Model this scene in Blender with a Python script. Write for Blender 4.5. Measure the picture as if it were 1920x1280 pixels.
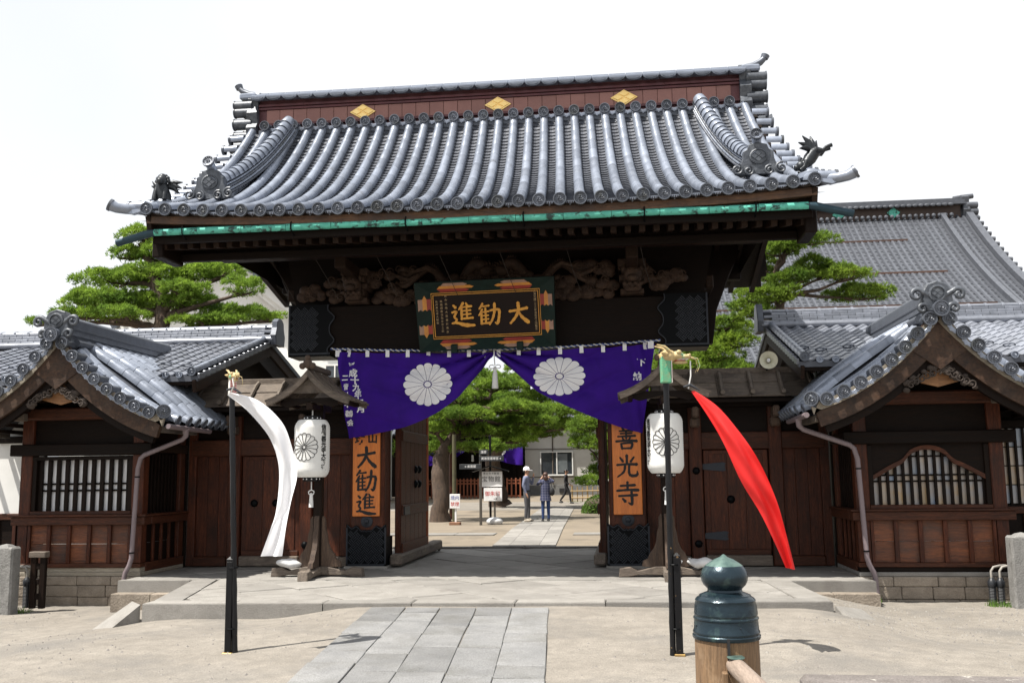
import bpy, math, random
import numpy as np
from mathutils import Vector, Matrix, noise

SC = bpy.context.scene
for _o in list(bpy.data.objects):
    bpy.data.objects.remove(_o)
COL = SC.collection
R = math.radians
RND = random.Random(7)

# ------------------------------------------------------------------ camera, sky, sun, exposure
cam_d = bpy.data.cameras.new('camera')
cam = bpy.data.objects.new('camera', cam_d)
COL.objects.link(cam)
_yaw, _pit, _rol = .1147, .1362, -.0113
_F = Vector((-math.sin(_yaw) * math.cos(_pit), math.cos(_yaw) * math.cos(_pit), math.sin(_pit)))
_R = Vector((math.cos(_yaw), math.sin(_yaw), 0))
_U = _R.cross(_F)
_R2 = _R * math.cos(_rol) + _U * math.sin(_rol)
_U2 = _U * math.cos(_rol) - _R * math.sin(_rol)
_m = Matrix((_R2, _U2, -_F)).transposed().to_4x4()
_m.translation = Vector((2.4632, -18.7237, 1.7))
cam.matrix_world = _m
cam_d.sensor_width = 36
cam_d.lens = 1831.7 / 1920 * 36
cam_d.clip_start = .05
cam_d.clip_end = 3000
SC.camera = cam

SUN_DIR = Vector((.84 * .438, .54 * .438, -.899)).normalized()      # the way the light travels
SUN_EL = math.asin(-SUN_DIR.z)
W = bpy.data.worlds.new('World')
SC.world = W
W.use_nodes = True
wn, wl = W.node_tree.nodes, W.node_tree.links
wn.clear()
w_out = wn.new('ShaderNodeOutputWorld')
w_bg = wn.new('ShaderNodeBackground')
w_bg.inputs[1].default_value = .1
w_sky = wn.new('ShaderNodeTexSky')
w_sky.sky_type = 'NISHITA'
w_sky.sun_disc = False
w_sky.sun_elevation = SUN_EL
w_sky.sun_rotation = math.atan2(-SUN_DIR.x, -SUN_DIR.y)
w_sky.dust_density = 2.0
w_tc = wn.new('ShaderNodeTexCoord')
w_no = wn.new('ShaderNodeTexNoise')
w_no.inputs['Scale'].default_value = 1.4
w_no.inputs['Detail'].default_value = 5
w_mp = wn.new('ShaderNodeMapRange')
w_mp.inputs[1].default_value, w_mp.inputs[2].default_value = .36, .6
w_mp.inputs[3].default_value, w_mp.inputs[4].default_value = .80, 1.0
w_mix = wn.new('ShaderNodeMix')
w_mix.data_type = 'RGBA'
wl.new(w_tc.outputs['Generated'], w_no.inputs['Vector'])
wl.new(w_no.outputs['Fac'], w_mp.inputs[0])
wl.new(w_mp.outputs[0], w_mix.inputs[0])
wl.new(w_sky.outputs[0], w_mix.inputs[6])
w_mix.inputs[7].default_value = (5.5, 5.6, 5.75, 1)                   # thin bright high cloud
wl.new(w_mix.outputs[2], w_bg.inputs[0])
wl.new(w_bg.outputs[0], w_out.inputs[0])

sun_d = bpy.data.lights.new('sun', 'SUN')
sun_d.energy = 5.0
sun_d.angle = R(.6)
sun_d.color = (1, .95, .87)
sun = bpy.data.objects.new('sun', sun_d)
COL.objects.link(sun)
sun.location = (-30, -20, 60)
sun.rotation_euler = SUN_DIR.to_track_quat('-Z', 'Y').to_euler()
SC.view_settings.view_transform = 'Standard'
SC.view_settings.look = 'None'
SC.view_settings.exposure = .93
SC.view_settings.gamma = 1
SC.view_settings.use_curve_mapping = False
SC.cycles.max_bounces = 6

# ------------------------------------------------------------------ helpers
WM = {}


def link(o, parent=None, M=None, **props):
    """Place o by its world matrix M, keeping world placement under its parent."""
    M = M or Matrix()
    COL.objects.link(o)
    if parent is not None:
        o.parent = parent
        o.matrix_parent_inverse = WM[parent].inverted()
    o.matrix_basis = M
    WM[o] = M
    for k, v in props.items():
        if v is not None:
            o[k] = v
    return o


def thing(name, label, category, loc=(0, 0, 0), group=None):
    o = bpy.data.objects.new(name, None)
    o.empty_display_size = .1
    return link(o, None, Matrix.Translation(Vector(loc)), label=label, category=category, group=group)


def structure(name, mb, mat, smooth=False, kind='structure', **kw):
    return mb.build(name, mat, None, smooth, kind=kind, **kw)


def inst(me, name, parent, M=None, **props):
    return link(bpy.data.objects.new(name, me), parent, M, **props)


class MB:
    """Collects geometry; build() turns it into one mesh object."""

    def __init__(s):
        s.v, s.f = [], []

    def add(s, vs, fs, M=None):
        n = len(s.v)
        if M is not None:
            vs = [tuple(M @ Vector(v)) for v in vs]
        s.v.extend(vs)
        s.f.extend([tuple(i + n for i in f) for f in fs])
        return s

    def box(s, x0, x1, y0, y1, z0, z1, c=0., M=None):
        if x0 > x1: x0, x1 = x1, x0
        if y0 > y1: y0, y1 = y1, y0
        if z0 > z1: z0, z1 = z1, z0
        cx, cy, cz = (x0 + x1) / 2, (y0 + y1) / 2, (z0 + z1) / 2
        T = Matrix.Translation((cx, cy, cz))
        return s.cbox((x1 - x0) / 2, (y1 - y0) / 2, (z1 - z0) / 2, c, T if M is None else M @ T)

    def cbox(s, hx, hy, hz, c=0., M=None):
        c = min(c, hx * .45, hy * .45, hz * .45)
        if c <= 0:
            vs = [(a * hx, b * hy, d * hz) for a in (-1, 1) for b in (-1, 1) for d in (-1, 1)]
            fs = [(0, 1, 3, 2), (4, 6, 7, 5), (0, 4, 5, 1), (2, 3, 7, 6), (0, 2, 6, 4), (1, 5, 7, 3)]
            return s.add(vs, fs, M)
        vs, fs = [], []
        sg = [(a, b, d) for a in (-1, 1) for b in (-1, 1) for d in (-1, 1)]
        for a, b, d in sg:
            vs += [(a * hx, b * (hy - c), d * (hz - c)), (a * (hx - c), b * hy, d * (hz - c)), (a * (hx - c), b * (hy - c), d * hz)]
        ix = {t: i * 3 for i, t in enumerate(sg)}
        for ax in range(3):
            o1, o2 = (ax + 1) % 3, (ax + 2) % 3
            for q in (-1, 1):
                ring = []
                for b, d in ((-1, -1), (1, -1), (1, 1), (-1, 1)):
                    t = [0, 0, 0]; t[ax], t[o1], t[o2] = q, b, d
                    ring.append(ix[tuple(t)] + ax)
                fs.append(tuple(ring if q > 0 else ring[::-1]))
            for b in (-1, 1):
                for d in (-1, 1):
                    e = []
                    for q in (-1, 1):
                        t = [0, 0, 0]; t[ax], t[o1], t[o2] = q, b, d
                        e.append(ix[tuple(t)])
                    r = (e[0] + o1, e[1] + o1, e[1] + o2, e[0] + o2)
                    fs.append(r if b * d > 0 else r[::-1])
        for a, b, d in sg:
            i = ix[(a, b, d)]
            fs.append((i, i + 1, i + 2) if a * b * d > 0 else (i, i + 2, i + 1))
        return s.add(vs, fs, M)

    def bar(s, p, q, w, h, up=(0, 0, 1), c=0.):
        p, q = Vector(p), Vector(q)
        d = q - p
        L = d.length
        x = d.normalized()
        y = Vector(up).cross(x)
        if y.length < 1e-4:
            y = Vector((0, 1, 0)).cross(x)
        y.normalize()
        z = x.cross(y)
        M = Matrix((x, y, z)).transposed().to_4x4()
        M.translation = (p + q) / 2
        return s.cbox(L / 2, w / 2, h / 2, c, M)

    def tube(s, pts, rad, n=8, cap=True, flat=1.0):
        pts = [Vector(p) for p in pts]
        if not hasattr(rad, '__len__'):
            rad = [rad] * len(pts)
        vs, fs = [], []
        prev = None
        for i, p in enumerate(pts):
            a = pts[max(i - 1, 0)]; b = pts[min(i + 1, len(pts) - 1)]
            t = (b - a).normalized()
            if prev is None:
                u = Vector((0, 0, 1)) if abs(t.z) < .9 else Vector((0, 1, 0))
            else:
                u = prev
            u = (u - t * u.dot(t)).normalized()
            prev = u
            w = t.cross(u)
            for k in range(n):
                an = 2 * math.pi * k / n
                vs.append(tuple(p + (w * math.cos(an) + u * (math.sin(an) * flat)) * rad[i]))
        for i in range(len(pts) - 1):
            for k in range(n):
                k2 = (k + 1) % n
                fs.append((i * n + k, i * n + k2, (i + 1) * n + k2, (i + 1) * n + k))
        if cap:
            fs.append(tuple(range(n))[::-1])
            fs.append(tuple(range((len(pts) - 1) * n, len(pts) * n)))
        return s.add(vs, fs)

    def lathe(s, prof, n=16, M=None, cap=True):
        vs, fs = [], []
        for r, z in prof:
            for k in range(n):
                a = 2 * math.pi * k / n
                vs.append((r * math.cos(a), r * math.sin(a), z))
        for i in range(len(prof) - 1):
            for k in range(n):
                k2 = (k + 1) % n
                fs.append((i * n + k, i * n + k2, (i + 1) * n + k2, (i + 1) * n + k))
        if cap:
            fs.append(tuple(range(n))[::-1])
            fs.append(tuple(range((len(prof) - 1) * n, len(prof) * n)))
        return s.add(vs, fs, M)

    def prism(s, poly, d, M=None, c=0.):
        """2-D outline (a, b) as a plate in the local xz plane, y from 0 (back) to -d (front)."""
        n = len(poly)
        if c:
            ctr = (sum(p[0] for p in poly) / n, sum(p[1] for p in poly) / n)
            ins = []
            for i in range(n):
                a, p, b = Vector(poly[i - 1]), Vector(poly[i]), Vector(poly[(i + 1) % n])
                e1 = (p - a); e2 = (b - p)
                nn = Vector((-(e1.y), e1.x)).normalized() + Vector((-(e2.y), e2.x)).normalized()
                if nn.length < 1e-6:
                    nn = Vector((0, 0.001))
                ins.append(p + nn.normalized() * c)
            ar = sum(poly[i - 1][0] * poly[i][1] - poly[i][0] * poly[i - 1][1] for i in range(n))
            if ar < 0:
                ins = [2 * Vector(p) - q for p, q in zip(poly, ins)]
            vs = [(a, 0, b) for a, b in poly] + [(a, -d + c, b) for a, b in poly] + [(q.x, -d, q.y) for q in ins]
        else:
            vs = [(a, 0, b) for a, b in poly] + [(a, -d, b) for a, b in poly]
        L = 3 if c else 2
        fs = [tuple(range(n))]
        for k in range(L - 1):
            fs += [(k * n + i, k * n + (i + 1) % n, (k + 1) * n + (i + 1) % n, (k + 1) * n + i) for i in range(n)]
        fs.append(tuple(range((L - 1) * n, L * n))[::-1])
        return s.add(vs, fs, M)

    def grid(s, fn, nu, nv, M=None):
        vs = [fn(i / nu, j / nv) for i in range(nu + 1) for j in range(nv + 1)]
        fs = [(i * (nv + 1) + j, (i + 1) * (nv + 1) + j, (i + 1) * (nv + 1) + j + 1, i * (nv + 1) + j + 1) for i in range(nu) for j in range(nv)]
        return s.add(vs, fs, M)

    def ball(s, c, r, n=10, m=6):
        if not hasattr(r, '__len__'):
            r = (r, r, r)
        M = Matrix.Translation(c) @ Matrix.Diagonal((*r, 1))
        pr = [(max(math.sin(math.pi * i / m), 1e-3), -math.cos(math.pi * i / m)) for i in range(m + 1)]
        return s.lathe(pr, n, M)

    def mesh(s, name, mat, smooth=False):
        me = bpy.data.meshes.new(name)
        me.from_pydata([tuple(v) for v in s.v], [], s.f)
        for m in (mat if isinstance(mat, (list, tuple)) else [mat]):
            me.materials.append(m)
        if smooth:
            me.polygons.foreach_set('use_smooth', [True] * len(me.polygons))
            me.set_sharp_from_angle(angle=R(smooth if smooth is not True else 42))
        me.update()
        return me

    def build(s, name, mat, parent=None, smooth=False, M=None, **props):
        return inst(s.mesh(name, mat, smooth), name, parent, M, **props)


def _glyphs(chars):
    """Every character used, once, from the built-in font: unit-size outlines in regular and bold weight."""
    out = {}
    lay = []
    for bold in (0., .035):
        for ch in chars:
            c = bpy.data.curves.new('lettering', 'FONT')
            c.body, c.size, c.resolution_u, c.offset = ch, 1, 2, bold
            c.align_x, c.align_y = 'CENTER', 'CENTER'
            o = bpy.data.objects.new('lettering', c)
            COL.objects.link(o)
            lay.append((bold > 0, ch, o, c))
    dg = bpy.context.evaluated_depsgraph_get()
    for bold, ch, o, c in lay:
        me = bpy.data.meshes.new_from_object(o.evaluated_get(dg))
        out[(bold, ch)] = ([(v.co.x, 0., v.co.y) for v in me.vertices], [tuple(p.vertices) for p in me.polygons])
        bpy.data.meshes.remove(me)
    for bold, ch, o, c in lay:
        bpy.data.objects.remove(o)
        bpy.data.curves.remove(c)
    return out


GLYPH = _glyphs(sorted(set('平成十九年七月二音社中善会下納大清光緒三和上浣敬立信州寺勧進題額面以為永世之記欽命出使臣書於東京坊山本境内禁煙宝物館御朱印紫雲閣萬堂・護摩→←')))


def text_mb(body, size, extrude=0., M=None, bold=0., pitch=1.0):
    """A line of characters as flat lettering: local x right, z up, front towards -y."""
    b = MB()
    n = len(body)
    for i, ch in enumerate(body):
        v, f = GLYPH[(bold > 0, ch)]
        dx = (i - (n - 1) / 2) * size * pitch
        b.add([(x * size + dx, y, z * size) for x, y, z in v], f, M)
    return b


def brush_mb(strokes, size, thick=.012, M=None, wob=.0):
    """Brush strokes: each ((x, y, w), ...) in a unit square, widened polylines with rounded ends, as raised geometry."""
    b = MB()
    for si, st in enumerate(strokes):
        P = []
        for i in range(len(st) - 1):
            for k in range(6):
                t = k / 6
                p0 = st[max(i - 1, 0)]; p1 = st[i]; p2 = st[i + 1]; p3 = st[min(i + 2, len(st) - 1)]
                P.append([.5 * (2 * p1[j] + (p2[j] - p0[j]) * t + (2 * p0[j] - 5 * p1[j] + 4 * p2[j] - p3[j]) * t * t + (3 * p1[j] - p0[j] - 3 * p2[j] + p3[j]) * t ** 3) for j in range(3)])
        P.append(list(st[-1]))
        Lp, Rp = [], []
        for i, p in enumerate(P):
            a = P[max(i - 1, 0)]; c = P[min(i + 1, len(P) - 1)]
            d = Vector((c[0] - a[0], c[1] - a[1]))
            d = d.normalized() if d.length > 1e-6 else Vector((1, 0))
            n = Vector((-d.y, d.x))
            w = max(p[2], .004) * .5 * (1 + wob * math.sin(i * 1.7 + si * 2.3))
            if i in (0, len(P) - 1):
                e = -1 if i == 0 else 1
                for an in (60, 30) if i == 0 else ():
                    pass
            Lp.append((p[0] + n.x * w, p[1] + n.y * w)); Rp.append((p[0] - n.x * w, p[1] - n.y * w))
        # rounded ends
        d0 = Vector((P[1][0] - P[0][0], P[1][1] - P[0][1])).normalized() * P[0][2] * .4
        d1 = Vector((P[-1][0] - P[-2][0], P[-1][1] - P[-2][1])).normalized() * P[-1][2] * .4
        e0 = (P[0][0] - d0.x, P[0][1] - d0.y); e1 = (P[-1][0] + d1.x, P[-1][1] + d1.y)
        n = len(P)
        dz = thick * (1 + .04 * si)
        vs, fs = [], []
        for lay, y in ((0, 0.), (1, -dz)):
            for q in Lp + Rp + [e0, e1]:
                vs.append((q[0] * size, y, q[1] * size))
        N = 2 * n + 2
        for i in range(n - 1):
            fs.append((N + i, N + i + 1, N + n + i + 1, N + n + i))
            fs.append((i, i + 1, N + i + 1, N + i))
            fs.append((n + i, n + i + 1, N + n + i + 1, N + n + i))
        fs += [(N + 0, N + n, N + 2 * n), (N + n - 1, N + 2 * n - 1, N + 2 * n + 1)]
        b.add(vs, fs, M)
    return b


# ------------------------------------------------------------------ procedural materials
def _ramp(nt, stops):
    r = nt.nodes.new('ShaderNodeValToRGB')
    e = r.color_ramp.elements
    while len(e) < len(stops):
        e.new(.5)
    for k, (p, c) in enumerate(stops):
        e[k].position = p
        e[k].color = (*c, 1)
    return r


def _noise(nt, vec, scale, detail=4, rough=.55, dist=0.):
    n = nt.nodes.new('ShaderNodeTexNoise')
    n.inputs['Scale'].default_value = scale
    n.inputs['Detail'].default_value = detail
    n.inputs['Roughness'].default_value = rough
    n.inputs['Distortion'].default_value = dist
    if vec is not None:
        nt.links.new(vec, n.inputs['Vector'])
    return n


def _mixc(nt, mode, fac, a, b):
    m = nt.nodes.new('ShaderNodeMix')
    m.data_type = 'RGBA'
    m.blend_type = mode
    for sock, val in ((m.inputs[0], fac), (m.inputs[6], a), (m.inputs[7], b)):
        if hasattr(val, 'is_output'):
            nt.links.new(val, sock)
        elif isinstance(val, (int, float)):
            sock.default_value = val
        else:
            sock.default_value = (*val, 1)
    return m.outputs[2]


def surf(name, c1, c2=None, scale=3., stretch=(1, 1, 1), rough=.6, metal=0., bump=.15, bscale=None, rnd=.12,
         spots=None, spot_scale=2., spot_edge=(.52, .62), grain=None, spec=.5, dist=.3, trans=0., fine=None, world=False, detail=5):
    """Two-tone noise material: stretched noise for grain, a blotch layer of its own shape, per-piece variation, bump."""
    m = bpy.data.materials.new(name)
    m.use_nodes = True
    nt = m.node_tree
    bs = nt.nodes['Principled BSDF']
    tc = nt.nodes.new('ShaderNodeTexCoord')
    mp = nt.nodes.new('ShaderNodeMapping')
    mp.inputs['Scale'].default_value = stretch
    oi = nt.nodes.new('ShaderNodeObjectInfo')
    if world:
        ge = nt.nodes.new('ShaderNodeNewGeometry')
        nt.links.new(ge.outputs['Position'], mp.inputs['Vector'])
    else:
        cb = nt.nodes.new('ShaderNodeVectorMath')
        cb.operation = 'MULTIPLY_ADD'
        nt.links.new(oi.outputs['Random'], cb.inputs[0])
        cb.inputs[1].default_value = (17, 31, 13)
        nt.links.new(tc.outputs['Object'], cb.inputs[2])
        nt.links.new(cb.outputs[0], mp.inputs['Vector'])
    n1 = _noise(nt, mp.outputs[0], scale, detail, .6, dist)
    c2 = c2 or tuple(x * .7 for x in c1)
    rp = _ramp(nt, [(.3, c2), (.7, c1)])
    nt.links.new(n1.outputs['Fac'], rp.inputs[0])
    col = rp.outputs[0]
    src = ge.outputs['Position'] if world else cb.outputs[0]
    if grain:
        n3 = _noise(nt, mp.outputs[0], scale * 6, 3, .6)
        r3 = _ramp(nt, [(.35, (1 - grain,) * 3), (.65, (1, 1, 1))])
        nt.links.new(n3.outputs['Fac'], r3.inputs[0])
        col = _mixc(nt, 'MULTIPLY', 1., col, r3.outputs[0])
    if spots:
        n2 = _noise(nt, src, spot_scale, 6, .65, .4)
        r2 = _ramp(nt, [(spot_edge[0], (0, 0, 0)), (spot_edge[1], (1, 1, 1))])
        nt.links.new(n2.outputs['Fac'], r2.inputs[0])
        col = _mixc(nt, 'MIX', r2.outputs[0], col, spots)
    if fine:
        n4 = _noise(nt, src, fine[0], 2, .7)
        r4 = _ramp(nt, [(.3, (1 - fine[1],) * 3), (.7, (1 + fine[1],) * 3)])
        nt.links.new(n4.outputs['Fac'], r4.inputs[0])
        col = _mixc(nt, 'MULTIPLY', 1., col, r4.outputs[0])
    if rnd:
        mr = nt.nodes.new('ShaderNodeMapRange')
        nt.links.new(oi.outputs['Random'], mr.inputs[0])
        mr.inputs[3].default_value, mr.inputs[4].default_value = 1 - rnd, 1 + rnd
        hs = nt.nodes.new('ShaderNodeHueSaturation')
        nt.links.new(mr.outputs[0], hs.inputs['Value'])
        nt.links.new(col, hs.inputs['Color'])
        col = hs.outputs[0]
    nt.links.new(col, bs.inputs['Base Color'])
    bs.inputs['Metallic'].default_value = metal
    bs.inputs['Specular IOR Level'].default_value = spec
    rr = nt.nodes.new('ShaderNodeMapRange')
    nt.links.new(n1.outputs['Fac'], rr.inputs[0])
    rr.inputs[3].default_value, rr.inputs[4].default_value = max(rough - .12, .03), min(rough + .12, 1)
    nt.links.new(rr.outputs[0], bs.inputs['Roughness'])
    if bump:
        nb = _noise(nt, mp.outputs[0], bscale or scale * 4, 4, .6)
        bp = nt.nodes.new('ShaderNodeBump')
        bp.inputs['Strength'].default_value = bump
        bp.inputs['Distance'].default_value = .02
        nt.links.new(nb.outputs['Fac'], bp.inputs['Height'])
        nt.links.new(bp.outputs[0], bs.inputs['Normal'])
    if trans:
        tr = nt.nodes.new('ShaderNodeBsdfTranslucent')
        nt.links.new(col, tr.inputs['Color'])
        mx = nt.nodes.new('ShaderNodeMixShader')
        mx.inputs[0].default_value = trans
        nt.links.new(bs.outputs[0], mx.inputs[1])
        nt.links.new(tr.outputs[0], mx.inputs[2])
        nt.links.new(mx.outputs[0], nt.nodes['Material Output'].inputs[0])
    return m


def plain(name, c, rough=.5, metal=0., spec=.5):
    return surf(name, c, tuple(x * .86 for x in c), 6, rough=rough, metal=metal, bump=0, rnd=0, spec=spec)


VX, VY, VZ = (1.2, 14, 14), (14, 1.2, 14), (14, 14, 1.2)          # grain along x, y, z
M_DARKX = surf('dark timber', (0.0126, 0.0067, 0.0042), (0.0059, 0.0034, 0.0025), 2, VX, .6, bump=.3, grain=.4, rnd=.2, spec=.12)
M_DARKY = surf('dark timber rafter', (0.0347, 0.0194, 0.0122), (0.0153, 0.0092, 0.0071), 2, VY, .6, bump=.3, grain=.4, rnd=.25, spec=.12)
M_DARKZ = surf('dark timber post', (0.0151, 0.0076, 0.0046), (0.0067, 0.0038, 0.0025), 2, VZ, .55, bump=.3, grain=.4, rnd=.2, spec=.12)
M_REDZ = surf('red brown timber upright', (0.1283, 0.0367, 0.0158), (0.0470, 0.0135, 0.0071), 1.6, VZ, .5, bump=.35, grain=.6, spots=(.022, .010, .007), spot_scale=1.2, spot_edge=(.5, .75), rnd=.18, spec=.22)
M_REDX = surf('red brown timber rail', (0.1112, 0.0367, 0.0174), (0.0445, 0.0159, 0.0087), 1.6, VX, .55, bump=.35, grain=.6, spots=(.024, .012, .009), spot_scale=1.4, spot_edge=(.5, .8), rnd=.18, spec=.22)
M_REDY = surf('red brown timber side', (0.1026, 0.0335, 0.0158), (0.0427, 0.0152, 0.0087), 1.6, VY, .55, bump=.35, grain=.45, rnd=.18, spec=.22)
M_PANEL = surf('sun bleached cedar board', (0.2312, 0.0739, 0.0262), (0.0867, 0.0285, 0.0131), 1.6, VX, .6, bump=.45, grain=.5, spots=(.05, .026, .018), spot_scale=1.6, spot_edge=(.46, .7), rnd=.25)
M_GREYX = surf('weathered grey timber', (0.2080, 0.1680, 0.1320), (0.1040, 0.0800, 0.0640), 2, VX, .8, bump=.5, grain=.5, spots=(.07, .055, .045), spot_scale=2, rnd=.2)
M_GREYY = surf('weathered grey board', (0.2160, 0.1760, 0.1400), (0.0960, 0.0760, 0.0600), 2, VY, .8, bump=.5, grain=.5, spots=(.07, .055, .045), spot_scale=2, rnd=.25)
M_GREYZ = surf('weathered grey timber post', (0.1200, 0.0762, 0.0496), (0.0540, 0.0326, 0.0223), 2, VZ, .8, bump=.5, grain=.5, rnd=.2)
M_BARGE = surf('bargeboard timber', (.070, .036, .020), (.026, .014, .009), 1.5, (2, 14, 2.5), .6, bump=.4, grain=.5, spots=(.105, .070, .048), spot_scale=1.3, spot_edge=(.5, .9), rnd=.1, spec=.3)
M_FASC = surf('eave fascia timber', (.17, .085, .040), (.05, .025, .015), 1.5, VX, .65, bump=.4, grain=.5, spots=(.03, .017, .012), spot_scale=.8, spot_edge=(.48, .66), rnd=.1)
M_CARVE = surf('carved timber', (0.0765, 0.0459, 0.0306), (0.0306, 0.0183, 0.0138), 8, rough=.7, bump=.4, grain=.4, rnd=.2, spec=.22)
M_PALE = surf('fresh cut timber', (.34, .17, .07), (.20, .09, .035), 2, VX, .6, bump=.3, grain=.3, rnd=.1)

M_TILE = surf('smoked grey roof tile', (0.2632, 0.2942, 0.3564), (0.1960, 0.2220, 0.2754), 5, rough=.31, metal=.32, bump=.12, rnd=.20, spots=(.12, .125, .14), spot_scale=3.0, spot_edge=(.58, .80), spec=.6)
M_TILED = surf('dark roof tile', (0.115, 0.13, 0.162), (0.068, 0.078, 0.098), 5, rough=.42, metal=.25, bump=.08, rnd=.2, spec=.6)
M_TILEM = surf('verge roof tile', (0.11, 0.122, 0.15), (0.066, 0.074, 0.092), 5, rough=.42, metal=.25, bump=.08, rnd=.2, spots=(.07, .075, .08), spot_scale=3, spec=.5)
M_TILEP = surf('pan roof tile', (0.2279, 0.2438, 0.2841), (0.1590, 0.1728, 0.2035), 6, rough=.34, metal=.25, bump=.06, rnd=.2, spots=(.10, .10, .11), spot_scale=2.2, spot_edge=(.58, .8), spec=.6)
M_TILEX = surf('roof tile bed', (0.09, 0.098, 0.118), (0.052, 0.057, 0.07), 6, rough=.5, metal=.15, bump=.08, rnd=0)
M_ONI = surf('ornamental ridge tile', (0.082, 0.092, 0.11), (0.034, 0.039, 0.048), 7, rough=.45, metal=.2, bump=.25, rnd=.1, spots=(.10, .11, .125), spot_scale=5)
M_COPPER = surf('browned copper sheet', (0.25, 0.122, 0.102), (0.19, 0.088, 0.074), 2.5, rough=.42, metal=.35, bump=.05, rnd=.12)
M_COPPERD = surf('dark copper trim', (0.12, 0.042, 0.046), (0.075, 0.028, 0.032), 3, rough=.5, metal=.3, bump=.05, rnd=.08)
M_GOLD = surf('gilded crest', (1.0, 0.74, 0.3), (0.92, 0.62, 0.2), 9, rough=.35, metal=.45, bump=.1, rnd=.05)
M_PATINA = surf('green copper patina', (0.12, 0.5, 0.39), (0.065, 0.36, 0.28), 6, (2, 2, 2), rough=.65, metal=.1, bump=.2, rnd=.08, spots=(.020, .050, .045), spot_scale=8, spot_edge=(.53, .62))
M_BLUEC = surf('dark blue copper spout', (.022, .055, .075), (.014, .035, .050), 4, rough=.5, metal=.4, bump=.1)
M_IRON = surf('black iron', (0.004, 0.0045, 0.0055), (0.0025, 0.003, 0.0035), 12, rough=.45, metal=.15, bump=.1, rnd=.1, spec=.08)
M_IRONB = surf('blued iron', (0.034, 0.038, 0.046), (0.022, 0.025, 0.032), 9, rough=.42, metal=.25, bump=.1, rnd=.1, spec=.25)
M_BRONZE = surf('dark bronze', (.034, .038, .042), (.016, .018, .021), 10, rough=.38, metal=.6, bump=.2)
M_NET = surf('bird net wire', (.030, .024, .020), rough=.8, bump=0, rnd=0)

M_STONE = surf('pale paving stone', (0.2318, 0.2208, 0.2037), (0.1769, 0.1671, 0.1525), 2.5, rough=.85, bump=.35, bscale=60, rnd=.17, fine=(110, .22), spots=(.11, .10, .09), spot_scale=1.5, spot_edge=(.55, .8), world=True)
M_SLAB = surf('grey granite slab', (0.192, 0.192, 0.19), (0.14, 0.141, 0.142), 2.5, rough=.8, bump=.3, bscale=70, rnd=.20, fine=(75, .34), spots=(.11, .108, .10), spot_scale=1.2, spot_edge=(.48, .75))
M_BASE = surf('brown foundation stone', (0.275, 0.235, 0.19), (0.165, 0.135, 0.105), 4, rough=.9, bump=.9, bscale=26, rnd=.16, fine=(60, .2))
M_JOINT = surf('stone joint mortar', (.085, .077, .066), rough=.95, bump=.3, rnd=0, fine=(90, .2))
M_SAND = surf('packed sandy ground', (0.236, 0.214, 0.184), (0.186, 0.167, 0.142), .9, rough=.95, bump=.4, bscale=38, rnd=0, grain=.20, fine=(70, .28), spots=(.140, .130, .117), spot_scale=.75, spot_edge=(.50, .68), world=True)
M_COURT = surf('courtyard earth', (.20, .165, .122), (.15, .124, .092), .8, rough=.95, bump=.3, bscale=30, rnd=0, fine=(60, .18), spots=(.11, .092, .07), spot_scale=.4, world=True)
M_WHITE = surf('white plaster', (.74, .74, .72), (.66, .66, .64), 1.5, rough=.85, bump=.08, rnd=.04, spots=(.52, .51, .48), spot_scale=1.2, spot_edge=(.6, .85))
M_SHOJI = surf('paper behind lattice', (0.8910, 0.8910, 0.9045), (0.7425, 0.7560, 0.7830), 2, rough=.85, bump=.05, rnd=.1)
M_GLASS = surf('old window pane', (0.26, 0.36, 0.5), (0.48, 0.32, 0.14), 1.1, rough=.22, bump=.05, rnd=.25, spec=.8)
M_DGLASS = surf('dark window pane', (.035, .042, .05), rough=.12, bump=0, rnd=.2, spec=.9)
M_BLACK = plain('black ink', (.012, .012, .013), .75)
M_BLACKP = surf('black painted wood', (.007, .007, .008), (.004, .004, .005), 8, VZ, spec=.22, rough=.4, bump=.15, rnd=.1, spots=(.16, .10, .05), spot_scale=9, spot_edge=(.66, .70))
M_PLASTIC = surf('black ribbed plastic', (.018, .020, .024), rough=.4, bump=0)
M_PIPE = surf('faded mauve drainpipe', (.195, .155, .165), (.14, .108, .115), 3, VZ, rough=.5, bump=.1, rnd=.05)
# ------------------------------------------------------------------ ground, platform, paths
def sstep(a, b, x):
    t = min(max((x - a) / (b - a), 0), 1)
    return t * t * (3 - 2 * t)


def gz(x, y):
    """Height of the ground: the forecourt falls away from the gate's stone platform, the court behind rises gently."""
    if y > 4.2:
        return .02 + .10 * sstep(4.6, 12, y) + .04 * sstep(12, 30, y) + .26 * sstep(30, 46, y)
    base = -.05 - .036 * min(max(-5.3 - y, 0), 5)
    if x < 0:
        side = .16 * sstep(1.2, 2.6, -x) + .30 * sstep(3.6, 6.4, -x)
    else:
        side = .035 * sstep(1.3, 4.2, x) + .30 * sstep(4.6, 6.6, x)
    fade = .25 + .75 * sstep(-8.0, -5.2, y)
    return base - side * fade + .012 * noise.noise((x * .7, y * .7, 3))


def axis(lo, hi, st, far):
    a = [lo + i * st for i in range(int((hi - lo) / st) + 1)]
    g = 1.0
    while a[-1] < far:
        a.append(a[-1] + g); g *= 1.7
    g = 1.0
    while a[0] > -far:
        a.insert(0, a[0] - g); g *= 1.7
    return a


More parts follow.
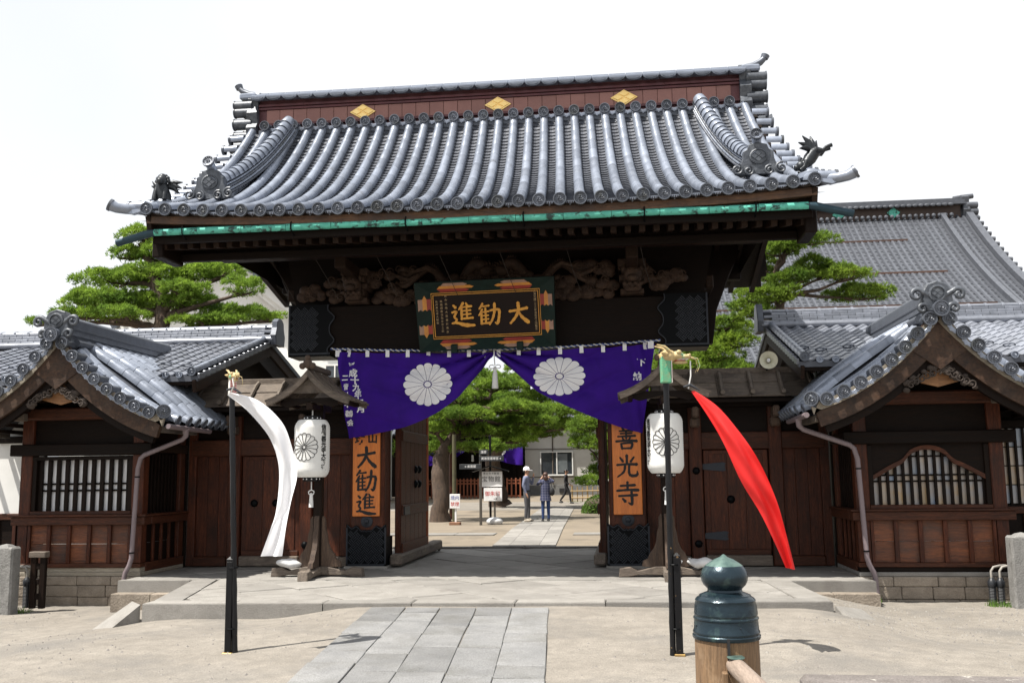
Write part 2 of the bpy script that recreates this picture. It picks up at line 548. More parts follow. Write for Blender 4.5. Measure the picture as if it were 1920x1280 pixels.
xs, ys = axis(-11, 11, .25, 1800), axis(-16, 4, .25, 1800)
b = MB()
for x in xs:
    for y in ys:
        z = gz(x, y) if abs(x) < 30 and y < 80 else gz(max(min(x, 30), -30), min(y, 80))
        if y > 3.9: z -= .012
        if y > 0 and y <= 4.2: z = -.3
        b.v.append((x, y, z))
ny = len(ys)
b.f = [(i * ny + j, (i + 1) * ny + j, (i + 1) * ny + j + 1, i * ny + j + 1) for i in range(len(xs) - 1) for j in range(ny - 1)]
structure('ground', b, M_SAND, True)

b = MB()
b.grid(lambda u, v: (-30 + 55 * u, 4.62 + 44 * v * v, gz(0, 4.62 + 44 * v * v) + .004), 10, 40)
structure('courtyard', b, M_COURT, True)


def clip(poly, region):
    """Sutherland-Hodgman: poly clipped by a convex counter-clockwise region."""
    out = poly
    for i in range(len(region)):
        a, c = region[i], region[(i + 1) % len(region)]
        ins = lambda p: (c[0] - a[0]) * (p[1] - a[1]) - (c[1] - a[1]) * (p[0] - a[0])
        src, out = out, []
        for k in range(len(src)):
            p, q = src[k - 1], src[k]
            ip, iq = ins(p), ins(q)
            if ip * iq < 0:
                t = ip / (ip - iq)
                out.append((p[0] + (q[0] - p[0]) * t, p[1] + (q[1] - p[1]) * t))
            if iq >= 0:
                out.append(q)
        if len(out) < 3:
            return []
    return out


def shrink(poly, g):
    cx = sum(p[0] for p in poly) / len(poly); cy = sum(p[1] for p in poly) / len(poly)
    o = []
    for x, y in poly:
        d = math.hypot(x - cx, y - cy)
        k = max(1 - g * 1.35 / max(d, .01), .2)
        o.append((cx + (x - cx) * k, cy + (y - cy) * k))
    return o


def area(p):
    return abs(sum(p[i - 1][0] * p[i][1] - p[i][0] * p[i - 1][1] for i in range(len(p)))) / 2


def stone(poly, z0, z1, name, mat, parent, c=.008, gap=.008, tilt=.003):
    poly = shrink(poly, gap)
    n = len(poly)
    ip = shrink(poly, c)
    ta, tb = RND.uniform(-tilt, tilt), RND.uniform(-tilt, tilt)
    cx, cy = poly[0]
    zz = lambda x, y: z1 + ta * (x - cx) + tb * (y - cy)
    m = MB()
    m.v = [(x, y, z0) for x, y in poly] + [(x, y, zz(x, y) - c) for x, y in poly] + [(x, y, zz(x, y)) for x, y in ip]
    for k in range(2):
        m.f += [(k * n + i, k * n + (i + 1) % n, (k + 1) * n + (i + 1) % n, (k + 1) * n + i) for i in range(n)]
    m.f.append(tuple(range(2 * n, 3 * n)))
    return m.build(name, mat, parent)


back = [(-6.25, -2.35), (6.3, -2.35), (6.3, 4.6), (-6.25, 4.6)]
apron = [(-4.27, -5.5), (5.14, -5.02), (4.98, -2.36), (-4.95, -2.36)]
b = MB()
b.prism([(x, y) for x, y in back], .5, Matrix.Translation((0, 0, -.016)) @ Matrix(((1, 0, 0, 0), (0, 0, 1, 0), (0, 1, 0, 0), (0, 0, 0, 1))))
inner_ap = [(-4.0, -5.2), (4.85, -4.75), (4.7, -2.4), (-4.7, -2.4)]
b.prism(inner_ap, .5, Matrix.Translation((0, 0, -.016)) @ Matrix(((1, 0, 0, 0), (0, 0, 1, 0), (0, 1, 0, 0), (0, 0, 0, 1))))
platform = structure('stone_platform', b, M_JOINT)


def lerp2(a, c, t):
    return (a[0] + (c[0] - a[0]) * t, a[1] + (c[1] - a[1]) * t)


# kerb stones round the apron
fe = [(-4.27, -5.5), (5.14, -5.02)]
cuts = [0, .135, .27, .40, .55, .68, .82, 1]
for i in range(len(cuts) - 1):
    p, q = lerp2(*fe, cuts[i]), lerp2(*fe, cuts[i + 1])
    stone([p, q, (q[0], q[1] + .36), (p[0], p[1] + .36)], -.42, .002, 'kerb_stone', M_STONE, platform, .014, .006)
for p0, p1, w in (((-4.27, -5.14), (-4.95, -2.36), .42), ((5.14, -4.66), (4.98, -2.36), -.42)):
    for i in range(2):
        p, q = lerp2(p0, p1, i / 2), lerp2(p0, p1, (i + 1) / 2)
        stone([p, (p[0] + w, p[1]), (q[0] + w, q[1]), q][::(1 if w > 0 else -1)], -.42, .001, 'kerb_stone', M_STONE, platform, .014, .006)
# step fronts beside the apron
for x0, x1 in ((-6.25, -5.55), (-5.55, -4.96), (5.0, 5.6), (5.6, 6.3)):
    stone([(x0, -2.72), (x1, -2.72), (x1, -2.36), (x0, -2.36)], -.5, -.2 if x0 < 0 else -.17, 'step_stone', M_BASE, platform, .012, .005)
for x0, x1 in ((-6.25, -4.97), (4.99, 6.3)):
    stone([(x0, -2.5), (x1, -2.5), (x1, -2.36), (x0, -2.36)], -.2, .0, 'step_stone', M_STONE, platform, .012, .004)
# diagonal paving
reg_ap = [(-3.86, -5.13), (4.70, -4.68), (4.56, -2.36), (-4.5, -2.36)]
reg_bk = [(-6.2, -2.35), (6.25, -2.35), (6.25, 4.56), (-6.2, 4.56)]
ca, sa = math.cos(R(41)), math.sin(R(41))
for reg, sz in ((reg_ap, .86), (reg_bk, .98)):
    for i in range(-12, 13):
        off = RND.uniform(-.3, .3)
        wv = 0
        for j in range(-14, 15):
            u0, u1 = i * sz, (i + 1) * sz
            v0, v1 = j * sz * 1.15 + off, (j + 1) * sz * 1.15 + off
            q = [(u0, v0), (u1, v0), (u1, v1), (u0, v1)]
            q = [(x * ca - y * sa, x * sa + y * ca - 1.5) for x, y in q]
            q = clip(q, reg)
            if len(q) > 2 and area(q) > .03:
                stone(q, -.12, RND.uniform(-.008, .004), 'paving_stone', M_STONE, platform, .010, .014)
for i in range(10):                                                   # threshold row at the back of the platform
    stone([(-6.2 + i * 1.24, 4.62), (-4.96 + i * 1.24, 4.62), (-4.96 + i * 1.24, 4.86), (-6.2 + i * 1.24, 4.86)], -.2, .035, 'threshold_stone', M_STONE, platform, .008, .004)
# ramp stone at the left corner
b = MB()
b.v = [(-4.31, -5.46, -.02), (-4.62, -5.10, -.02), (-4.98, -5.55, -.36), (-4.58, -5.86, -.34), (-4.31, -5.46, -.5), (-4.62, -5.10, -.5), (-4.98, -5.55, -.55), (-4.58, -5.86, -.55)]
b.f = [(0, 1, 2, 3), (0, 3, 7, 4), (3, 2, 6, 7), (1, 0, 4, 5), (2, 1, 5, 6)]
b.build('ramp_stone', M_STONE, platform)
b = MB()
b.v = [(5.16, -5.0, -.06), (5.60, -4.5, -.16), (5.80, -5.2, -.35), (5.40, -5.6, -.27), (5.16, -5.0, -.5), (5.75, -4.3, -.5), (6.05, -5.3, -.55), (5.45, -5.95, -.55)]
b.f = [(0, 1, 2, 3), (0, 3, 7, 4), (3, 2, 6, 7), (1, 0, 4, 5), (2, 1, 5, 6)]
b.build('ramp_stone', M_STONE, platform)

# the approach path: four ranks of granite slabs
b = MB()
px0 = lambda y: -1.04 + (-5.4 - y) * .070
b.grid(lambda u, v: (px0(-5.5 - 10.5 * v) + 2.42 * u - .0, -5.5 - 10.5 * v, gz(.2, -5.5 - 10.5 * v) + .006), 1, 24)
path = structure('approach_path', b, surf('dusty joint', (.135, .122, .104), (.09, .082, .07), 6, rough=.95, bump=.3, rnd=0, fine=(80, .25)))
wd = [0, .50, .97, 1.46, 1.93, 2.42]
for k in range(5):
    y = -5.46 - (k % 2) * .0
    first = True
    while y > -12.5:
        L = RND.choice((.5, .62, .75, .9, 1.15)) * RND.uniform(.85, 1.1) * (.6 if first else 1)
        first = False
        y2 = y - L
        zt = (gz(.2, y) + gz(.2, y2)) / 2
        j0, j1 = RND.uniform(-.005, .005), RND.uniform(-.005, .005)
        q = [(px0(y2) + wd[k] + j0, y2), (px0(y2) + wd[k + 1] + j1, y2), (px0(y) + wd[k + 1] + j1, y), (px0(y) + wd[k] + j0, y)]
        m = [(a + RND.uniform(-.007, .007), c + RND.uniform(-.007, .007)) for a, c in [(a, c + (.007 if i_ < 2 else -.007)) for i_, (a, c) in enumerate(shrink(q, .006))]]
        mb = MB()
        zs = [gz(.2, p[1]) + .024 + RND.uniform(-.004, .004) for p in m]
        ip = shrink(m, .007)
        mb.v = [(p[0], p[1], z - .05) for p, z in zip(m, zs)] + [(p[0], p[1], z - .006) for p, z in zip(m, zs)] + [(p[0], p[1], z) for p, z in zip(ip, zs)]
        mb.f = [(8, 9, 10, 11)] + [(i, (i + 1) % 4, 4 + (i + 1) % 4, 4 + i) for i in range(4)] + [(4 + i, 4 + (i + 1) % 4, 8 + (i + 1) % 4, 8 + i) for i in range(4)]
        mb.build('path_slab', M_SLAB, path)
        y = y2

# the path and cross strip in the court behind
cx0 = lambda y: -.78 - (y - 4.6) * .0335
b = MB()
b.grid(lambda u, v: (cx0(4.9 + 31 * v) + 1.52 * u, 4.9 + 31 * v, gz(0, 4.9 + 31 * v) + .008), 1, 30)
cpath = structure('court_path', b, M_JOINT)
wc = [0, .40, 1.12, 1.52]
for k in range(3):
    y = 4.9
    while y < 33:
        L = RND.uniform(.9, 1.7)
        y2 = min(y + L, 35.5)
        q = shrink([(cx0(y) + wc[k], y), (cx0(y) + wc[k + 1], y), (cx0(y2) + wc[k + 1], y2), (cx0(y2) + wc[k], y2)], .008)
        mb = MB()
        zs = [gz(0, p[1]) + .03 for p in q]
        mb.v = [(p[0], p[1], z - .03) for p, z in zip(q, zs)] + [(p[0], p[1], z) for p, z in zip(q, zs)]
        mb.f = [(4, 5, 6, 7)] + [(i, (i + 1) % 4, 4 + (i + 1) % 4, 4 + i) for i in range(4)]
        mb.build('path_slab', M_STONE, cpath)
        y = y2
for i in range(8):
    for x0 in (-10 + i * 1.1, .95 + i * 1.1):
        if x0 < -.9 - 1.0 or x0 > .9:
            mb = MB(); mb.box(x0, x0 + 1.08, 8.3, 9.1, gz(0, 8.7) - .05, gz(0, 8.7) + .03, .01)
            mb.build('cross_slab', M_STONE, cpath)

# loose pebbles and grit on the forecourt
b = MB()
for _ in range(5200):
    if RND.random() < .35:
        x, y = RND.uniform(4.6, 9), RND.uniform(-6.3, -2.6)
    else:
        x, y = RND.uniform(-9, 9), RND.uniform(-10.5, -2.6)
    if (-1.2 < x < 1.9) or (y > -5.6 and -6.3 < x < 6.3 and not (x > 5.2 and y < -2.8)) or (abs(x) > 6 and y > -1.9):
        continue
    r = RND.choice((.006, .008, .010, .013, .02)) * RND.uniform(.7, 1.3)
    z = gz(x, y)
    a = RND.uniform(0, 6.28)
    pts = [(x + math.cos(a + k * 1.57) * r * RND.uniform(.7, 1.3), y + math.sin(a + k * 1.57) * r * RND.uniform(.7, 1.3), z - .002) for k in range(4)]
    n = len(b.v)
    b.v += pts + [(x, y, z + r * .8)]
    b.f += [(n, n + 1, n + 4), (n + 1, n + 2, n + 4), (n + 2, n + 3, n + 4), (n + 3, n, n + 4)]
b.build('pebbles', surf('pebble', (.26, .245, .22), (.11, .10, .095), 9, rough=.9, bump=0, rnd=0, world=True), None, kind='stuff', label='loose pebbles and grit scattered on the sandy forecourt', category='pebbles')
# ------------------------------------------------------------------ shared tile meshes
def RY(a): return Matrix.Rotation(a, 4, 'Y')
def RX(a): return Matrix.Rotation(a, 4, 'X')
def RZ(a): return Matrix.Rotation(a, 4, 'Z')
def T(x, y, z): return Matrix.Translation((x, y, z))


def barrel_mb(r0, r1, L, n=9, sink=.03):
    """Half-round cover tile along +y from y=0 (low end, thick) to L (high end), open below, with a lip at the low end."""
    m = MB()
    ang = [math.pi * k / n for k in range(n + 1)]
    rings = [(0, r0 * .9, 0), (0, r0 * 1.0, 0), (.02, r0 * 1.005, 0), (L * .96, r1, 0), (L, r1 * .97, 0)]
    for y, r, _ in rings:
        m.v += [(r, y, -sink)] + [(r * math.cos(a), y, r * math.sin(a)) for a in ang] + [(-r, y, -sink)]
    k = n + 3
    for i in range(len(rings) - 1):
        m.f += [(i * k + j, i * k + j + 1, (i + 1) * k + j + 1, (i + 1) * k + j) for j in range(k - 1)]
    return m


def tomoe_mb(r, d=.03, dots=12):
    """Round end tile facing -y at the origin: raised rim, bead ring, three-comma swirl."""
    m = MB()
    Mx = RX(R(90))
    m.lathe([(r, -d), (r, 0), (r * .985, .014), (r * .84, .014), (r * .80, -.008), (0.001, -.008)], 20, Mx, cap=False)
    for k in range(dots):
        a = 2 * math.pi * k / dots
        m.lathe([(r * .075, -.004), (r * .055, .008), (.001, .009)], 5, Mx @ T(r * .64 * math.cos(a), r * .64 * math.sin(a), 0), cap=False)
    for k in range(3):
        a0 = 2 * math.pi * k / 3
        pts, rad = [], []
        for i in range(7):
            t = i / 6
            rr = r * (.16 + .30 * t)
            a = a0 + 2.1 * t
            pts.append((rr * math.cos(a), -.010, rr * math.sin(a)))
            rad.append(r * (.15 - .12 * t))
        m.tube(pts, rad, 5)
    return m


ME_DISC = tomoe_mb(.110).mesh('round_end_tile', M_TILEM, 40)
ME_DISC_S = tomoe_mb(.088).mesh('round_end_tile_small', M_TILED, 40)
ME_BAR = barrel_mb(.090, .087, .36).mesh('cover_tile', M_TILE, 50)
ME_DISC_M = tomoe_mb(.112).mesh('round_end_tile_dark', M_TILEM, 40)
ME_BAR_S = barrel_mb(.074, .070, .34).mesh('cover_tile_small', M_TILE, 50)


def bez(p, q, r_, t):
    return tuple((1 - t) ** 2 * a + 2 * t * (1 - t) * b_ + t * t * c for a, b_, c in zip(p, q, r_))


# ------------------------------------------------------------------ the main gate
gate = thing('main_gate', 'great dark timber gate with a sweeping grey tiled roof over the open entrance', 'gate')

# pillars with fretted iron shoes
def fret_mb(x0, x1, z0, z1, y, wavy=True):
    """Raised diagonal key-fret bars on a plate."""
    m = MB()
    # basket weave set on the diagonal: blocks of three bars turned against their neighbours
    st = .105
    c45 = math.sqrt(.5)
    x_m, z_m = (x0 + x1) / 2, (z0 + z1) / 2
    n = int(1.1 / st) + 2
    for i in range(-n, n):
        for j in range(-n, n):
            for k in (-1, 0, 1):
                u0, v0 = (i + .5) * st, (j + .5) * st
                if (i + j) % 2:
                    a, c = (u0 - st * .46, v0 + k * st * .33), (u0 + st * .46, v0 + k * st * .33)
                else:
                    a, c = (u0 + k * st * .33, v0 - st * .46), (u0 + k * st * .33, v0 + st * .46)
                p = (x_m + (a[0] - a[1]) * c45, z_m + (a[0] + a[1]) * c45); q = (x_m + (c[0] - c[1]) * c45, z_m + (c[0] + c[1]) * c45)
                lim = z1 - .02 - (.12 * math.exp(-((((p[0] + q[0]) / 2 - x0) / (x1 - x0) - .5) / .2) ** 2) if wavy else 0)
                if min(p[0], q[0]) < x0 or max(p[0], q[0]) > x1 or min(p[1], q[1]) < z0 or max(p[1], q[1]) > lim:
                    continue
                m.bar((p[0], y, p[1]), (q[0], y, q[1]), .016, .015, (0, 1, 0))
    return m


shoe_top = lambda t: .62 + .12 * abs(math.cos(t * math.pi)) ** .6 + .03 * math.cos(abs(t - .5) * math.pi * 8)
for s in (-1, 1):
    xa, xb = (2.12, 2.80)
    m = MB(); m.box(s * xa, s * xb, -.36, .14, .0, 4.05, .03)
    pil = m.build('pillar', M_REDZ, gate)
    m = MB(); m.box(s * (xa - .08), s * (xb + .08), -.46, .24, -.01, .045, .012)
    m.build('plinth', M_STONE, pil)
    poly = [(-.385, .0)] + [(.385, 0.)] + [(.385 - .77 * k / 24, shoe_top(1 - k / 24)) for k in range(25)]
    m = MB(); m.prism(poly, .05, T(s * 2.46, -.362, .05))
    m.box(s * 2.46 - .385, s * 2.46 + .385, -.36, .10, .05, .58)
    shoe = m.build('iron_shoe', M_IRON, pil)
    m = fret_mb(s * 2.46 - .36, s * 2.46 + .36, .07, .76, -.417)
    for k in range(24):
        p = (s * 2.46 - .37 + .74 * k / 24, -.417, .03 + shoe_top(k / 24)); q = (s * 2.46 - .37 + .74 * (k + 1) / 24, -.417, .03 + shoe_top((k + 1) / 24))
        m.bar(p, q, .014, .022, (0, 1, 0))
    m.box(s * 2.46 - .385, s * 2.46 + .385, -.424, -.41, .05, .085); m.box(s * 2.46 - .385, s * 2.46 - .355, -.424, -.41, .05, .76); m.box(s * 2.46 + .355, s * 2.46 + .385, -.424, -.41, .05, .76)
    m.build('fretwork', M_IRONB, shoe)
    m = MB()
    Mx = T(s * 2.46, -.362, .87) @ RX(R(90))
    m.lathe([(.115, 0), (.115, .012), (.095, .022), (.05, .026), (.04, .05), (.02, .06), (.001, .062)], 18, Mx, cap=False)
    m.build('stud', M_IRONB, pil, 40)
    m = MB(); m.box(s * 2.2, s * 2.62, 2.6, 3.0, 0, 5.6, .03)
    m.build('rear_post', M_REDZ, gate)

# the great crossbeam and its iron end caps
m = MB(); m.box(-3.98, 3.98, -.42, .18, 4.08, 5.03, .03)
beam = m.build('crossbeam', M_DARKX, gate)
m = MB(); m.box(-3.1, 3.1, -.435, -.40, 4.075, 4.105, .004); m.build('beam_edge', M_REDX, beam)
for s in (-1, 1):
    edge = []
    for k in range(25):
        t = k / 24
        edge.append((3.12 + .14 * math.cos(t * math.pi * 2) * (1 if t > .5 or t < .5 else 1) + .16 * math.exp(-((t - .5) / .16) ** 2) * 1.6 - .02 * math.cos(t * math.pi * 8), 4.07 + .98 * t))
    poly = [(s * x, z) for x, z in edge] + [(s * 4.04, 5.05), (s * 4.04, 4.07)]
    m = MB(); m.prism(poly, .03, T(0, -.42, 0))
    m.box(s * 3.985, s * 4.04, -.42, .22, 4.06, 5.05); m.box(s * 3.2, s * 4.04, -.45, .22, 4.03, 4.075)
    cap = m.build('iron_end_plate', M_IRON, beam)
    m = fret_mb(min(s * 3.42, s * 4.02), max(s * 3.42, s * 4.02), 4.12, 5.02, -.456, False)
    for k in range(24):
        m.bar((s * edge[k][0], -.456, edge[k][1]), (s * edge[k + 1][0], -.456, edge[k + 1][1]), .016, .045, (0, 1, 0))
    m.box(min(s * 3.2, s * 4.04), max(s * 3.2, s * 4.04), -.462, -.45, 4.07, 4.10); m.box(min(s * 4.01, s * 4.04), max(s * 4.01, s * 4.04), -.462, -.45, 4.10, 5.05)
    m.build('fretwork', M_IRONB, cap)

# upper structure: bracket blocks, arms, wall plate, front purlin
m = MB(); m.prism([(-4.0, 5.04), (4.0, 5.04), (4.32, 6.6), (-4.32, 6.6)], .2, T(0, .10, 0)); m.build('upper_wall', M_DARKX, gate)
m = MB(); m.box(-4.92, 4.92, -1.86, -1.56, 5.68, 5.98, .02)
purlin = m.build('front_purlin', M_DARKX, gate)
m = MB(); m.box(-4.93, 4.93, -1.875, -1.82, 5.655, 5.70, .006); m.build('purlin_edge', M_REDX, purlin)
m = MB(); m.box(-4.92, 4.92, 1.56, 1.86, 5.68, 5.98, .02); m.build('rear_purlin', M_DARKX, gate)
for s in (-1, 1):
    for x in (2.65,):
        m = MB()
        for k, (hw, hz) in enumerate(((.22, .10), (.17, .12), (.24, .10), (.19, .12), (.26, .14))):
            z = 5.04 + k * .125
            m.box(s * x - hw, s * x + hw, -.62 - .04 * k, -.1, z, z + hz, .015)
        m.build('bracket_block', M_CARVE, gate)
        m = MB(); m.bar((s * x, .0, 5.56), (s * x, -1.7, 5.60), .22, .22, c=.02); m.build('bracket_arm', M_DARKY, gate)
    # side bracket boards that splay out under the gable
    poly = [(3.86, 4.25), (4.24, 4.28), (4.34, 4.95), (4.62, 5.65), (4.95, 6.35), (4.30, 6.40), (3.86, 5.1)]
    poly = [(s * a, c) for a, c in (poly if s > 0 else poly[::-1])]
    m = MB(); m.prism(poly, .35, T(0, 1.3, 0), .02); m.build('gable_bracket_board', M_DARKZ, gate)
    m = MB(); m.box(s * 4.05, s * 4.2, -.1, 2.8, 5.2, 5.45, .02); m.build('side_tie', M_DARKY, gate)

# carved frieze: dragons, clouds and two lion-headed bracket fronts
def cloud_mb(cx, cz, y, w, h, seed):
    r = random.Random(seed)
    m = MB()
    for _ in range(11):
        a, bb = r.uniform(-1, 1), r.uniform(-1, 1)
        if a * a + bb * bb > 1: continue
        q = r.uniform(.07, .12)
        m.ball((cx + a * w, y - .03 * r.random(), cz + bb * h), (q * 1.3, .07, q), 9, 5)
    for _ in range(4):                                            # curls
        x, z = cx + r.uniform(-w, w), cz + r.uniform(-h, h)
        pts = []
        for i in range(14):
            t = i / 13
            an = t * 8; rr = .085 * (1 - t * .85)
            pts.append((x + rr * math.cos(an), y - .075, z + rr * math.sin(an)))
        m.tube(pts, .014, 5)
    return m


def dragon_mb(x0, d, seed):
    r = random.Random(seed)
    m = MB()
    pts, rad = [], []
    for i in range(40):
        t = i / 39
        pts.append((x0 + d * 1.75 * t, -.42 - .06 * math.sin(t * 17), 5.52 + .22 * math.sin(t * 11.5 + .6) * (1 - .3 * t)))
        rad.append(.115 * (1 - .75 * t) + .01)
    m.tube(pts, rad, 9)
    for i in range(2, 38):                                         # dorsal fins
        p = pts[i]
        m.prism([(-.03, 0), (.03, 0), (0, .07)], .012, T(p[0], p[1], p[2] + rad[i] * .85))
    hx, hz = x0 - d * .05, 5.58
    m.ball((hx, -.52, hz), (.15, .12, .12), 10, 7)
    m.ball((hx - d * .14, -.56, hz - .04), (.10, .08, .06), 8, 6)
    for k in range(16):                                            # mane
        an = k / 16 * 6.28
        m.tube([(hx + .08 * math.cos(an), -.48, hz + .08 * math.sin(an)), (hx + .17 * math.cos(an), -.50, hz + .17 * math.sin(an)), (hx + .23 * math.cos(an + .25), -.47, hz + .23 * math.sin(an + .25))], [.03, .022, .006], 5)
    for t, sg in ((.28, -1), (.55, 1), (.75, -1)):                 # legs with claws
        p = pts[int(t * 39)]
        kx, kz = p[0] + d * .18, p[2] + sg * .10
        ex, ez = p[0] + d * .40, p[2] + sg * .02
        m.tube([p, (kx, -.5, kz), (ex, -.52, ez)], [.075, .055, .04], 7)
        for k in range(3):
            m.tube([(ex, -.52, ez), (ex + d * .10, -.56, ez + (k - 1) * .06)], [.025, .006], 5)
    return m


for x0, d, sd in ((-.16, -1, 3), (.22, 1, 5)):
    dragon_mb(x0, d, sd).build('dragon_carving', M_CARVE, gate, 50)
for cx, cz, w, h, sd in ((-3.35, 5.20, .42, .12, 1), (-3.05, 5.42, .22, .10, 8), (-2.15, 5.22, .35, .16, 2), (-1.55, 5.12, .4, .08, 3), (1.55, 5.14, .4, .09, 4), (2.02, 5.2, .30, .16, 5), (3.02, 5.28, .30, .14, 6), (3.42, 5.38, .26, .08, 7), (2.85, 5.5, .2, .08, 9), (-2.45, 5.55, .3, .12, 11), (-1.2, 5.3, .3, .1, 12), (-.6, 5.42, .3, .1, 13), (.6, 5.42, .3, .1, 14), (1.25, 5.32, .3, .12, 15), (2.3, 5.56, .28, .1, 16), (-1.75, 5.6, .3, .09, 17), (1.8, 5.62, .25, .08, 18), (-3.6, 5.32, .2, .1, 19), (0, 5.55, .35, .12, 20)):
    cloud_mb(cx, cz, -.42, w, h, sd).build('cloud_carving', M_CARVE, gate, 50)
for s in (-1, 1):
    m = MB()
    x = s * 2.66
    m.box(x - .16, x + .16, -.86, -.4, 5.06, 5.42, .05)
    m.ball((x, -.90, 5.36), (.17, .13, .15), 10, 7); m.ball((x, -1.0, 5.27), (.11, .08, .07), 9, 6)
    for q in (-1, 1):
        m.ball((x + q * .07, -1.0, 5.41), .03, 7, 5); m.ball((x + q * .15, -.86, 5.46), (.05, .05, .07), 7, 5)
    for k in range(7):
        m.ball((x + (k - 3) * .05, -.9, 5.18 - .03 * (k % 2)), .045, 7, 5)
    m.build('lion_head_carving', M_CARVE, gate, 50)
# strands of the bird net in front of the frieze
for x in (-3.75, -2.9, -1.75, -.6, .5, 1.7, 3.0):
    m = MB(); m.tube([(x, -.98, 5.06), (x - .12, -1.3, 5.4), (x - .2, -1.8, 5.68)], .006, 4); m.build('net_strand', M_NET, gate)

# ---- roof
roof = MB()
EY, EZ, RYY, RZZ = -3.40, 6.10, -.40, 8.62
def prof(t):
    y, z = bez((EY, EZ), (-1.62, 6.66), (RYY, RZZ), t)
    return y, z
def rsurf(xe, t, up=0.):
    y, z = prof(t)
    z += .15 * (abs(xe) / 5.6) ** 3.5 * (1 - t) ** 1.5
    y2, z2 = prof(min(t + .01, 1.)); y1, z1 = prof(max(t - .01, 0.))
    n = Vector((0, -(z2 - z1), y2 - y1)).normalized()
    return Vector((xe * (1 - .112 * t), y, z)) + n * up
def tangent(xe, t):
    return (rsurf(xe, min(t + .012, 1.)) - rsurf(xe, max(t - .012, 0.))).normalized()
def frame(p, d, up=Vector((0, 0, 1)), sc=1.):
    d = d.normalized()
    x = d.cross(up).normalized()
    z = x.cross(d)
    M = Matrix((x * sc, d, z * sc)).transposed().to_4x4()
    M.translation = p
    return M

# bed boards (front and back slopes as one shell) with thickness
NX, NT = 24, 14
def shell(u, v):
    xe = -5.72 + 11.44 * u
    if v <= .5:
        return tuple(rsurf(xe, v * 2, -.06))
    p = rsurf(xe, (1 - v) * 2, -.06)
    return (p.x, -p.y, p.z)
m = MB(); m.grid(shell, NX, 2 * NT)
def shell2(u, v):
    x, y, z = shell(u, v)
    return (x * .995, y * .985, z - .14)
m.grid(shell2, NX, 2 * NT)
roof = m.build('roof', M_DARKX, gate, 40)

NCOL = 34
PITCH = 11.0 / (NCOL - 1)
cols = [-5.5 + PITCH * k for k in range(NCOL)]
# flat under-tiles between the columns: overlapping dished courses (far too many to pick apart)
m = MB()
NC = 40
for k in range(NCOL - 1):
    xa, xb = cols[k] + .05, cols[k + 1] - .05
    for c in range(NC):
        t0, t1 = c / NC, min((c + 1.12) / NC, 1)
        n0 = len(m.v)
        for t, up in ((t0, -.022), (t0, .022), (t1, -.002)):
            for q in range(5):
                f = q / 4
                m.v.append(tuple(rsurf(xa + (xb - xa) * f, t, up - .030 * (1 - (2 * f - 1) ** 2))))
        for r in range(2):
            for q in range(4):
                m.f.append((n0 + r * 5 + q, n0 + r * 5 + q + 1, n0 + (r + 1) * 5 + q + 1, n0 + (r + 1) * 5 + q))
m.build('flat_tiles', M_TILEX, roof, kind='stuff')
# round cover tiles, each its own piece over the lower two thirds
ts = [0.]
while ts[-1] < .985:
    t = ts[-1]
    L = 0
    while L < .335 and t < 1:
        L += (rsurf(0, min(t + .004, 1.)) - rsurf(0, t)).length; t += .004
    ts.append(t)
NSEG = len(ts) - 1
upper = MB()
bm0 = barrel_mb(.090, .087, .36)
for k in range(NCOL):
    for i in range(NSEG):
        p, q = rsurf(cols[k], ts[i], .035), rsurf(cols[k], min(ts[i + 1], 1), .035)
        Mx = frame(p, q - p, sc=1 - .13 * ts[i])
        Mx = Mx @ Matrix.Diagonal((1, min((q - p).length / .335, 1.1), 1, 1))
        if i < 8:
            inst(ME_BAR, 'cover_tile', roof, Mx)
        else:
            upper.add(bm0.v, bm0.f, Mx)
    p = rsurf(cols[k], 0, .032)
    dr = tangent(cols[k], 0)
    inst(ME_DISC, 'round_end_tile', roof, frame(p - dr * .05 + Vector((0, 0, -.012)), Vector((0, 1, .02))))
upper.build('upper_cover_tiles', M_TILE, roof, 50, kind='stuff')
# eave tiles with pendant lip between the round ends
m = MB()
pl = [(-.135, .035), (-.115, -.035), (-.07, -.062), (-.03, -.066), (0, -.085), (.03, -.066), (.07, -.062), (.115, -.035), (.135, .035), (.07, .0), (0, -.012), (-.07, 0)]
m.prism(pl, .03, None, .004)
for q in range(7):
    a = (q - 3) / 3
    m.bar((a * .09, -.034, -.012 - .016 * (1 - a * a)), (a * .075, -.034, -.044 - .018 * (1 - a * a)), .008, .012, (0, 1, 0))
ME_EAVE = m.mesh('eave_tile', M_TILE)
for k in range(NCOL - 1):
    xm = (cols[k] + cols[k + 1]) / 2
    p = rsurf(xm, 0, .0)
    inst(ME_EAVE, 'eave_tile', roof, T(p.x, p.y + .035, p.z + .0) @ RY(-math.copysign(abs(xm / 5.6) ** 2.5 * .07, xm)))
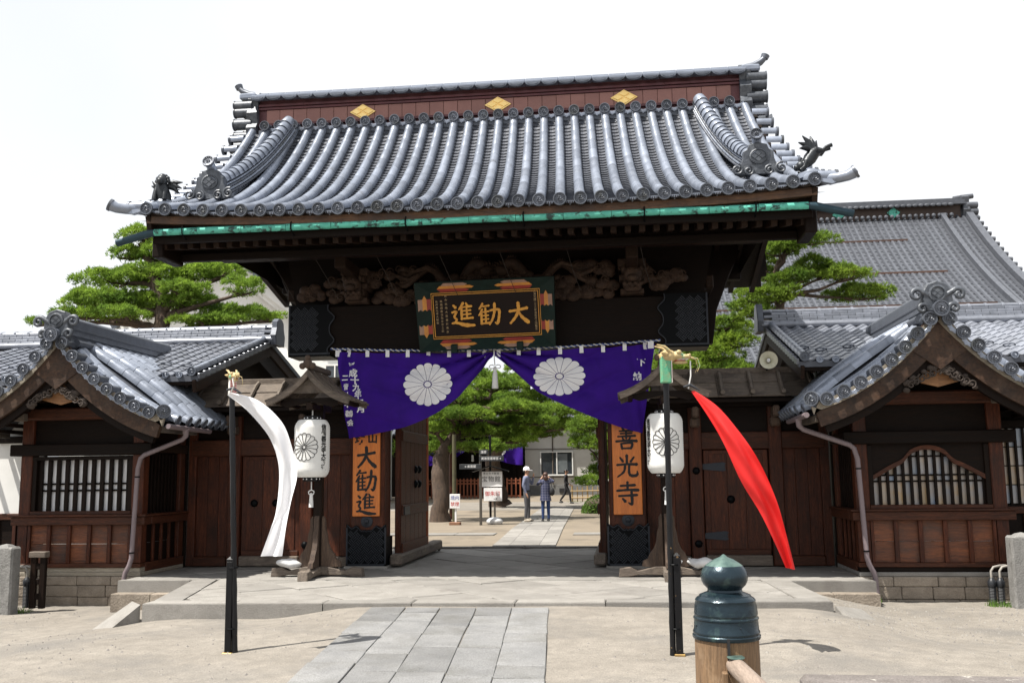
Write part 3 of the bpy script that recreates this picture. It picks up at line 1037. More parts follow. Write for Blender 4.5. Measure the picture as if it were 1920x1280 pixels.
# verge: short barrels pointing outwards along both gable edges
ME_VERGE = barrel_mb(.082, .080, .30).mesh('verge_tile', M_TILE, 50)
ME_VERGE_M = barrel_mb(.082, .080, .30).mesh('verge_tile_dark', M_TILEM, 50)
for s in (-1, 1):
    for k in range(13):
        t = .02 + k * .077
        p = rsurf(s * 5.62, t, .045)
        p.x += s * .26
        inst(ME_VERGE, 'verge_tile', roof, frame(p, Vector((-s, 0, .04)), Vector((0, -.35, 1))))
        inst(ME_DISC, 'round_end_tile', roof, frame(p, Vector((-s, 0, .04)), Vector((0, -.35, 1)), .9))
    # corner horn tile turning up
    c0 = rsurf(s * 5.62, 0, .03)
    pts = [c0 + Vector((0, .30, .02)), c0 + Vector((s * .14, .06, -.01)), c0 + Vector((s * .26, -.04, -.03)), c0 + Vector((s * .38, -.09, -.02)), c0 + Vector((s * .47, -.12, .02))]
    m = MB(); m.tube(pts, [.085, .09, .085, .085, .098], 12); m.build('corner_tile', M_TILE, roof, 50)
    d = Vector((s * .10, -.04, .05))
    inst(ME_DISC, 'round_end_tile', roof, frame(pts[-1] + d * .25, -d, sc=.98))
    m = MB(); poly = [(0, 0), (.16, -.04), (.32, .0), (.44, .08), (.32, .06), (.18, .03), (0, .05)]
    m.prism([(s * a, c) for a, c in (poly if s > 0 else poly[::-1])], .10, T(c0.x - s * .02, c0.y + .05, c0.z - .08)); m.build('corner_lip_tile', M_TILE, roof)

ME_RCAP = barrel_mb(.132, .108, .215).mesh('ridge_cover_tile', M_TILE, 50)
# descending ridges with crested end tiles
for s in (-1, 1):
    for lay in range(5):
        m = MB()
        for i in range(18):
            t0, t1 = .30 + .66 * i / 18, .30 + .66 * (i + 1) / 18
            xe = lambda t: s * (4.93 - .42 * (t - .3) / .66)
            p, q = rsurf(xe(t0), t0, .10 + lay * .05), rsurf(xe(t1), t1 + .002, .10 + lay * .05)
            m.bar(p, q, .30 - .030 * lay, .038, c=.008)
        m.build('ridge_course_tile', M_TILE if lay % 2 else M_TILEM, roof)
    for i in range(19):
        t0, t1 = .30 + .68 * i / 19, .30 + .68 * (i + 1) / 19
        p, q = rsurf(xe(t0), t0, .335), rsurf(xe(t1), t1, .335)
        inst(ME_RCAP, 'ridge_cover_tile', roof, frame(p, q - p) @ Matrix.Diagonal((1, (q - p).length / .20, 1, 1)))
    # crested end tile: shouldered plate, scroll feet, lozenge medallion, round cap on a stalk
    p = rsurf(s * 4.94, .285, .0)
    Mo = T(p.x, p.y - .03, p.z + .03)
    poly = [(-.40, 0), (.40, 0), (.40, .10), (.30, .16), (.26, .28), (.25, .40), (.18, .44), (.15, .52), (0, .56), (-.15, .52), (-.18, .44), (-.25, .40), (-.26, .28), (-.30, .16), (-.40, .10)]
    m = MB(); m.prism(poly, .14, Mo, .015)
    crest = m.build('crested_end_tile', M_ONI, roof)
    m = MB()
    for q in (-1, 1):
        for cx, cz, rr in ((q * .36, .09, .10), (q * .17, .06, .085)):
            pts = []
            for i in range(18):
                u = i / 17; an = q * (u * 9.5) + 1.2; r2 = rr * (1 - u * .82)
                pts.append(Mo @ Vector((cx + r2 * math.cos(an), -.165, cz + r2 * math.sin(an))))
            m.tube(pts, .02, 6)
    m.build('scroll', M_ONI, crest, 50)
    m = MB(); m.lathe([(.15, 0), (.15, .02), (.125, .03), (.12, .015), (.001, .015)], 20, Mo @ T(0, -.14, .31) @ RX(R(90)) @ Matrix.Diagonal((1.0, .9, 1, 1)), cap=False)
    for a, c in ((0, .05), (0, -.05), (.062, 0), (-.062, 0)):
        m.prism([(a - .055, c), (a, c - .042), (a + .055, c), (a, c + .042)], .02, Mo @ T(0, -.15, .31))
    m.build('medallion', M_ONI, crest)
    m = MB(); m.tube([Mo @ Vector((0, .10, .50)), Mo @ Vector((0, -.02, .58)), Mo @ Vector((-.02, -.18, .68))], [.07, .075, .09], 10); m.build('cap_stalk', M_TILE, crest, 50)
    inst(ME_DISC, 'round_end_tile', roof, Mo @ T(-.02, -.195, .685) @ RX(R(-18)))

# main ridge
sag = lambda x: .01 * (x / 5) ** 2
m = MB()
for i in range(20):
    x0, x1 = -4.86 + 9.72 * i / 20, -4.86 + 9.72 * (i + 1) / 20
    z = sag((x0 + x1) / 2)
    m.box(x0, x1, -.24, .24, 8.45 + z, 9.4 + z)
ridge = m.build('ridge', M_COPPERD, roof)
for i in range(33):
    x0, x1 = -4.66 + 9.32 * i / 33, -4.66 + 9.32 * (i + 1) / 33
    z = sag((x0 + x1) / 2)
    m = MB(); m.box(x0 + .003, x1 - .003, -.268 - .002 * (i % 2), -.24, 8.85 + z, 9.13 + z, .004); m.build('copper_panel', M_COPPER, ridge)
for zz, h, d in ((8.795, .05, .30), (9.14, .045, .29), (9.20, .05, .31)):
    m = MB()
    for i in range(20):
        x0, x1 = -4.84 + 9.68 * i / 20, -4.84 + 9.68 * (i + 1) / 20
        m.box(x0, x1, -d, d, zz + sag((x0 + x1) / 2), zz + h + sag((x0 + x1) / 2), .004)
    m.build('ridge_moulding', M_COPPERD, ridge)
for lay in range(4):
    m = MB()
    for i in range(30):
        x0, x1 = -4.95 + 9.9 * i / 30, -4.95 + 9.9 * (i + 1) / 30
        z = 9.345 + lay * .045 + sag((x0 + x1) / 2) * 1.1
        m.box(x0 + .004, x1 - .004, -.46 + lay * .075, .46 - lay * .075, z + .004 * (i % 2), z + .040, .006)
    m.build('ridge_course_tile', M_TILE, ridge)
for i in range(30):
    x = -4.78 + 9.56 * i / 29
    z = 9.35 + sag(x) * 1.1
    m = MB(); pts = [(x + .152 * math.cos(a), z - .075 * math.sin(a)) for a in [math.pi * k / 10 for k in range(11)]]
    m.prism(pts[::-1], .045, T(0, -.42, 0), .006)
    m.prism([(x + .11 * math.cos(a), z - .012 - .035 * math.sin(a)) for a in [math.pi * k / 8 for k in range(9)]][::-1], .012, T(0, -.463, 0))
    m.build('scallop_tile', M_TILED, ridge)
    m = MB(); m.box(x - .035, x + .035, -.06, .06, z + .17, z + .235, .012); m.build('ridge_knob', M_TILED, ridge)
m = MB()
for i in range(30):
    x0, x1 = -4.9 + 9.8 * i / 30, -4.9 + 9.8 * (i + 1) / 30
    z = 9.52 + sag((x0 + x1) / 2) * 1.1
    m.tube([(x0, 0, z), (x1 + .01, 0, z)], .10, 10, flat=.5)
m.build('ridge_top_tile', M_TILED, ridge, 50)
for x in (-2.64, .11, 2.60):                                       # gilded lozenge crests
    z = 8.995 + sag(x)
    Mo = T(x, -.275, z)
    m = MB(); m.prism([(-.27, 0), (0, -.165), (.27, 0), (0, .165)], .02, Mo, .008)
    cr = m.build('gilded_crest', M_GOLD, ridge)
    for a, c in ((0, .075), (0, -.075), (.122, 0), (-.122, 0)):
        m = MB(); m.prism([(a - .105, c), (a, c - .064), (a + .105, c), (a, c + .064)], .018, Mo @ T(0, -.018, 0), .012); m.build('lozenge', M_GOLD, cr)
# row of round ends under the ridge, with lipped tiles between
for k in range(NCOL):
    p = rsurf(cols[k], 1.)
    x = p.x
    if abs(x) > 4.75: continue
    z = 8.70 + sag(x)
    inst(ME_DISC, 'round_end_tile', ridge, T(x, -.56, z) @ Matrix.Diagonal((.93, 1, .93, 1)))
    m = MB(); m.tube([(x, -.54, z), (x, -.2, z + .04)], .086, 9); m.build('ridge_foot_tile', M_TILED, ridge, 50)
    inst(ME_EAVE, 'eave_tile', ridge, T(x + .147, -.44, z - .02) @ Matrix.Diagonal((1, 1, 1.1, 1)))
m = MB(); m.box(-4.75, 4.75, -.44, .44, 8.50, 8.66); m.build('ridge_bed', M_TILED, ridge)

# ridge end tiles: shaped board, stack of projecting barrels, up-curved finial
for s in (-1, 1):
    zt = sag(4.9) - .05
    poly = [(-.42, 8.36), (-.46, 8.5), (-.36, 8.62), (-.44, 8.78), (-.34, 8.92), (-.42, 9.1), (-.32, 9.26), (-.36, 9.42), (-.26, 9.58), (.26, 9.58), (.36, 9.42), (.32, 9.26), (.42, 9.1), (.34, 8.92), (.44, 8.78), (.36, 8.62), (.46, 8.5), (.42, 8.36)]
    m = MB(); m.prism(poly, .22, Matrix(((0, -s, 0, s * 4.82), (1, 0, 0, 0), (0, 0, 1, zt), (0, 0, 0, 1))), .015)
    oni = m.build('ridge_end_tile', M_ONI, ridge)
    for zz, rr, L in ((9.30, .10, .34), (9.15, .10, .33), (8.90, .11, .34), (8.64, .10, .33), (8.42, .11, .40)):
        for y in (-.28, .28):
            m = MB(); m.tube([(s * 4.95, y, zz + zt), (s * (4.98 + L), y, zz + zt)], rr, 12); m.tube([(s * (4.98 + L), y, zz + zt), (s * (5.0 + L), y, zz + zt)], rr * 1.12, 12)
            m.build('projecting_tile', M_ONI, oni, 50)
    m = MB(); m.box(s * 4.86, s * 5.22, -.36, .36, 9.42 + zt, 9.55 + zt, .04); m.build('end_cap_tile', M_TILE, oni)
    m = MB(); m.tube([(s * 4.75, 0, 9.60 + zt), (s * 4.95, 0, 9.62 + zt), (s * 5.14, 0, 9.65 + zt), (s * 5.28, 0, 9.72 + zt), (s * 5.36, 0, 9.80 + zt)], [.05, .08, .09, .08, .07], 10, flat=.8)
    m.tube([(s * 5.355, 0, 9.79 + zt), (s * 5.385, 0, 9.86 + zt)], [.075, .085], 10); m.build('finial', M_TILED, oni, 50)

# ---- eaves: fascia, two tiers of rafters, boards, gable barge boards
def fasc(x): return .13 * (abs(x) / 5.6) ** 3.5
m = MB()
for i in range(24):
    x0, x1 = -5.55 + 11.1 * i / 24, -5.55 + 11.1 * (i + 1) / 24
    m.bar((x0, -3.28, 5.97 + fasc(x0)), (x1 + .004, -3.28, 5.97 + fasc(x1)), .12, .15, c=.004)
m.build('fascia', M_FASC, gate)
m = MB()
for i in range(24):
    x0, x1 = -5.6 + 11.2 * i / 24, -5.6 + 11.2 * (i + 1) / 24
    m.bar((x0, -3.36, 6.05 + fasc(x0)), (x1 + .004, -3.36, 6.05 + fasc(x1)), .08, .05)
m.build('eave_lath', M_DARKX, gate)
m = MB(); m.box(-5.5, 5.5, -3.20, -3.1, 5.70, 6.04, .006); m.build('eave_batten', M_DARKX, gate)
NR = 47
for k in range(NR):
    x = -5.4 + 10.8 * k / (NR - 1)
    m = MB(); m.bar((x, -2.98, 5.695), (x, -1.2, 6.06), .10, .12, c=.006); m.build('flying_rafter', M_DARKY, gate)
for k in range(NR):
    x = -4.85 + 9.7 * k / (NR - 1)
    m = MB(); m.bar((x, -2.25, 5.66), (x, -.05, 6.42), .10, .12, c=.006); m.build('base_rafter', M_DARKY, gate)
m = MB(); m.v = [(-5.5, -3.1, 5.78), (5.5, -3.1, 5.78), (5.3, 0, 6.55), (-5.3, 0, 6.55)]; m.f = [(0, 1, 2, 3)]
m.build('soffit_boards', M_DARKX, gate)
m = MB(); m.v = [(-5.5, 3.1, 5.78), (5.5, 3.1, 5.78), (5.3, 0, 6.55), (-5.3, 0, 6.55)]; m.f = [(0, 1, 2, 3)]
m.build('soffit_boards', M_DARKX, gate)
m = MB(); m.box(-5.42, 5.42, -2.20, -2.16, 5.60, 6.02); m.build('rafter_board', M_DARKX, gate)
m = MB(); m.box(-5.4, 5.4, -2.36, -2.24, 5.56, 5.70, .01); m.build('rafter_stop', M_DARKX, gate)
for k in range(24):
    x = -5.3 + 10.6 * k / 23
    m = MB(); m.bar((x, 2.98, 5.695), (x, .1, 6.4), .10, .12); m.build('rear_rafter', M_DARKY, gate)
for s in (-1, 1):
    m = MB()
    N = 12
    for sgn in (1, -1):
        for i in range(N):
            p, q = rsurf(s * 5.52, i / N, -.28), rsurf(s * 5.52, (i + 1) / N, -.28)
            if sgn < 0: p.y, q.y = -p.y, -q.y
            m.bar(p, q, .09, .34)
    m.build('bargeboard', M_DARKY, gate)
    m = MB(); m.box(s * 5.40, s * 5.60, -3.02, -2.2, 5.50, 5.90, .02); m.build('eave_end_block', M_DARKZ, gate)
    m = MB(); m.v = [(s * 4.9, -2.9, 5.8), (s * 4.9, 2.9, 5.8), (s * 4.9, 0, 8.5)]; m.f = [(0, 1, 2)]; m.build('gable_boarding', M_DARKZ, gate)

# copper gutter with hangers and sloping dark spouts
GY, GZ = -3.30, 5.86
xs_g = [-5.42 + 10.84 * i / 14 for i in range(15)]
gut = None
for i in range(14):
    m = MB(); m.tube([(xs_g[i] + .004, GY, GZ + .004 * math.sin(i * 2)), (xs_g[i + 1] - .004, GY, GZ + .004 * math.sin(i * 2 + 1))], .058 + .002 * (i % 2), 12, cap=True)
    o = m.build('gutter_length', M_PATINA, gate, 50)
for x in (-4.9, -3.0, -1.05, .9, 2.85, 4.6):
    m = MB(); m.tube([(x, GY + .06, GZ + .16), (x, GY - .075, GZ + .05), (x, GY - .07, GZ - .05), (x, GY, GZ - .085), (x, GY + .2, GZ - .16)], .012, 6); m.build('gutter_hanger', M_IRON, gate)
for s in (-1, 1):
    m = MB(); m.tube([(s * 5.42, GY, GZ), (s * 5.52, GY, GZ - .01), (s * 6.1, GY + .02, GZ - .15)], [.060, .066, .062], 12); m.build('gutter_spout', M_BLUEC, gate, 50)

# open door leaves folded back, with planks, studs, rails
for s in (-1, 1):
    x = s * 2.0
    m = MB(); m.box(x - .05, x + .05, .18, 2.62, .14, 4.0, .01)
    leaf = m.build('door_leaf', M_REDZ, gate)
    for k in range(6):
        m = MB(); y0 = .19 + k * .404
        m.box(x - s * .05, x - s * .075, y0, y0 + .395, .16, 3.98, .006); m.build('door_plank', M_REDZ, leaf)
    for z in (.22, .95, 2.4):
        m = MB(); m.box(x - s * .076, x - s * .11, .2, 2.6, z, z + .2, .01); m.build('door_rail', M_REDY, leaf)
    for y in (1.45, 1.80):
        for z in (1.55, 1.85):
            m = MB(); m.lathe([(.085, 0), (.085, .015), (.06, .05), (.03, .065), (.001, .067)], 14, T(x - s * .076, y, z) @ RY(-s * R(90)), cap=False); m.build('door_stud', M_IRON, leaf, 40)
    m = MB(); m.box(x - s * .112, x - s * .125, .3, .75, .96, 1.12, .004); m.build('door_hinge', M_IRONB, leaf)
    m = MB(); m.bar((s * 1.93, -.25, .14), (s * 1.93, 3.9, .15), .24, .2, c=.03)
    foot = m.build('door_foot_timber', M_GREYY, gate)
    m = MB(); m.lathe([(.05, -.03), (.06, -.02), (.06, .02), (.05, .03)], 12, T(s * 1.9, 3.95, .06) @ RY(R(90))); m.build('caster', M_IRON, foot, 40)
m = MB(); m.tube([(-1.93, 2.70, .02), (-1.93, 2.70, 3.9)], .035, 10); m.build('copper_pipe', surf('bright copper pipe', (.42, .13, .05), (.30, .09, .04), 3, rough=.45, metal=.3, bump=0), gate, 50)
# ------------------------------------------------------------------ guard houses and wing walls (mirror twins, built one by one)
M_PALEX = surf('pale sill timber', (.40, .36, .29), (.26, .22, .17), 2, VX, .8, bump=.4, grain=.4, rnd=.1)
BX = 7.42                                                          # centre of the projecting bay


def pprof(u, k=0.):
    """Curved bay roof: u 0 at the ridge to 1 at the eave -> (distance from centre, z); k rolls from the low verge (0) up to the fuller slope behind it (1)."""
    return bez((0.0, 4.12 + .04 * k), (.86 + .42 * k, 3.02 + .52 * k), (1.96 + .10 * k, 2.70), u)


def roll(y):
    return sstep(-2.55, -1.75, y)


def ppos(u, up=0., k=0.):
    x, z = pprof(u, k)
    x2, z2 = pprof(min(u + .01, 1), k); x1, z1 = pprof(max(u - .01, 0), k)
    d = Vector((x2 - x1, z2 - z1)).normalized()
    return x + d.y * -up, z + d.x * up, d


def arc_us(step, u0=0., u1=1.):
    us, L, last = [u0], 0., u0
    u = u0
    while u < u1:
        a, c = pprof(u), pprof(u + .005)
        L += math.hypot(c[0] - a[0], c[1] - a[1]); u += .005
        if L >= step:
            us.append(u); L = 0.
    return us


# S-shaped pan tile: along +y upslope, exposed .27
def pan_mb():
    m = MB()
    n = 8
    for y, dz in ((0, -.012), (0, .018), (.31, .0)):
        for k in range(n + 1):
            f = k / n
            m.v.append((-.135 + .275 * f, y, dz + (.032 * math.sin(f * 2 * math.pi * .9 + 2.6))))
    for r in range(2):
        m.f += [(r * (n + 1) + k, r * (n + 1) + k + 1, (r + 1) * (n + 1) + k + 1, (r + 1) * (n + 1) + k) for k in range(n)]
    return m


ME_PAN = pan_mb().mesh('pan_tile', M_TILEP, 60)
ME_DISC_T = tomoe_mb(.062, .03, 8).mesh('drop_tile', M_TILE, 40)
MAIN_E, MAIN_R = (-1.25, 3.62), (2.6, 4.78)                        # main roof: (y, z) of eave and ridge
mz = lambda y: MAIN_E[1] + (MAIN_R[1] - MAIN_E[1]) * (y - MAIN_E[0]) / (MAIN_R[0] - MAIN_E[0])


def guard_house(s, label):
    h = thing('guard_house', label, 'gatehouse', (s * BX, -1.7, -.45), 'low guard houses flanking the gate')
    X = lambda x: s * x
    def bx(name, mat, x0, x1, y0, y1, z0, z1, c=.008, par=h, smooth=False):
        m = MB(); m.box(X(x0), X(x1), y0, y1, z0, z1, c)
        return m.build(name, mat, par, smooth)
    # stone footing in three courses
    bx('footing_core', M_JOINT, 6.24, 8.6, -1.76, 0.1, -.6, -.02, 0)
    r = random.Random(11 + s)
    for z0, z1, st in ((-.58, -.36, .55), (-.36, -.16, .62), (-.16, .0, .58)):
        x = 6.2
        while x < 8.6:
            x1 = min(x + st * r.uniform(.7, 1.3), 8.64)
            if 8.64 - x1 < .15: x1 = 8.64
            bx('footing_stone', M_BASE, x + .004, x1 - .004, -1.84 - r.uniform(0, .012), -1.7, z0 + .003, z1 - .003, .012)
            x = x1
        bx('footing_stone', M_BASE, 6.18, 6.3, -1.7, -.95, z0 + .003, z1 - .003, .012)
        bx('footing_stone', M_BASE, 6.18, 6.3, -.94, -.1, z0 + .003, z1 - .003, .012)
    bx('footing_cap', M_PALEX if s < 0 else M_STONE, 6.2, 8.6, -1.82, -.1, .0, .07, .01)
    bx('ground_sill', M_PALEX if s < 0 else M_DARKX, 6.22, 8.6, -1.80, -1.6, .07, .15, .008)
    bx('base_rail', M_REDX, 6.2, 8.64, -1.83, -1.62, .15, .22, .008)
    bx('base_rail', M_REDY, 6.2, 6.36, -1.61, -.1, .07, .22, .008)
    # posts
    for x in (6.22, 8.38):
        bx('corner_post', M_REDZ, x, x + .22, -1.80, -1.58, .22, 2.98, .015)
    bx('corner_post', M_REDZ, 6.22, 6.42, -.32, -.1, .22, 2.98, .015)
    # lower panels: two rows of boards between battens
    n = 5
    for k in range(n):
        x0, x1 = 6.44 + 1.94 * k / n, 6.44 + 1.94 * (k + 1) / n
        for z0, z1 in ((.22, .56), (.565, .90)):
            bx('panel_board', M_PANEL, x0 + .002, x1 - .002, -1.74 + (.006 if z0 < .4 else 0), -1.70, z0, z1, .004)
    for k in range(n + 1):
        x = 6.44 + 1.94 * k / n
        bx('batten', M_REDZ, x - .035, x + .035, -1.80, -1.745, .22, .90, .006)
    bx('sill_rail', M_REDX, 6.14, 8.70, -1.86, -1.58, .90, 1.05, .012)
    bx('sill_top', M_REDX, 6.10, 8.73, -1.90, -1.56, 1.05, 1.085, .008)
    # side towards the gate: panels below, slats above
    for k in range(4):
        y0, y1 = -1.58 + 1.26 * k / 4, -1.58 + 1.26 * (k + 1) / 4
        for z0, z1 in ((.22, .56), (.565, .90)):
            bx('panel_board', M_DARKZ, 6.28, 6.32, y0, y1 - .003, z0, z1, .004)
        bx('batten', M_REDZ, 6.235, 6.28, y1 - .035, y1 + .03, .22, .90, .006)
    bx('sill_rail', M_REDY, 6.14, 6.36, -1.57, -.1, .90, 1.05, .012)
    bx('sill_top', M_REDY, 6.10, 6.40, -1.55, -.1, 1.05, 1.085, .008)
    bx('side_backing', M_DARKZ, 6.34, 6.38, -1.58, -.32, 1.09, 2.2, 0)
    for k in range(9):
        y = -1.5 + 1.12 * k / 8
        bx('side_slat', M_DARKZ, 6.27, 6.32, y - .025, y + .025, 1.09, 2.18, .004)
    bx('side_lintel', M_DARKY, 6.18, 6.42, -1.57, -.1, 2.2, 2.36, .012)
    bx('side_frieze', M_DARKY, 6.30, 6.36, -1.58, -.1, 2.36, 2.98, 0)
    # window
    win = bx('window_backing', M_SHOJI if s < 0 else M_DARKX, 6.44, 8.38, -1.61, -1.59, 1.09, 2.14, 0)
    bx('window_sill', M_REDX, 6.44, 8.38, -1.80, -1.64, 1.085, 1.15, .008, win)
    bx('window_jamb', M_DARKZ, 6.44, 6.52, -1.77, -1.62, 1.15, 2.14, .006, win)
    bx('window_jamb', M_DARKZ, 8.30, 8.38, -1.77, -1.62, 1.15, 2.14, .006, win)
    if s < 0:
        bx('window_head', M_DARKX, 6.44, 8.38, -1.79, -1.62, 2.07, 2.14, .006, win)
        for k in range(11):
            x = 6.56 + 1.70 * k / 10
            bx('lattice_bar', M_DARKZ, x - .036, x + .036, -1.70, -1.64, 1.15, 2.07, .006, win)
        for z in (1.50, 1.62):
            bx('lattice_rail', M_DARKX, 6.52, 8.30, -1.655, -1.625, z, z + .035, .004, win)
    else:
        for k in range(14):
            x0, x1 = 6.52 + 1.78 * k / 14, 6.52 + 1.78 * (k + 1) / 14
            for z0, z1 in ((1.15, 1.53), (1.53, 1.62), (1.62, 2.12)):
                bx('window_pane', M_GLASS, x0 + .002, x1 - .002, -1.615, -1.606, z0, z1, 0, win)
        for k in range(15):
            x = 6.52 + 1.78 * k / 14
            bx('lattice_bar', M_DARKZ, x - .022, x + .022, -1.69, -1.63, 1.15, 2.14, .005, win)
        for z in (1.52, 1.62, 1.93):
            bx('lattice_rail', M_DARKX, 6.52, 8.30, -1.655, -1.632, z, z + .028, .004, win)
        # bell-shaped head board
        top = []
        for k in range(41):
            f = abs(k / 40 * 2 - 1)
            z = 2.03 - .03 * (f > 2) if f < .18 else None
            zz = 2.06 - .10 * (f / .32) ** 2.2 if f < .34 else (1.86 - .10 * ((f - .34) / .14) ** .7 if f < .48 else 1.76 - .22 * ((f - .48) / .52) ** 1.2)
            if f >= .34 and f < .48: zz = 1.945 - .14 * ((f - .34) / .14) ** .6
            if f >= .48: zz = 1.805 - .27 * ((f - .48) / .52) ** 1.15
            top.append((6.46 + 1.90 * k / 40, zz))
        def head(name, mat, off, y, d, up):
            m = MB()
            N = len(top)
            for lay, yy in ((0, y), (1, y - d)):
                m.v += [(X(a), yy, c + off) for a, c in top] + [(X(a), yy, (c + up) if up else 2.15) for a, c in top]
            for i in range(N - 1):
                m.f += [(i, i + 1, N + i + 1, N + i), (2 * N + i, 2 * N + i + 1, 3 * N + i + 1, 3 * N + i), (i, i + 1, 2 * N + i + 1, 2 * N + i), (N + i, N + i + 1, 3 * N + i + 1, 3 * N + i)]
            m.build(name, mat, win)
        head('bell_head_board', M_DARKX, .05, -1.70, .03, 0)
        head('bell_head_frame', M_REDX, -.01, -1.70, .06, .065)
    # beams, frieze, carved beam
    bx('lintel', M_DARKX, 6.05, 8.78, -1.88, -1.58, 2.15, 2.36, .015)
    bx('frieze_board', M_DARKX, 6.44, 8.38, -1.72, -1.66, 2.36, 2.80, 0)
    bx('carved_beam', M_REDX, 6.0, 8.85, -1.95, -1.60, 2.80, 3.02, .03)
    bx('gable_board', M_DARKX, 6.0, 8.84, -1.70, -1.62, 3.02, 3.3, 0)
    for x in (6.3, 8.5):
        bx('bracket_block', M_GREYX, x - .1, x + .1, -2.1, -1.96, 2.78, 2.92, .012)
    # body of the house behind
    bx('house_wall', M_WHITE if s < 0 else M_DARKZ, 8.64, 12.5, -1.02, -.9, 1.09, 2.42, 0)
    bx('house_dado', M_DARKX, 8.64, 12.5, -1.04, -.9, -.5, 1.06, 0)
    for k in range(8):
        bx('batten', M_REDZ, 8.75 + k * .35, 8.82 + k * .35, -1.08, -1.04, -.4, .95, .004)
    bx('house_rail', M_REDX, 8.64, 12.5, -1.10, -.98, .97, 1.09, .01)
    bx('house_lintel', M_DARKX, 8.64, 12.5, -1.10, -.98, 2.42, 2.55, .01)
    for k in range(8):
        m = MB(); m.bar((X(8.9 + k * .4), -1.6, 2.95), (X(8.9 + k * .4), -.8, 3.2), .07, .09); m.build('rafter', M_DARKY, h)
    bx('house_upper_wall', M_WHITE if s < 0 else M_DARKX, 8.64, 12.5, -.98, -.9, 2.55, 3.4, 0)
    if s > 0:
        for k in range(7):
            bx('lattice_bar', M_DARKZ, 8.78 + k * .13, 8.82 + k * .13, -1.10, -1.06, 1.12, 2.40, .004)
        for k in range(6):
            for z in (1.14, 1.46, 1.78, 2.10):
                bx('window_pane', M_GLASS, 8.80 + k * .13, 8.925 + k * .13, -1.045, -1.035, z, z + .30, 0)
    bx('side_wall', M_DARKZ, 6.2, 6.3, -.05, 5.9, -.1, 3.5, 0)
    bx('rear_wall', M_WHITE, 6.3, 12.5, 5.8, 5.9, -.1, 3.5, 0)
    # ---- main roof
    m = MB()
    x0, x1 = 5.50, 12.4
    for sg in (1, -1):
        yy = lambda y: y if sg > 0 else 2 * MAIN_R[0] - y
        n0 = len(m.v)
        m.v += [(X(x0), yy(MAIN_E[0]), MAIN_E[1]), (X(x1), yy(MAIN_E[0]), MAIN_E[1]), (X(x1), MAIN_R[0], MAIN_R[1]), (X(x0), MAIN_R[0], MAIN_R[1])]
        m.v += [(a, b_, c - .10) for a, b_, c in m.v[n0:n0 + 4]]
        m.f += [(n0, n0 + 1, n0 + 2, n0 + 3), (n0 + 4, n0 + 5, n0 + 6, n0 + 7), (n0, n0 + 1, n0 + 5, n0 + 4), (n0, n0 + 3, n0 + 7, n0 + 4)]
    rf = m.build('main_roof', M_TILEX, h)
    sl = Vector((0, MAIN_R[0] - MAIN_E[0], MAIN_R[1] - MAIN_E[1]))
    L = sl.length
    sl.normalize()
    ncol = 22
    for i in range(15):
        for k in range(ncol):
            x = 5.74 + .27 * k
            d = .27 * i
            y = MAIN_E[0] + sl.y * d
            z = MAIN_E[1] + sl.z * d
            u = abs(x - BX) / 2.05
            if u < 1 and y < 1.6:
                zz = min(pprof(q / 40, 1)[1] for q in range(41) if pprof(q / 40, 1)[0] <= abs(x - BX) + .03)
                if zz > z + .10: continue
            inst(ME_PAN, 'pan_tile', rf, frame(Vector((X(x), y, z + .045)), sl))
            if i == 0:
                inst(ME_DISC_T, 'drop_tile', rf, T(X(x + .12), y - .02, z + .03))
            if i in (2, 3) and (k + i) % 3 == 0:
                p = Vector((X(x), y, z + .06)) + sl * .1
                m = MB()
                m.tube([p + Vector((.10 * math.cos(a), 0, 0)) + sl * (.06 * math.sin(a)) + Vector((0, -.02, .055)) * (1 - math.sin(a)) * .6 for a in [2 * math.pi * q / 14 for q in range(15)]], .013, 5)
                m.build('snow_guard', M_TILED, rf, 50)
    # verge barrels and stepped edge tiles on the gable towards the gate
    for i in range(12):
        p = Vector((X(5.60), MAIN_E[0] - .03, MAIN_E[1] + .09)) + sl * (.335 * i)
        inst(ME_BAR_S, 'verge_cover_tile', rf, frame(p, sl))
    inst(ME_DISC_S, 'round_end_tile', rf, T(X(5.60), MAIN_E[0] - .06, MAIN_E[1] + .085))
    for i in range(16):
        p = Vector((X(5.49), MAIN_E[0], MAIN_E[1] + .0)) + sl * (.25 * i)
        m = MB(); m.bar(p, p + sl * .25 + Vector((0, 0, -.03)), .05, .10, c=.006); m.build('verge_edge_tile', M_TILEP, rf)
    # ridge: three courses of small tiles, round cap row
    for lay in range(4):
        nn = 22
        for k in range(nn):
            a = 5.46 + (7 / nn) * k + (.16 if lay % 2 else 0)
            bx('ridge_course_tile', M_TILEP, a + .003, a + 7 / nn - .003, MAIN_R[0] - .22 + lay * .025, MAIN_R[0] + .22 - lay * .025, MAIN_R[1] + .07 + lay * .062, MAIN_R[1] + .13 + lay * .062, .008, rf)
    m = MB(); m.tube([(X(5.4), MAIN_R[0] - .22, MAIN_R[1] + .03), (X(12.4), MAIN_R[0] - .22, MAIN_R[1] + .03)], .075, 8); m.build('ridge_roll', M_TILEP, rf, 50)
    m = MB(); m.tube([(X(5.4), MAIN_R[0], MAIN_R[1] + .34), (X(12.4), MAIN_R[0], MAIN_R[1] + .34)], .105, 10, flat=.55); m.build('ridge_cap', M_TILEP, rf, 50)
    for k in range(20):
        x = 5.6 + .34 * k
        m = MB(); m.tube([(X(x), MAIN_R[0], MAIN_R[1] + .335), (X(x + .05), MAIN_R[0], MAIN_R[1] + .335)], .118, 9, flat=.62); m.build('ridge_joint', M_TILEP, rf, 50)
    poly = [(-.26, -.1), (.26, -.1), (.30, .12), (.22, .30), (.20, .44), (.08, .52), (-.08, .52), (-.20, .44), (-.22, .30), (-.30, .12)]
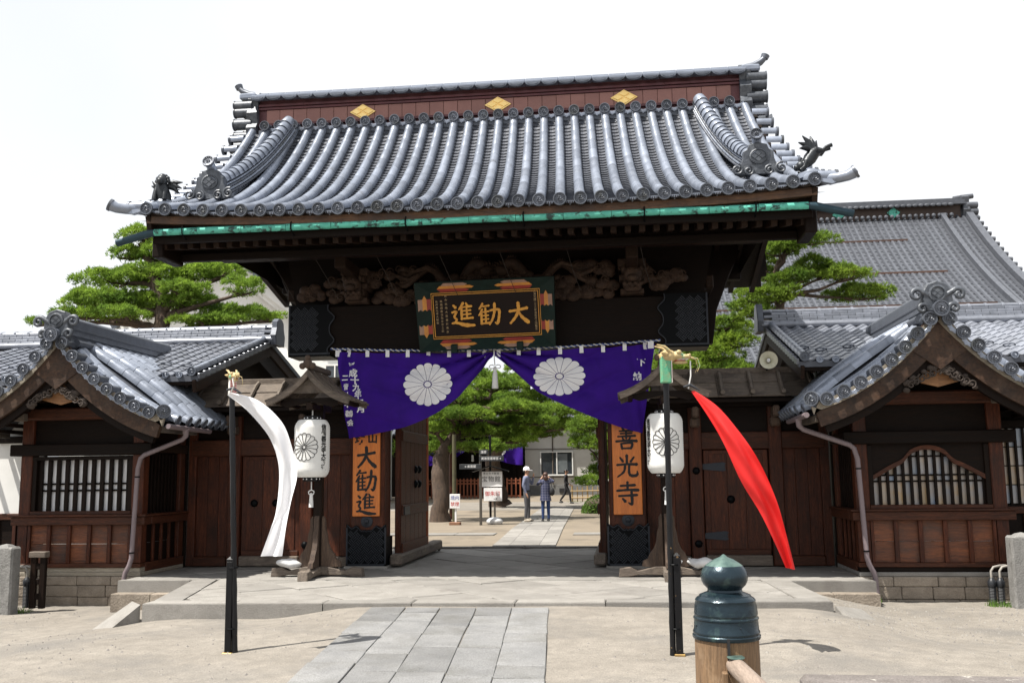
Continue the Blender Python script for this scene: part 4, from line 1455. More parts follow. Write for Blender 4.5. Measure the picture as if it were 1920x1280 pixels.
    m = MB(); m.prism(poly, .13, Matrix(((0, s, 0, X(5.44)), (1, 0, 0, MAIN_R[0]), (0, 0, 1, MAIN_R[1]), (0, 0, 0, 1))), .012); m.build('ridge_end_tile', M_TILED, rf)
    for sg in (1, -1):                                              # gable bargeboards
        m = MB()
        e = Vector((X(5.56), MAIN_R[0] - sg * (MAIN_R[0] - MAIN_E[0] + .02), MAIN_E[1] - .20)); q = Vector((X(5.56), MAIN_R[0], MAIN_R[1] - .20))
        m.bar(e, q, .07, .24, c=.01); m.build('bargeboard', M_DARKY, h)
    m = MB(); m.v = [(X(6.02), MAIN_E[0] + .7, 3.6), (X(6.02), 2 * MAIN_R[0] - MAIN_E[0] - .7, 3.6), (X(6.02), MAIN_R[0], 4.58)]; m.f = [(0, 1, 2)]; m.build('gable_boarding', M_DARKZ, h)
    m = MB(); m.v = [(X(6.0), -.25, 2.9), (X(6.0), 5.6, 2.9), (X(6.0), 5.6, 3.75), (X(6.0), -.25, 3.75)]; m.f = [(0, 1, 2, 3)]; m.build('gable_boarding', M_DARKZ, h)
    for y, z in ((-.45, 3.66), (MAIN_R[0], 4.50), (5.2, 3.80)):
        m = MB(); m.bar((X(5.62), y, z), (X(7), y, z), .15, .17, c=.01); m.build('purlin', M_DARKX, h)
    bx('eave_board', M_DARKX, 5.58, 12.4, MAIN_E[0] + .02, MAIN_E[0] + .08, MAIN_E[1] - .17, MAIN_E[1] - .06, .006)
    for k in range(6):
        m = MB(); x = 5.75 + .33 * k; m.bar((X(x), MAIN_E[0] + .06, MAIN_E[1] - .16), (X(x), -.1, MAIN_E[1] + .25), .07, .08); m.build('rafter', M_DARKY, h)

    # ---- curved roof of the bay
    m = MB()
    YF, YB = -2.72, 1.2
    for sg in (-1, 1):
        for off in (0., -.10):
            def skin(u, v):
                yy = YF + .06 + (YB - YF) * v
                q = ppos(u, off, roll(yy))
                return (X(BX) + sg * q[0], yy, q[1])
            m.grid(skin, 16, 16)
    br = m.build('bay_roof', M_TILEX, h, 50)
    us = arc_us(.335)
    inner = -s
    for sg in (-1, 1):
        for k in range(10 if sg == inner else 3):
            y = YF + .42 + .295 * k
            kk = roll(y)
            for i in range(len(us) - 1):
                a = ppos(us[i], .035, kk); c = ppos(us[i + 1], .035, kk)
                p = Vector((X(BX) + sg * c[0], y, c[1])); q = Vector((X(BX) + sg * a[0], y, a[1]))
                inst(ME_BAR, 'cover_tile', br, frame(p, q - p, sc=1.2))
            a = ppos(us[-1], .035, kk); c = ppos(1., .035, kk)
            p = Vector((X(BX) + sg * (c[0] + .06), y, c[1] - .01)); q = Vector((X(BX) + sg * a[0], y, a[1]))
            inst(ME_BAR, 'cover_tile', br, frame(p, q - p, sc=1.12))
            p = p + (q - p).normalized() * .0
            m = MB(); m.lathe([(.098, 0), (.098, .02), (.07, .03), (.06, .012), (.001, .012)], 14, frame(p, p - q) @ RX(R(-90)), cap=False); m.build('round_end_tile', M_TILED, br, 40)
        # verge barrels with swirl ends facing the forecourt, lipped tiles between
        vs = arc_us(.298, .045, 1.0)
        for i, u in enumerate(vs):
            x, z, d = ppos(u, .085)
            p = Vector((X(BX) + sg * x, YF - .13, z))
            inst(ME_VERGE_M, 'verge_tile', br, T(*p) @ RY(sg * math.atan2(-d.y, d.x)) @ Matrix.Diagonal((1, 1.35, 1, 1)))
            inst(ME_DISC_M, 'round_end_tile', br, T(p.x, p.y - .004, p.z))
            if i + 1 < len(vs):
                x, z, d = ppos((u + vs[i + 1]) / 2, .045)
                inst(ME_EAVE, 'eave_tile', br, T(X(BX) + sg * x, YF - .08, z) @ RY(sg * math.atan2(-d.y, d.x)))
        # end tile of the verge, turned outwards
        x, z, d = ppos(1., .10)
        inst(ME_DISC_M, 'round_end_tile', br, T(X(BX) + sg * (x + .03), YF - .05, z + .06) @ RZ(sg * R(28)) @ Matrix.Diagonal((1.1, 1, 1.1, 1)))
        m = MB(); m.tube([(X(BX) + sg * (x + .02), YF - .03, z + .06), (X(BX) + sg * (x - .16), YF + .3, z + .10)], [.105, .09], 11); m.build('verge_end_tile', M_TILE, br, 50)
        # long flowing cover tile behind the verge
        us2 = arc_us(.34, .10, .97)
        for i in range(len(us2) - 1):
            a = ppos(us2[i], .06); c = ppos(us2[i + 1], .06)
            p = Vector((X(BX) + sg * c[0], YF + .26, c[1])); q = Vector((X(BX) + sg * a[0], YF + .30, a[1]))
            inst(ME_BAR, 'cover_tile', br, frame(p, q - p, sc=1.15))
    # lath and bargeboard
    for sg in (-1, 1):
        def band(name, mat, u0, u1, y0, y1, o0, o1, n=18, tip=False):
            m = MB()
            for i in range(n + 1):
                u = u0 + (u1 - u0) * i / n
                a = ppos(u, o0); c = ppos(u, o1)
                if tip: c = (c[0] + .03 * (i == n), c[1], None)
                for yy in (y0, y1):
                    m.v += [(X(BX) + sg * a[0], yy, a[1]), (X(BX) + sg * c[0], yy, c[1])]
            for i in range(n):
                q = 4 * i
                m.f += [(q, q + 4, q + 5, q + 1), (q + 2, q + 6, q + 7, q + 3), (q, q + 4, q + 6, q + 2), (q + 1, q + 5, q + 7, q + 3)]
            q = 4 * n
            m.f += [(0, 1, 3, 2), (q, q + 1, q + 3, q + 2)]
            return m.build(name, mat, h)
        band('verge_lath', M_PALEX, .0, 1.02, YF + .03, YF - .03, .085, -.045)
        band('bargeboard', M_BARGE, .0, 1.0, YF + .10, YF + .0, -.05, -.30)
        band('bargeboard_moulding', M_DARKX, .0, .97, YF + .16, YF + .07, -.30, -.42)
        # apex infill boards
        m = MB(); poly = [(0, 3.02), (.62, 3.18), (.0, 3.62)]
        poly = [(X(BX) + sg * a, c) for a, c in poly]
        if sg < 0: poly = poly[::-1]
        m.prism(poly, .04, T(0, YF + .2, 0)); m.build('apex_board', M_PALE, h)
        for k in range(6):
            m = MB(); u = .35 + .11 * k; a = ppos(u, -.16); m.bar((X(BX) + sg * a[0], YF + .2, a[1]), (X(BX) + sg * a[0], -.4, a[1]), .06, .07); m.build('rafter', M_DARKY, h)
        m = MB(); x, z, d = ppos(.98, -.16); m.bar((X(BX) + sg * x, YF + .12, z), (X(BX) + sg * x, -1.2, z), .10, .10); m.build('eave_beam', M_GREYY, h)
    m = MB(); m.prism([(X(BX) - .46, 3.62), (X(BX), 3.28), (X(BX) + .46, 3.62), (X(BX) + .12, 4.18), (X(BX) - .12, 4.18)], .07, T(0, YF + .055, 0)); m.build('apex_block', M_BARGE, h)
    # carved pendant under the apex
    r = random.Random(40 + s)
    m = MB()
    for k in range(34):
        f = r.uniform(-1, 1)
        x = X(BX) + f * .55
        z = 3.42 - .30 * abs(f) ** 1.3 + r.uniform(-.07, .07) - .12
        q = r.uniform(.03, .065)
        m.ball((x, YF + .09 - r.uniform(0, .05), z), (q * 1.3, .05, q), 7, 5)
    for k in range(12):
        f = -1 + 2 * (k + .5) / 12
        cx, cz = X(BX) + f * .5, 3.28 - .26 * abs(f) ** 1.3
        pts = [(cx + .07 * (1 - t * .8) * math.cos(t * 8 + k), YF + .01, cz + .07 * (1 - t * .8) * math.sin(t * 8 + k)) for t in [q / 11 for q in range(12)]]
        m.tube(pts, .014, 5)
    m.build('carved_pendant', surf('weathered carving', (.055, .040, .031), (.03, .02, .015), 14, rough=.8, bump=.4, grain=.3), h, 50)
    # bay ridge and its crested end
    for lay in range(7):
        m = MB(); m.box(X(BX) - .18 + .006 * lay + .022 * (lay % 2), X(BX) + .18 - .006 * lay - .022 * (lay % 2), YF + .12, YB + .1, 4.14 + lay * .052, 4.182 + lay * .052, .006); m.build('ridge_course_tile', M_TILED, br)
    m = MB(); m.box(X(BX) - .145, X(BX) + .145, YF + .14, YB + .08, 4.1, 4.52); m.build('ridge_core', M_TILED, br)
    m = MB(); m.tube([(X(BX), YF + .1, 4.52), (X(BX), YB + .1, 4.52)], .13, 12, flat=.7); m.build('ridge_cap', M_TILED, br, 50)
    for q in (-1, 1):
        m = MB(); m.tube([(X(BX) + q * .22, YF + .2, 4.11), (X(BX) + q * .22, YB + .1, 4.11)], .07, 9); m.build('ridge_roll', M_TILED, br, 50)
    Mo = T(X(BX), YF + .06, 4.12)
    poly = [(-.20, .0), (.20, .0), (.24, .2), (.22, .40), (.15, .52), (0, .57), (-.15, .52), (-.22, .40), (-.24, .2)]
    m = MB(); m.prism(poly, .16, Mo, .02)
    oni = m.build('crested_end_tile', M_ONI, br)
    m = MB(); m.lathe([(.14, 0), (.14, .03), (.11, .04), (.10, .015), (.001, .015)], 18, Mo @ T(0, -.15, .36) @ RX(R(90)), cap=False)
    for a, c in ((0, .042), (0, -.042), (.05, 0), (-.05, 0)):
        m.prism([(a - .046, c), (a, c - .036), (a + .046, c), (a, c + .036)], .02, Mo @ T(0, -.16, .36))
    m.build('medallion', M_ONI, oni)
    for q in (-1, 1):
        for cx, cz, rr, a0 in ((.32, .34, .10, 2.6), (.24, .12, .085, 3.4), (.20, -.06, .07, 4.0)):
            m = MB()
            pts, rad = [Mo @ Vector((q * .08, -.12, cz - .04))], [.05]
            for i in range(15):
                t = i / 14; an = a0 - t * 7.5; r2 = rr * (1 - .75 * t)
                pts.append(Mo @ Vector((q * (cx + r2 * math.cos(an)), -.14 - .05 * t, cz + r2 * math.sin(an)))); rad.append(.045 - .025 * t)
            m.tube(pts, rad, 7)
            m.build('cloud_scroll', M_ONI, oni, 60)
    m = MB(); m.tube([(X(BX), YF - .24, 4.22), (X(BX), YF, 4.26)], .10, 12); m.build('front_roll', M_TILED, oni, 50)
    inst(ME_DISC_M, 'round_end_tile', br, T(X(BX), YF - .245, 4.22) @ Matrix.Diagonal((1.15, 1, 1.15, 1)))
    # gutter hook and drainpipe
    pth = [(5.30, -2.1, 2.58), (5.31, -2.08, 2.46), (5.38, -2.06, 2.40), (6.12, -1.98, 2.14), (6.19, -1.98, 2.08), (6.24, -1.97, 1.9), (6.30, -1.96, .32), (6.33, -1.97, .20), (6.39, -1.98, .08), (6.41, -1.98, -.02), (6.42, -1.98, -.28)]
    pts = [(X(a), b_, c) for a, b_, c in pth]
    m = MB(); m.tube(pts, [.058, .048] + [.042] * 9, 10); pipe = m.build('drainpipe', M_PIPE, h, 60)
    m = MB(); m.tube([(X(5.32), -2.75, 2.60), (X(5.30), -1.1, 2.58)], .045, 10); m.build('eave_gutter', M_PIPE, h, 50)
    for z in (1.75, .42):
        f = (1.9 - z) / 1.58
        m = MB(); m.tube([(X(6.24 + .06 * f), -1.97, z - .012), (X(6.24 + .06 * f), -1.97, z + .012)], .048, 10); m.build('pipe_collar', M_IRON, pipe)
    return h


guard_house(-1, 'guard house on the left with a white-backed lattice window in its gabled bay')
guard_house(1, 'guard house on the right with a bell-shaped lattice window in its gabled bay')


# ------------------------------------------------------------------ wing walls between gate and guard houses
def wing(s, label):
    w = thing('wing_wall', label, 'wall', (s * 4.5, 0, 0), 'timber wing walls beside the gate')
    w['kind'] = 'thing'
    X = lambda x: s * x
    def bx(name, mat, x0, x1, y0, y1, z0, z1, c=.008, par=w):
        m = MB(); m.box(X(x0), X(x1), y0, y1, z0, z1, c)
        return m.build(name, mat, par)
    for x in (3.62, 5.08):
        bx('post', M_REDZ, x, x + .24, -.14, .1, .02, 3.02, .015)
    bx('post', M_REDZ, 6.0, 6.16, -.10, .1, .02, 3.02, .012)
    bx('lintel', M_REDX, 2.82, 6.1, -.11, .06, 2.14, 2.46, .015)
    bx('top_beam', M_DARKX, 2.82, 6.1, -.16, .12, 2.92, 3.06, .015)
    bx('upper_board', M_DARKX, 2.82, 6.1, -.02, .03, 2.46, 2.92, 0)
    bx('foot_rail', M_GREYX, 2.84, 3.6, -.16, .05, .02, .19, .015); bx('foot_rail', M_GREYX, 3.88, 5.06, -.16, .05, .02, .21, .015); bx('foot_rail', M_REDX, 5.34, 6.0, -.13, .05, .02, .2, .015)
    for x0, x1, n, y in ((2.82, 3.61, 3, -.01), (5.33, 6.0, 3, -.02)):
        for k in range(n):
            a, c = x0 + (x1 - x0) * k / n, x0 + (x1 - x0) * (k + 1) / n
            bx('wall_plank', M_REDZ, a + .002, c - .002, y - .002 * (k % 2), .03, .2, 2.14, .004)
    bx('back_boards', M_DARKZ, 2.80, 6.14, .04, .09, .0, 3.0, 0)
    door = bx('side_door', M_REDZ, 3.88, 5.06, -.05, .02, .22, 2.13, .008)
    for k in range(3):
        a, c = 3.98 + .98 * k / 3, 3.98 + .98 * (k + 1) / 3
        bx('door_plank', M_REDZ, a + .002, c - .002, -.066 - .002 * (k % 2), -.05, .32, 2.06, .004, door)
    bx('door_rail', M_REDX, 3.9, 5.04, -.085, -.05, .215, .31, .006, door)
    for x, z in ((4.36, 1.22), (4.80, 1.22)) if s < 0 else ((4.36, 1.22), (5.0, 1.22)):
        m = MB(); m.lathe([(.075, 0), (.075, .012), (.055, .04), (.025, .055), (.001, .056)], 14, T(X(x), -.068, z) @ RX(R(90)), cap=False); m.build('door_stud', M_IRON, door, 40)
    for x, z in ((3.74, 1.75), (3.74, .42)):
        m = MB(); m.lathe([(.07, 0), (.07, .012), (.05, .04), (.02, .052), (.001, .053)], 14, T(X(x), -.142, z) @ RX(R(90)), cap=False); m.build('post_stud', M_IRON, w, 40)
    if s > 0:
        for z in (1.82, .56):
            m = MB(); m.prism([(0, -.05), (.38, -.085), (.44, -.06), (.40, -.02), (.43, 0), (.40, .02), (.44, .06), (.38, .085), (0, .05)], .012, T(X(3.86), -.076, z)); m.build('strap_hinge', M_IRONB, door)
    # shingle-board roof with curved battens
    for row, (y0, z0, y1, z1) in enumerate(((-.30, 3.36, .0, 3.56), (-.64, 3.08, -.24, 3.36))):
        n = 5
        for k in range(n):
            x0, x1 = 2.95 + 3.0 * k / n, 2.95 + 3.0 * (k + 1) / n
            m = MB(); dy = RND.uniform(-.01, .01)
            m.bar((X((x0 + x1) / 2), y0 + dy, z0 - row * .0), (X((x0 + x1) / 2), y1, z1 + .02), (x1 - x0) - .006, .03, c=.004); m.build('roof_board', M_GREYX, w)
    for k in range(6):
        x = 3.15 + .54 * k
        m = MB(); m.tube([(X(x), .02, 3.62), (X(x), -.2, 3.50), (X(x), -.42, 3.31), (X(x), -.60, 3.16), (X(x), -.70, 3.16)], [.035, .04, .04, .042, .045], 6); m.build('roof_batten', M_GREYY, w, 50)
    m = MB(); m.box(X(2.95), X(5.95), -.06, .06, 3.55, 3.66, .01); m.build('ridge_board', M_GREYX, w)
    m = MB(); m.v = [(X(2.95), .64, 3.05), (X(5.95), .64, 3.05), (X(5.95), 0, 3.56), (X(2.95), 0, 3.56)]; m.f = [(0, 1, 2, 3)]; m.build('rear_roof_board', M_GREYX, w)
    bx('eave_beam', M_DARKX, 2.9, 6.0, -.56, -.48, 2.98, 3.06, .008)
    for x in (3.74, 5.2):
        m = MB(); m.box(X(x) - .09, X(x) + .09, -.34, -.12, 2.55, 2.72, .03); m.box(X(x) - .06, X(x) + .06, -.5, -.12, 2.72, 2.92, .03); m.build('bracket', M_GREYZ, w)


wing(-1, 'dark timber wing wall with a studded side door left of the gate')
wing(1, 'dark timber wing wall with a strap-hinged side door right of the gate')

# horn loudspeaker under the right gable
sp = thing('loudspeaker', 'round cream horn loudspeaker mounted under the right guard house gable', 'loudspeaker', (5.12, -.25, 3.55))
Mh = T(5.12, -.35, 3.76) @ RX(R(90)) @ RY(R(-6))
m = MB(); m.lathe([(.02, -.30), (.04, -.28), (.055, -.15), (.09, -.06), (.155, .0), (.165, .012), (.165, .0), (.15, -.004), (.085, -.06), (.045, -.15), (.02, -.2)], 24, Mh, cap=False)
m.build('horn', surf('cream horn', (.62, .60, .47), (.52, .50, .38), 4, rough=.5, bump=0), sp, 60)
m = MB(); m.lathe([(.001, .004), (.025, -.005), (.035, -.05), (.03, -.2)], 12, Mh, cap=False); m.build('driver_cone', M_SHOJI, sp, 60)
m = MB(); m.tube([(5.12, -.1, 3.74), (5.12, -.1, 3.62), (5.12, .0, 3.58)], .018, 6); m.build('bracket', M_IRON, sp)
# ------------------------------------------------------------------ curtain, plaque, boards
M_PURPLE = surf('purple cotton', (.040, .008, .225), (.028, .006, .165), 2.5, rough=.8, bump=.12, bscale=180, rnd=0, spec=.15)
M_CLOTHW = surf('white cloth', (.88, .88, .90), (.82, .82, .84), 4, rough=.85, bump=.05, rnd=0, trans=.15)
M_CORD = surf('white cord', (.72, .72, .70), (.55, .55, .55), 30, rough=.8, bump=.2, rnd=0)
M_CORDB = surf('blue cord strand', (.05, .10, .32), (.03, .05, .18), 30, rough=.8, bump=.2, rnd=0)

KANJI = {
 'dai': [((.10, .60, .10), (.45, .64, .085), (.90, .72, .11)), ((.50, .97, .12), (.50, .66, .11), (.38, .36, .10), (.12, .06, .08)), ((.50, .58, .06), (.66, .32, .11), (.93, .08, .15))],
 'kan': [((.22, .98, .08), (.06, .74, .06)), ((.16, .85, .06), (.34, .86, .06), (.50, .88, .08)), ((.20, .74, .07), (.03, .46, .05)), ((.14, .60, .08), (.14, .08, .08)), ((.16, .60, .05), (.48, .63, .07)), ((.33, .78, .07), (.33, .12, .06)),
         ((.16, .44, .05), (.46, .46, .06)), ((.16, .28, .05), (.46, .30, .06)), ((.10, .10, .06), (.52, .13, .08)), ((.54, .66, .08), (.76, .70, .08), (.93, .66, .10), (.92, .40, .09), (.84, .10, .10), (.73, .14, .04)), ((.74, .97, .10), (.72, .60, .09), (.62, .28, .08), (.48, .04, .05))],
 'shin': [((.54, .98, .09), (.34, .70, .05)), ((.46, .80, .08), (.45, .30, .08)), ((.64, .98, .05), (.70, .86, .09)), ((.46, .80, .05), (.88, .83, .08)), ((.67, .82, .06), (.67, .34, .06)), ((.47, .65, .05), (.84, .67, .06)), ((.47, .50, .05), (.84, .52, .06)), ((.42, .33, .06), (.92, .36, .08)),
          ((.12, .90, .06), (.22, .79, .10)), ((.06, .60, .07), (.24, .63, .08), (.15, .42, .07), (.24, .30, .07), (.10, .14, .05)), ((.04, .16, .06), (.26, .17, .08), (.60, .07, .13), (.98, .05, .07))],
 'zen': [((.32, .99, .06), (.40, .89, .09)), ((.68, .99, .06), (.60, .88, .08)), ((.20, .84, .06), (.80, .86, .08)), ((.24, .73, .06), (.76, .75, .07)), ((.12, .60, .06), (.90, .63, .09)), ((.50, .86, .08), (.50, .50, .07)), ((.33, .55, .06), (.39, .46, .08)), ((.68, .56, .06), (.60, .45, .07)),
         ((.04, .39, .08), (.50, .42, .08), (.96, .40, .11)), ((.27, .30, .08), (.31, .05, .08)), ((.27, .29, .06), (.74, .31, .09), (.69, .06, .08)), ((.31, .08, .06), (.69, .09, .07))],
 'kou': [((.50, .98, .10), (.50, .60, .08)), ((.20, .88, .06), (.33, .70, .10)), ((.82, .90, .06), (.66, .69, .09)), ((.06, .55, .08), (.50, .58, .08), (.94, .57, .11)), ((.42, .55, .09), (.36, .26, .08), (.08, .03, .05)), ((.60, .55, .08), (.59, .20, .09), (.70, .08, .11), (.93, .11, .10), (.94, .28, .04))],
 'ji': [((.20, .84, .07), (.82, .87, .09)), ((.50, 1.0, .09), (.50, .66, .08)), ((.05, .64, .08), (.50, .67, .08), (.95, .66, .11)), ((.12, .42, .07), (.90, .46, .09)), ((.66, .60, .09), (.67, .10, .10), (.52, .15, .04)), ((.28, .32, .06), (.40, .19, .11))],
}

TIE = (.03, 4.0)


def cy(x, z):
    """Depth of the curtain cloth: folds gathered to the tie, hanging folds at the ends, slack bellies between."""
    a = abs(x - TIE[0]); dz = max(TIE[1] + .06 - z, 0)
    r = math.hypot(a, dz); th = math.atan2(dz, a + 1e-6)
    g = math.exp(-(r / 1.7) ** 2)
    crease = lambda v: 1 - abs(math.sin(v)) ** .55
    y = -.60 + .17 * crease(th * 9 + r * .5 + (1.3 if x > 0 else .2)) * g * min(r * 3, 1)
    q = z + .16 * (a - 3.0) ** 2 - .07 * a
    y += .13 * crease(q * 5.6 + .5 * math.sin(x * 2.1)) * (1 - g) * sstep(2.95, 1.9, a)
    e = sstep(2.35, 2.85, a)
    y -= .05 * math.sin((a + .16 * (z - 4.1)) * 24) * e
    y -= .05 * math.sin(a * 1.25 + .5) + .05 * (4.1 - z) * .4
    return y


BOT = {-1: [(-2.77, 2.43), (-2.3, 2.50), (-1.80, 2.60), (-1.37, 2.73), (-1.0, 2.92), (-.66, 3.17), (-.35, 3.52), (-.12, 3.80), (.02, 3.93)],
       1: [(2.76, 2.44), (2.3, 2.58), (1.75, 2.80), (1.35, 2.98), (1.05, 3.13), (.80, 3.28), (.45, 3.60), (.18, 3.83), (.05, 3.93)]}


def ipl(tab, t):
    f = t * (len(tab) - 1)
    i = min(int(f), len(tab) - 2)
    f -= i
    p0, p1, p2, p3 = tab[max(i - 1, 0)], tab[i], tab[i + 1], tab[min(i + 2, len(tab) - 1)]
    return tuple(.5 * (2 * b_ + (c - a) * f + (2 * a - 5 * b_ + 4 * c - d) * f * f + (3 * b_ - a - 3 * c + d) * f ** 3) for a, b_, c, d in zip(p0, p1, p2, p3))


def sagtop(x):
    return 4.10 - .09 * (1 - (abs(x) / 3.05) ** 2) - .012 * abs(math.sin(x * math.pi / .40))


def crest_geo(R0, fill):
    """16-petal crest: filled petals as outlines, or line strokes. Returns polygons / polylines in plane coordinates."""
    pet, lines = [], []
    n = 16
    for k in range(n):
        a = 2 * math.pi * k / n
        hw = math.pi / n
        if fill:
            g = .012 * R0
            pts = [(.17 * R0, -hw * .80), (.17 * R0, hw * .80)]
            o = []
            for rr, da in pts[::-1]:
                o.append((rr, da))
            tip = [(.86 * R0 + .13 * R0 * math.sin(math.pi * j / 8), hw * .955 * math.cos(math.pi * (1 - j / 8))) for j in range(9)]
            poly = [(.17 * R0, hw * .78)] + [(.5 * R0, hw * .92)] + tip[::-1] + [(.5 * R0, -hw * .92), (.17 * R0, -hw * .78)]
            pet.append([(r * math.cos(a + d), r * math.sin(a + d)) for r, d in poly])
        else:
            b_ = a + hw
            lines.append([(r * R0 * math.cos(b_), r * R0 * math.sin(b_)) for r in (.13, .35, .6, .86)])
            lines.append([((.86 + .14 * math.sin(math.pi * j / 8)) * R0 * math.cos(a - hw * math.cos(math.pi * j / 8)), (.86 + .14 * math.sin(math.pi * j / 8)) * R0 * math.sin(a - hw * math.cos(math.pi * j / 8))) for j in range(9)])
    c = [(.13 * R0 * math.cos(2 * math.pi * j / 20), .13 * R0 * math.sin(2 * math.pi * j / 20)) for j in range(20)]
    if fill: pet.append(c)
    else: lines.append(c + c[:1])
    return pet if fill else lines


cur = thing('gate_curtain', 'purple ceremonial curtain with two white flower crests, gathered up under the gate plaque', 'curtain', (0, -.56, 4.1))
for s in (-1, 1):
    m = MB()
    def cf(u, v):
        xt = s * 3.04 + (TIE[0] - s * 3.04) * u
        zt = sagtop(xt)
        bx_, bz = ipl(BOT[s], u)
        v2 = v
        x = xt + (bx_ - xt) * v2
        z = zt + (bz - zt) * v2
        return (x, cy(x, z), z)
    m.grid(cf, 90, 40)
    m.build('curtain_panel', M_PURPLE, cur, 70)
for cx, cz, rx, rz in ((-1.23, 3.42, .475, .41), (1.26, 3.52, .49, .37)):
    Mcr = MB()
    for pi, poly in enumerate(crest_geo(1., True)):
        # fan each petal so that it follows the cloth
        n = len(poly)
        c0 = (sum(p[0] for p in poly) / n, sum(p[1] for p in poly) / n)
        rings = [[(c0[0] + (p[0] - c0[0]) * f, c0[1] + (p[1] - c0[1]) * f) for p in poly] for f in (.33, .66, 1.)]
        W3 = lambda p: (cx + p[0] * rx, cy(cx + p[0] * rx, cz + p[1] * rz) - .020, cz + p[1] * rz)
        n0 = len(Mcr.v)
        Mcr.v += [W3(c0)] + [W3(p) for r_ in rings for p in r_]
        for i in range(n):
            j = (i + 1) % n
            Mcr.f += [(n0, n0 + 1 + i, n0 + 1 + j)] + [(n0 + 1 + k * n + i, n0 + 1 + (k + 1) * n + i, n0 + 1 + (k + 1) * n + j, n0 + 1 + k * n + j) for k in (0, 1)]
    Mcr.build('flower_crest', M_CLOTHW, cur, kind='stuff')
for x in [-2.98, -2.80, -2.42, -2.02, -1.62, -1.22, -.82, -.44, -.16, .12, .50, .88, 1.28, 1.68, 2.08, 2.48, 2.86, 2.98]:
    m = MB(); z = sagtop(x)
    m.box(x - .036 * (2 if abs(x) > 2.95 else 1), x + .036, cy(x, z) - .014, cy(x, z) - .006, z - .085, z + .05, 0); m.build('tab', M_CLOTHW, cur)
for off, mt in ((0, M_CORD), (math.pi, M_CORDB)):
    m = MB(); pts = []
    for i in range(360):
        x = -3.14 + 6.28 * i / 359
        a = i * 1.05 + off
        pts.append((x, -.60 + .012 * math.cos(a), sagtop(x) + .055 + .012 * math.sin(a)))
    m.tube(pts, .011, 4); m.build('rope_strand', mt, cur, 60)
m = MB(); m.tube([(.04, -.66, 4.05), (.05, -.70, 3.85), (.06, -.70, 3.74)], .012, 5)
for q in (-1, 1):
    m.tube([(.06, -.70, 3.72)] + [(.06 + q * (.06 + .05 * math.cos(a)), -.70, 3.72 + .035 * math.sin(a)) for a in [math.pi - q * 0 + k * .7 for k in range(9)]], .011, 5)
tas = m.build('tassel_cord', M_CORD, cur, 60)
m = MB(); m.lathe([(.001, .02), (.03, .0), (.035, -.05), (.03, -.07), (.045, -.10), (.062, -.38), (.055, -.39), (.001, -.38)], 14, T(.06, -.70, 3.70), cap=False); m.build('tassel', M_CORD, tas, 50)


def on_cloth(body, size, path, name, par, mat, bold):
    """Vertical lettering laid over the cloth, one character after another along the path."""
    m = MB()
    for i, ch in enumerate(body):
        t = i / max(len(body) - 1, 1)
        x, z = path[0][0] + (path[1][0] - path[0][0]) * t, path[0][1] + (path[1][1] - path[0][1]) * t
        g = text_mb(ch, size, 0, None, bold)
        m.add([(x + v[0], cy(x + v[0], z + v[2]) - .012, z + v[2]) for v in g.v], g.f)
    m.build(name, mat, par, kind='stuff')


on_cloth('平成十九年七月', .155, ((-2.73, 3.80), (-2.53, 2.98)), 'lettering', cur, M_CLOTHW, .008)
on_cloth('二音社中善会', .13, ((-2.86, 3.58), (-2.74, 2.72)), 'lettering', cur, M_CLOTHW, .006)
on_cloth('下納', .16, ((2.78, 3.74), (2.70, 3.48)), 'lettering', cur, M_CLOTHW, .009)

# name plaque, leaning out
M_PGREEN = surf('dark green lacquer', (.010, .024, .020), (.006, .014, .012), 6, spec=.15, rough=.5, bump=.15, rnd=.05)
M_PRED = surf('red lacquer', (.32, .030, .018), (.20, .02, .014), 6, rough=.45, bump=.1, rnd=.05)
M_PORANGE = surf('orange gilt', (.62, .27, .04), (.45, .17, .03), 8, rough=.4, bump=.15, rnd=.05)
M_PPINK = surf('faded pink lacquer', (.36, .22, .16), (.26, .15, .11), 8, rough=.5, bump=.1, rnd=.05)
M_PDARK = surf('brown black lacquer', (.014, .007, .006), (.009, .005, .004), 5, spec=.15, rough=.5, bump=.1, rnd=0)
M_PGOLD = surf('gold leaf lettering', (.68, .34, .05), (.50, .22, .035), 12, rough=.45, metal=.25, bump=.2, rnd=0)
plq = thing('name_plaque', 'framed lacquer plaque with large gold characters hung above the purple curtain', 'sign', (-.06, -.5, 4.1))
PM = T(-.07, -.60, 4.09) @ RY(R(-.9)) @ RX(R(15))                 # leans forward at the top
hw, hh = 1.28, 1.30
m = MB(); m.box(-1.06, 1.06, -.06, .02, .20, hh - .20, 0, PM); m.build('panel', M_PDARK, plq)
fd = .26
fr = []
for name, poly in (('bottom', [(-hw, 0), (hw, 0), (hw - fd, fd * .80), (-hw + fd, fd * .80)]), ('top', [(-hw - .03, hh), (-hw + fd, hh - fd * .80), (hw - fd, hh - fd * .80), (hw + .03, hh)]),
                   ('side', [(-hw, 0), (-hw + fd, fd * .80), (-hw + fd, hh - fd * .80), (-hw - .03, hh)]), ('side', [(hw, 0), (hw + .03, hh), (hw - fd, hh - fd * .80), (hw - fd, fd * .80)])):
    m = MB(); n = len(poly)
    # flared moulding: outer edge stands forward, inner edge set back
    dep = [-.20 if (abs(p[0]) > hw - .05) else -.075 for p in poly]
    m.v = [tuple(PM @ Vector((p[0], d, p[1]))) for p, d in zip(poly, dep)] + [tuple(PM @ Vector((p[0], .0, p[1]))) for p in poly]
    m.f = [tuple(range(n))] + [(i, (i + 1) % n, n + (i + 1) % n, n + i) for i in range(n)]
    fr.append(m.build('frame_rail', M_PGREEN, plq))
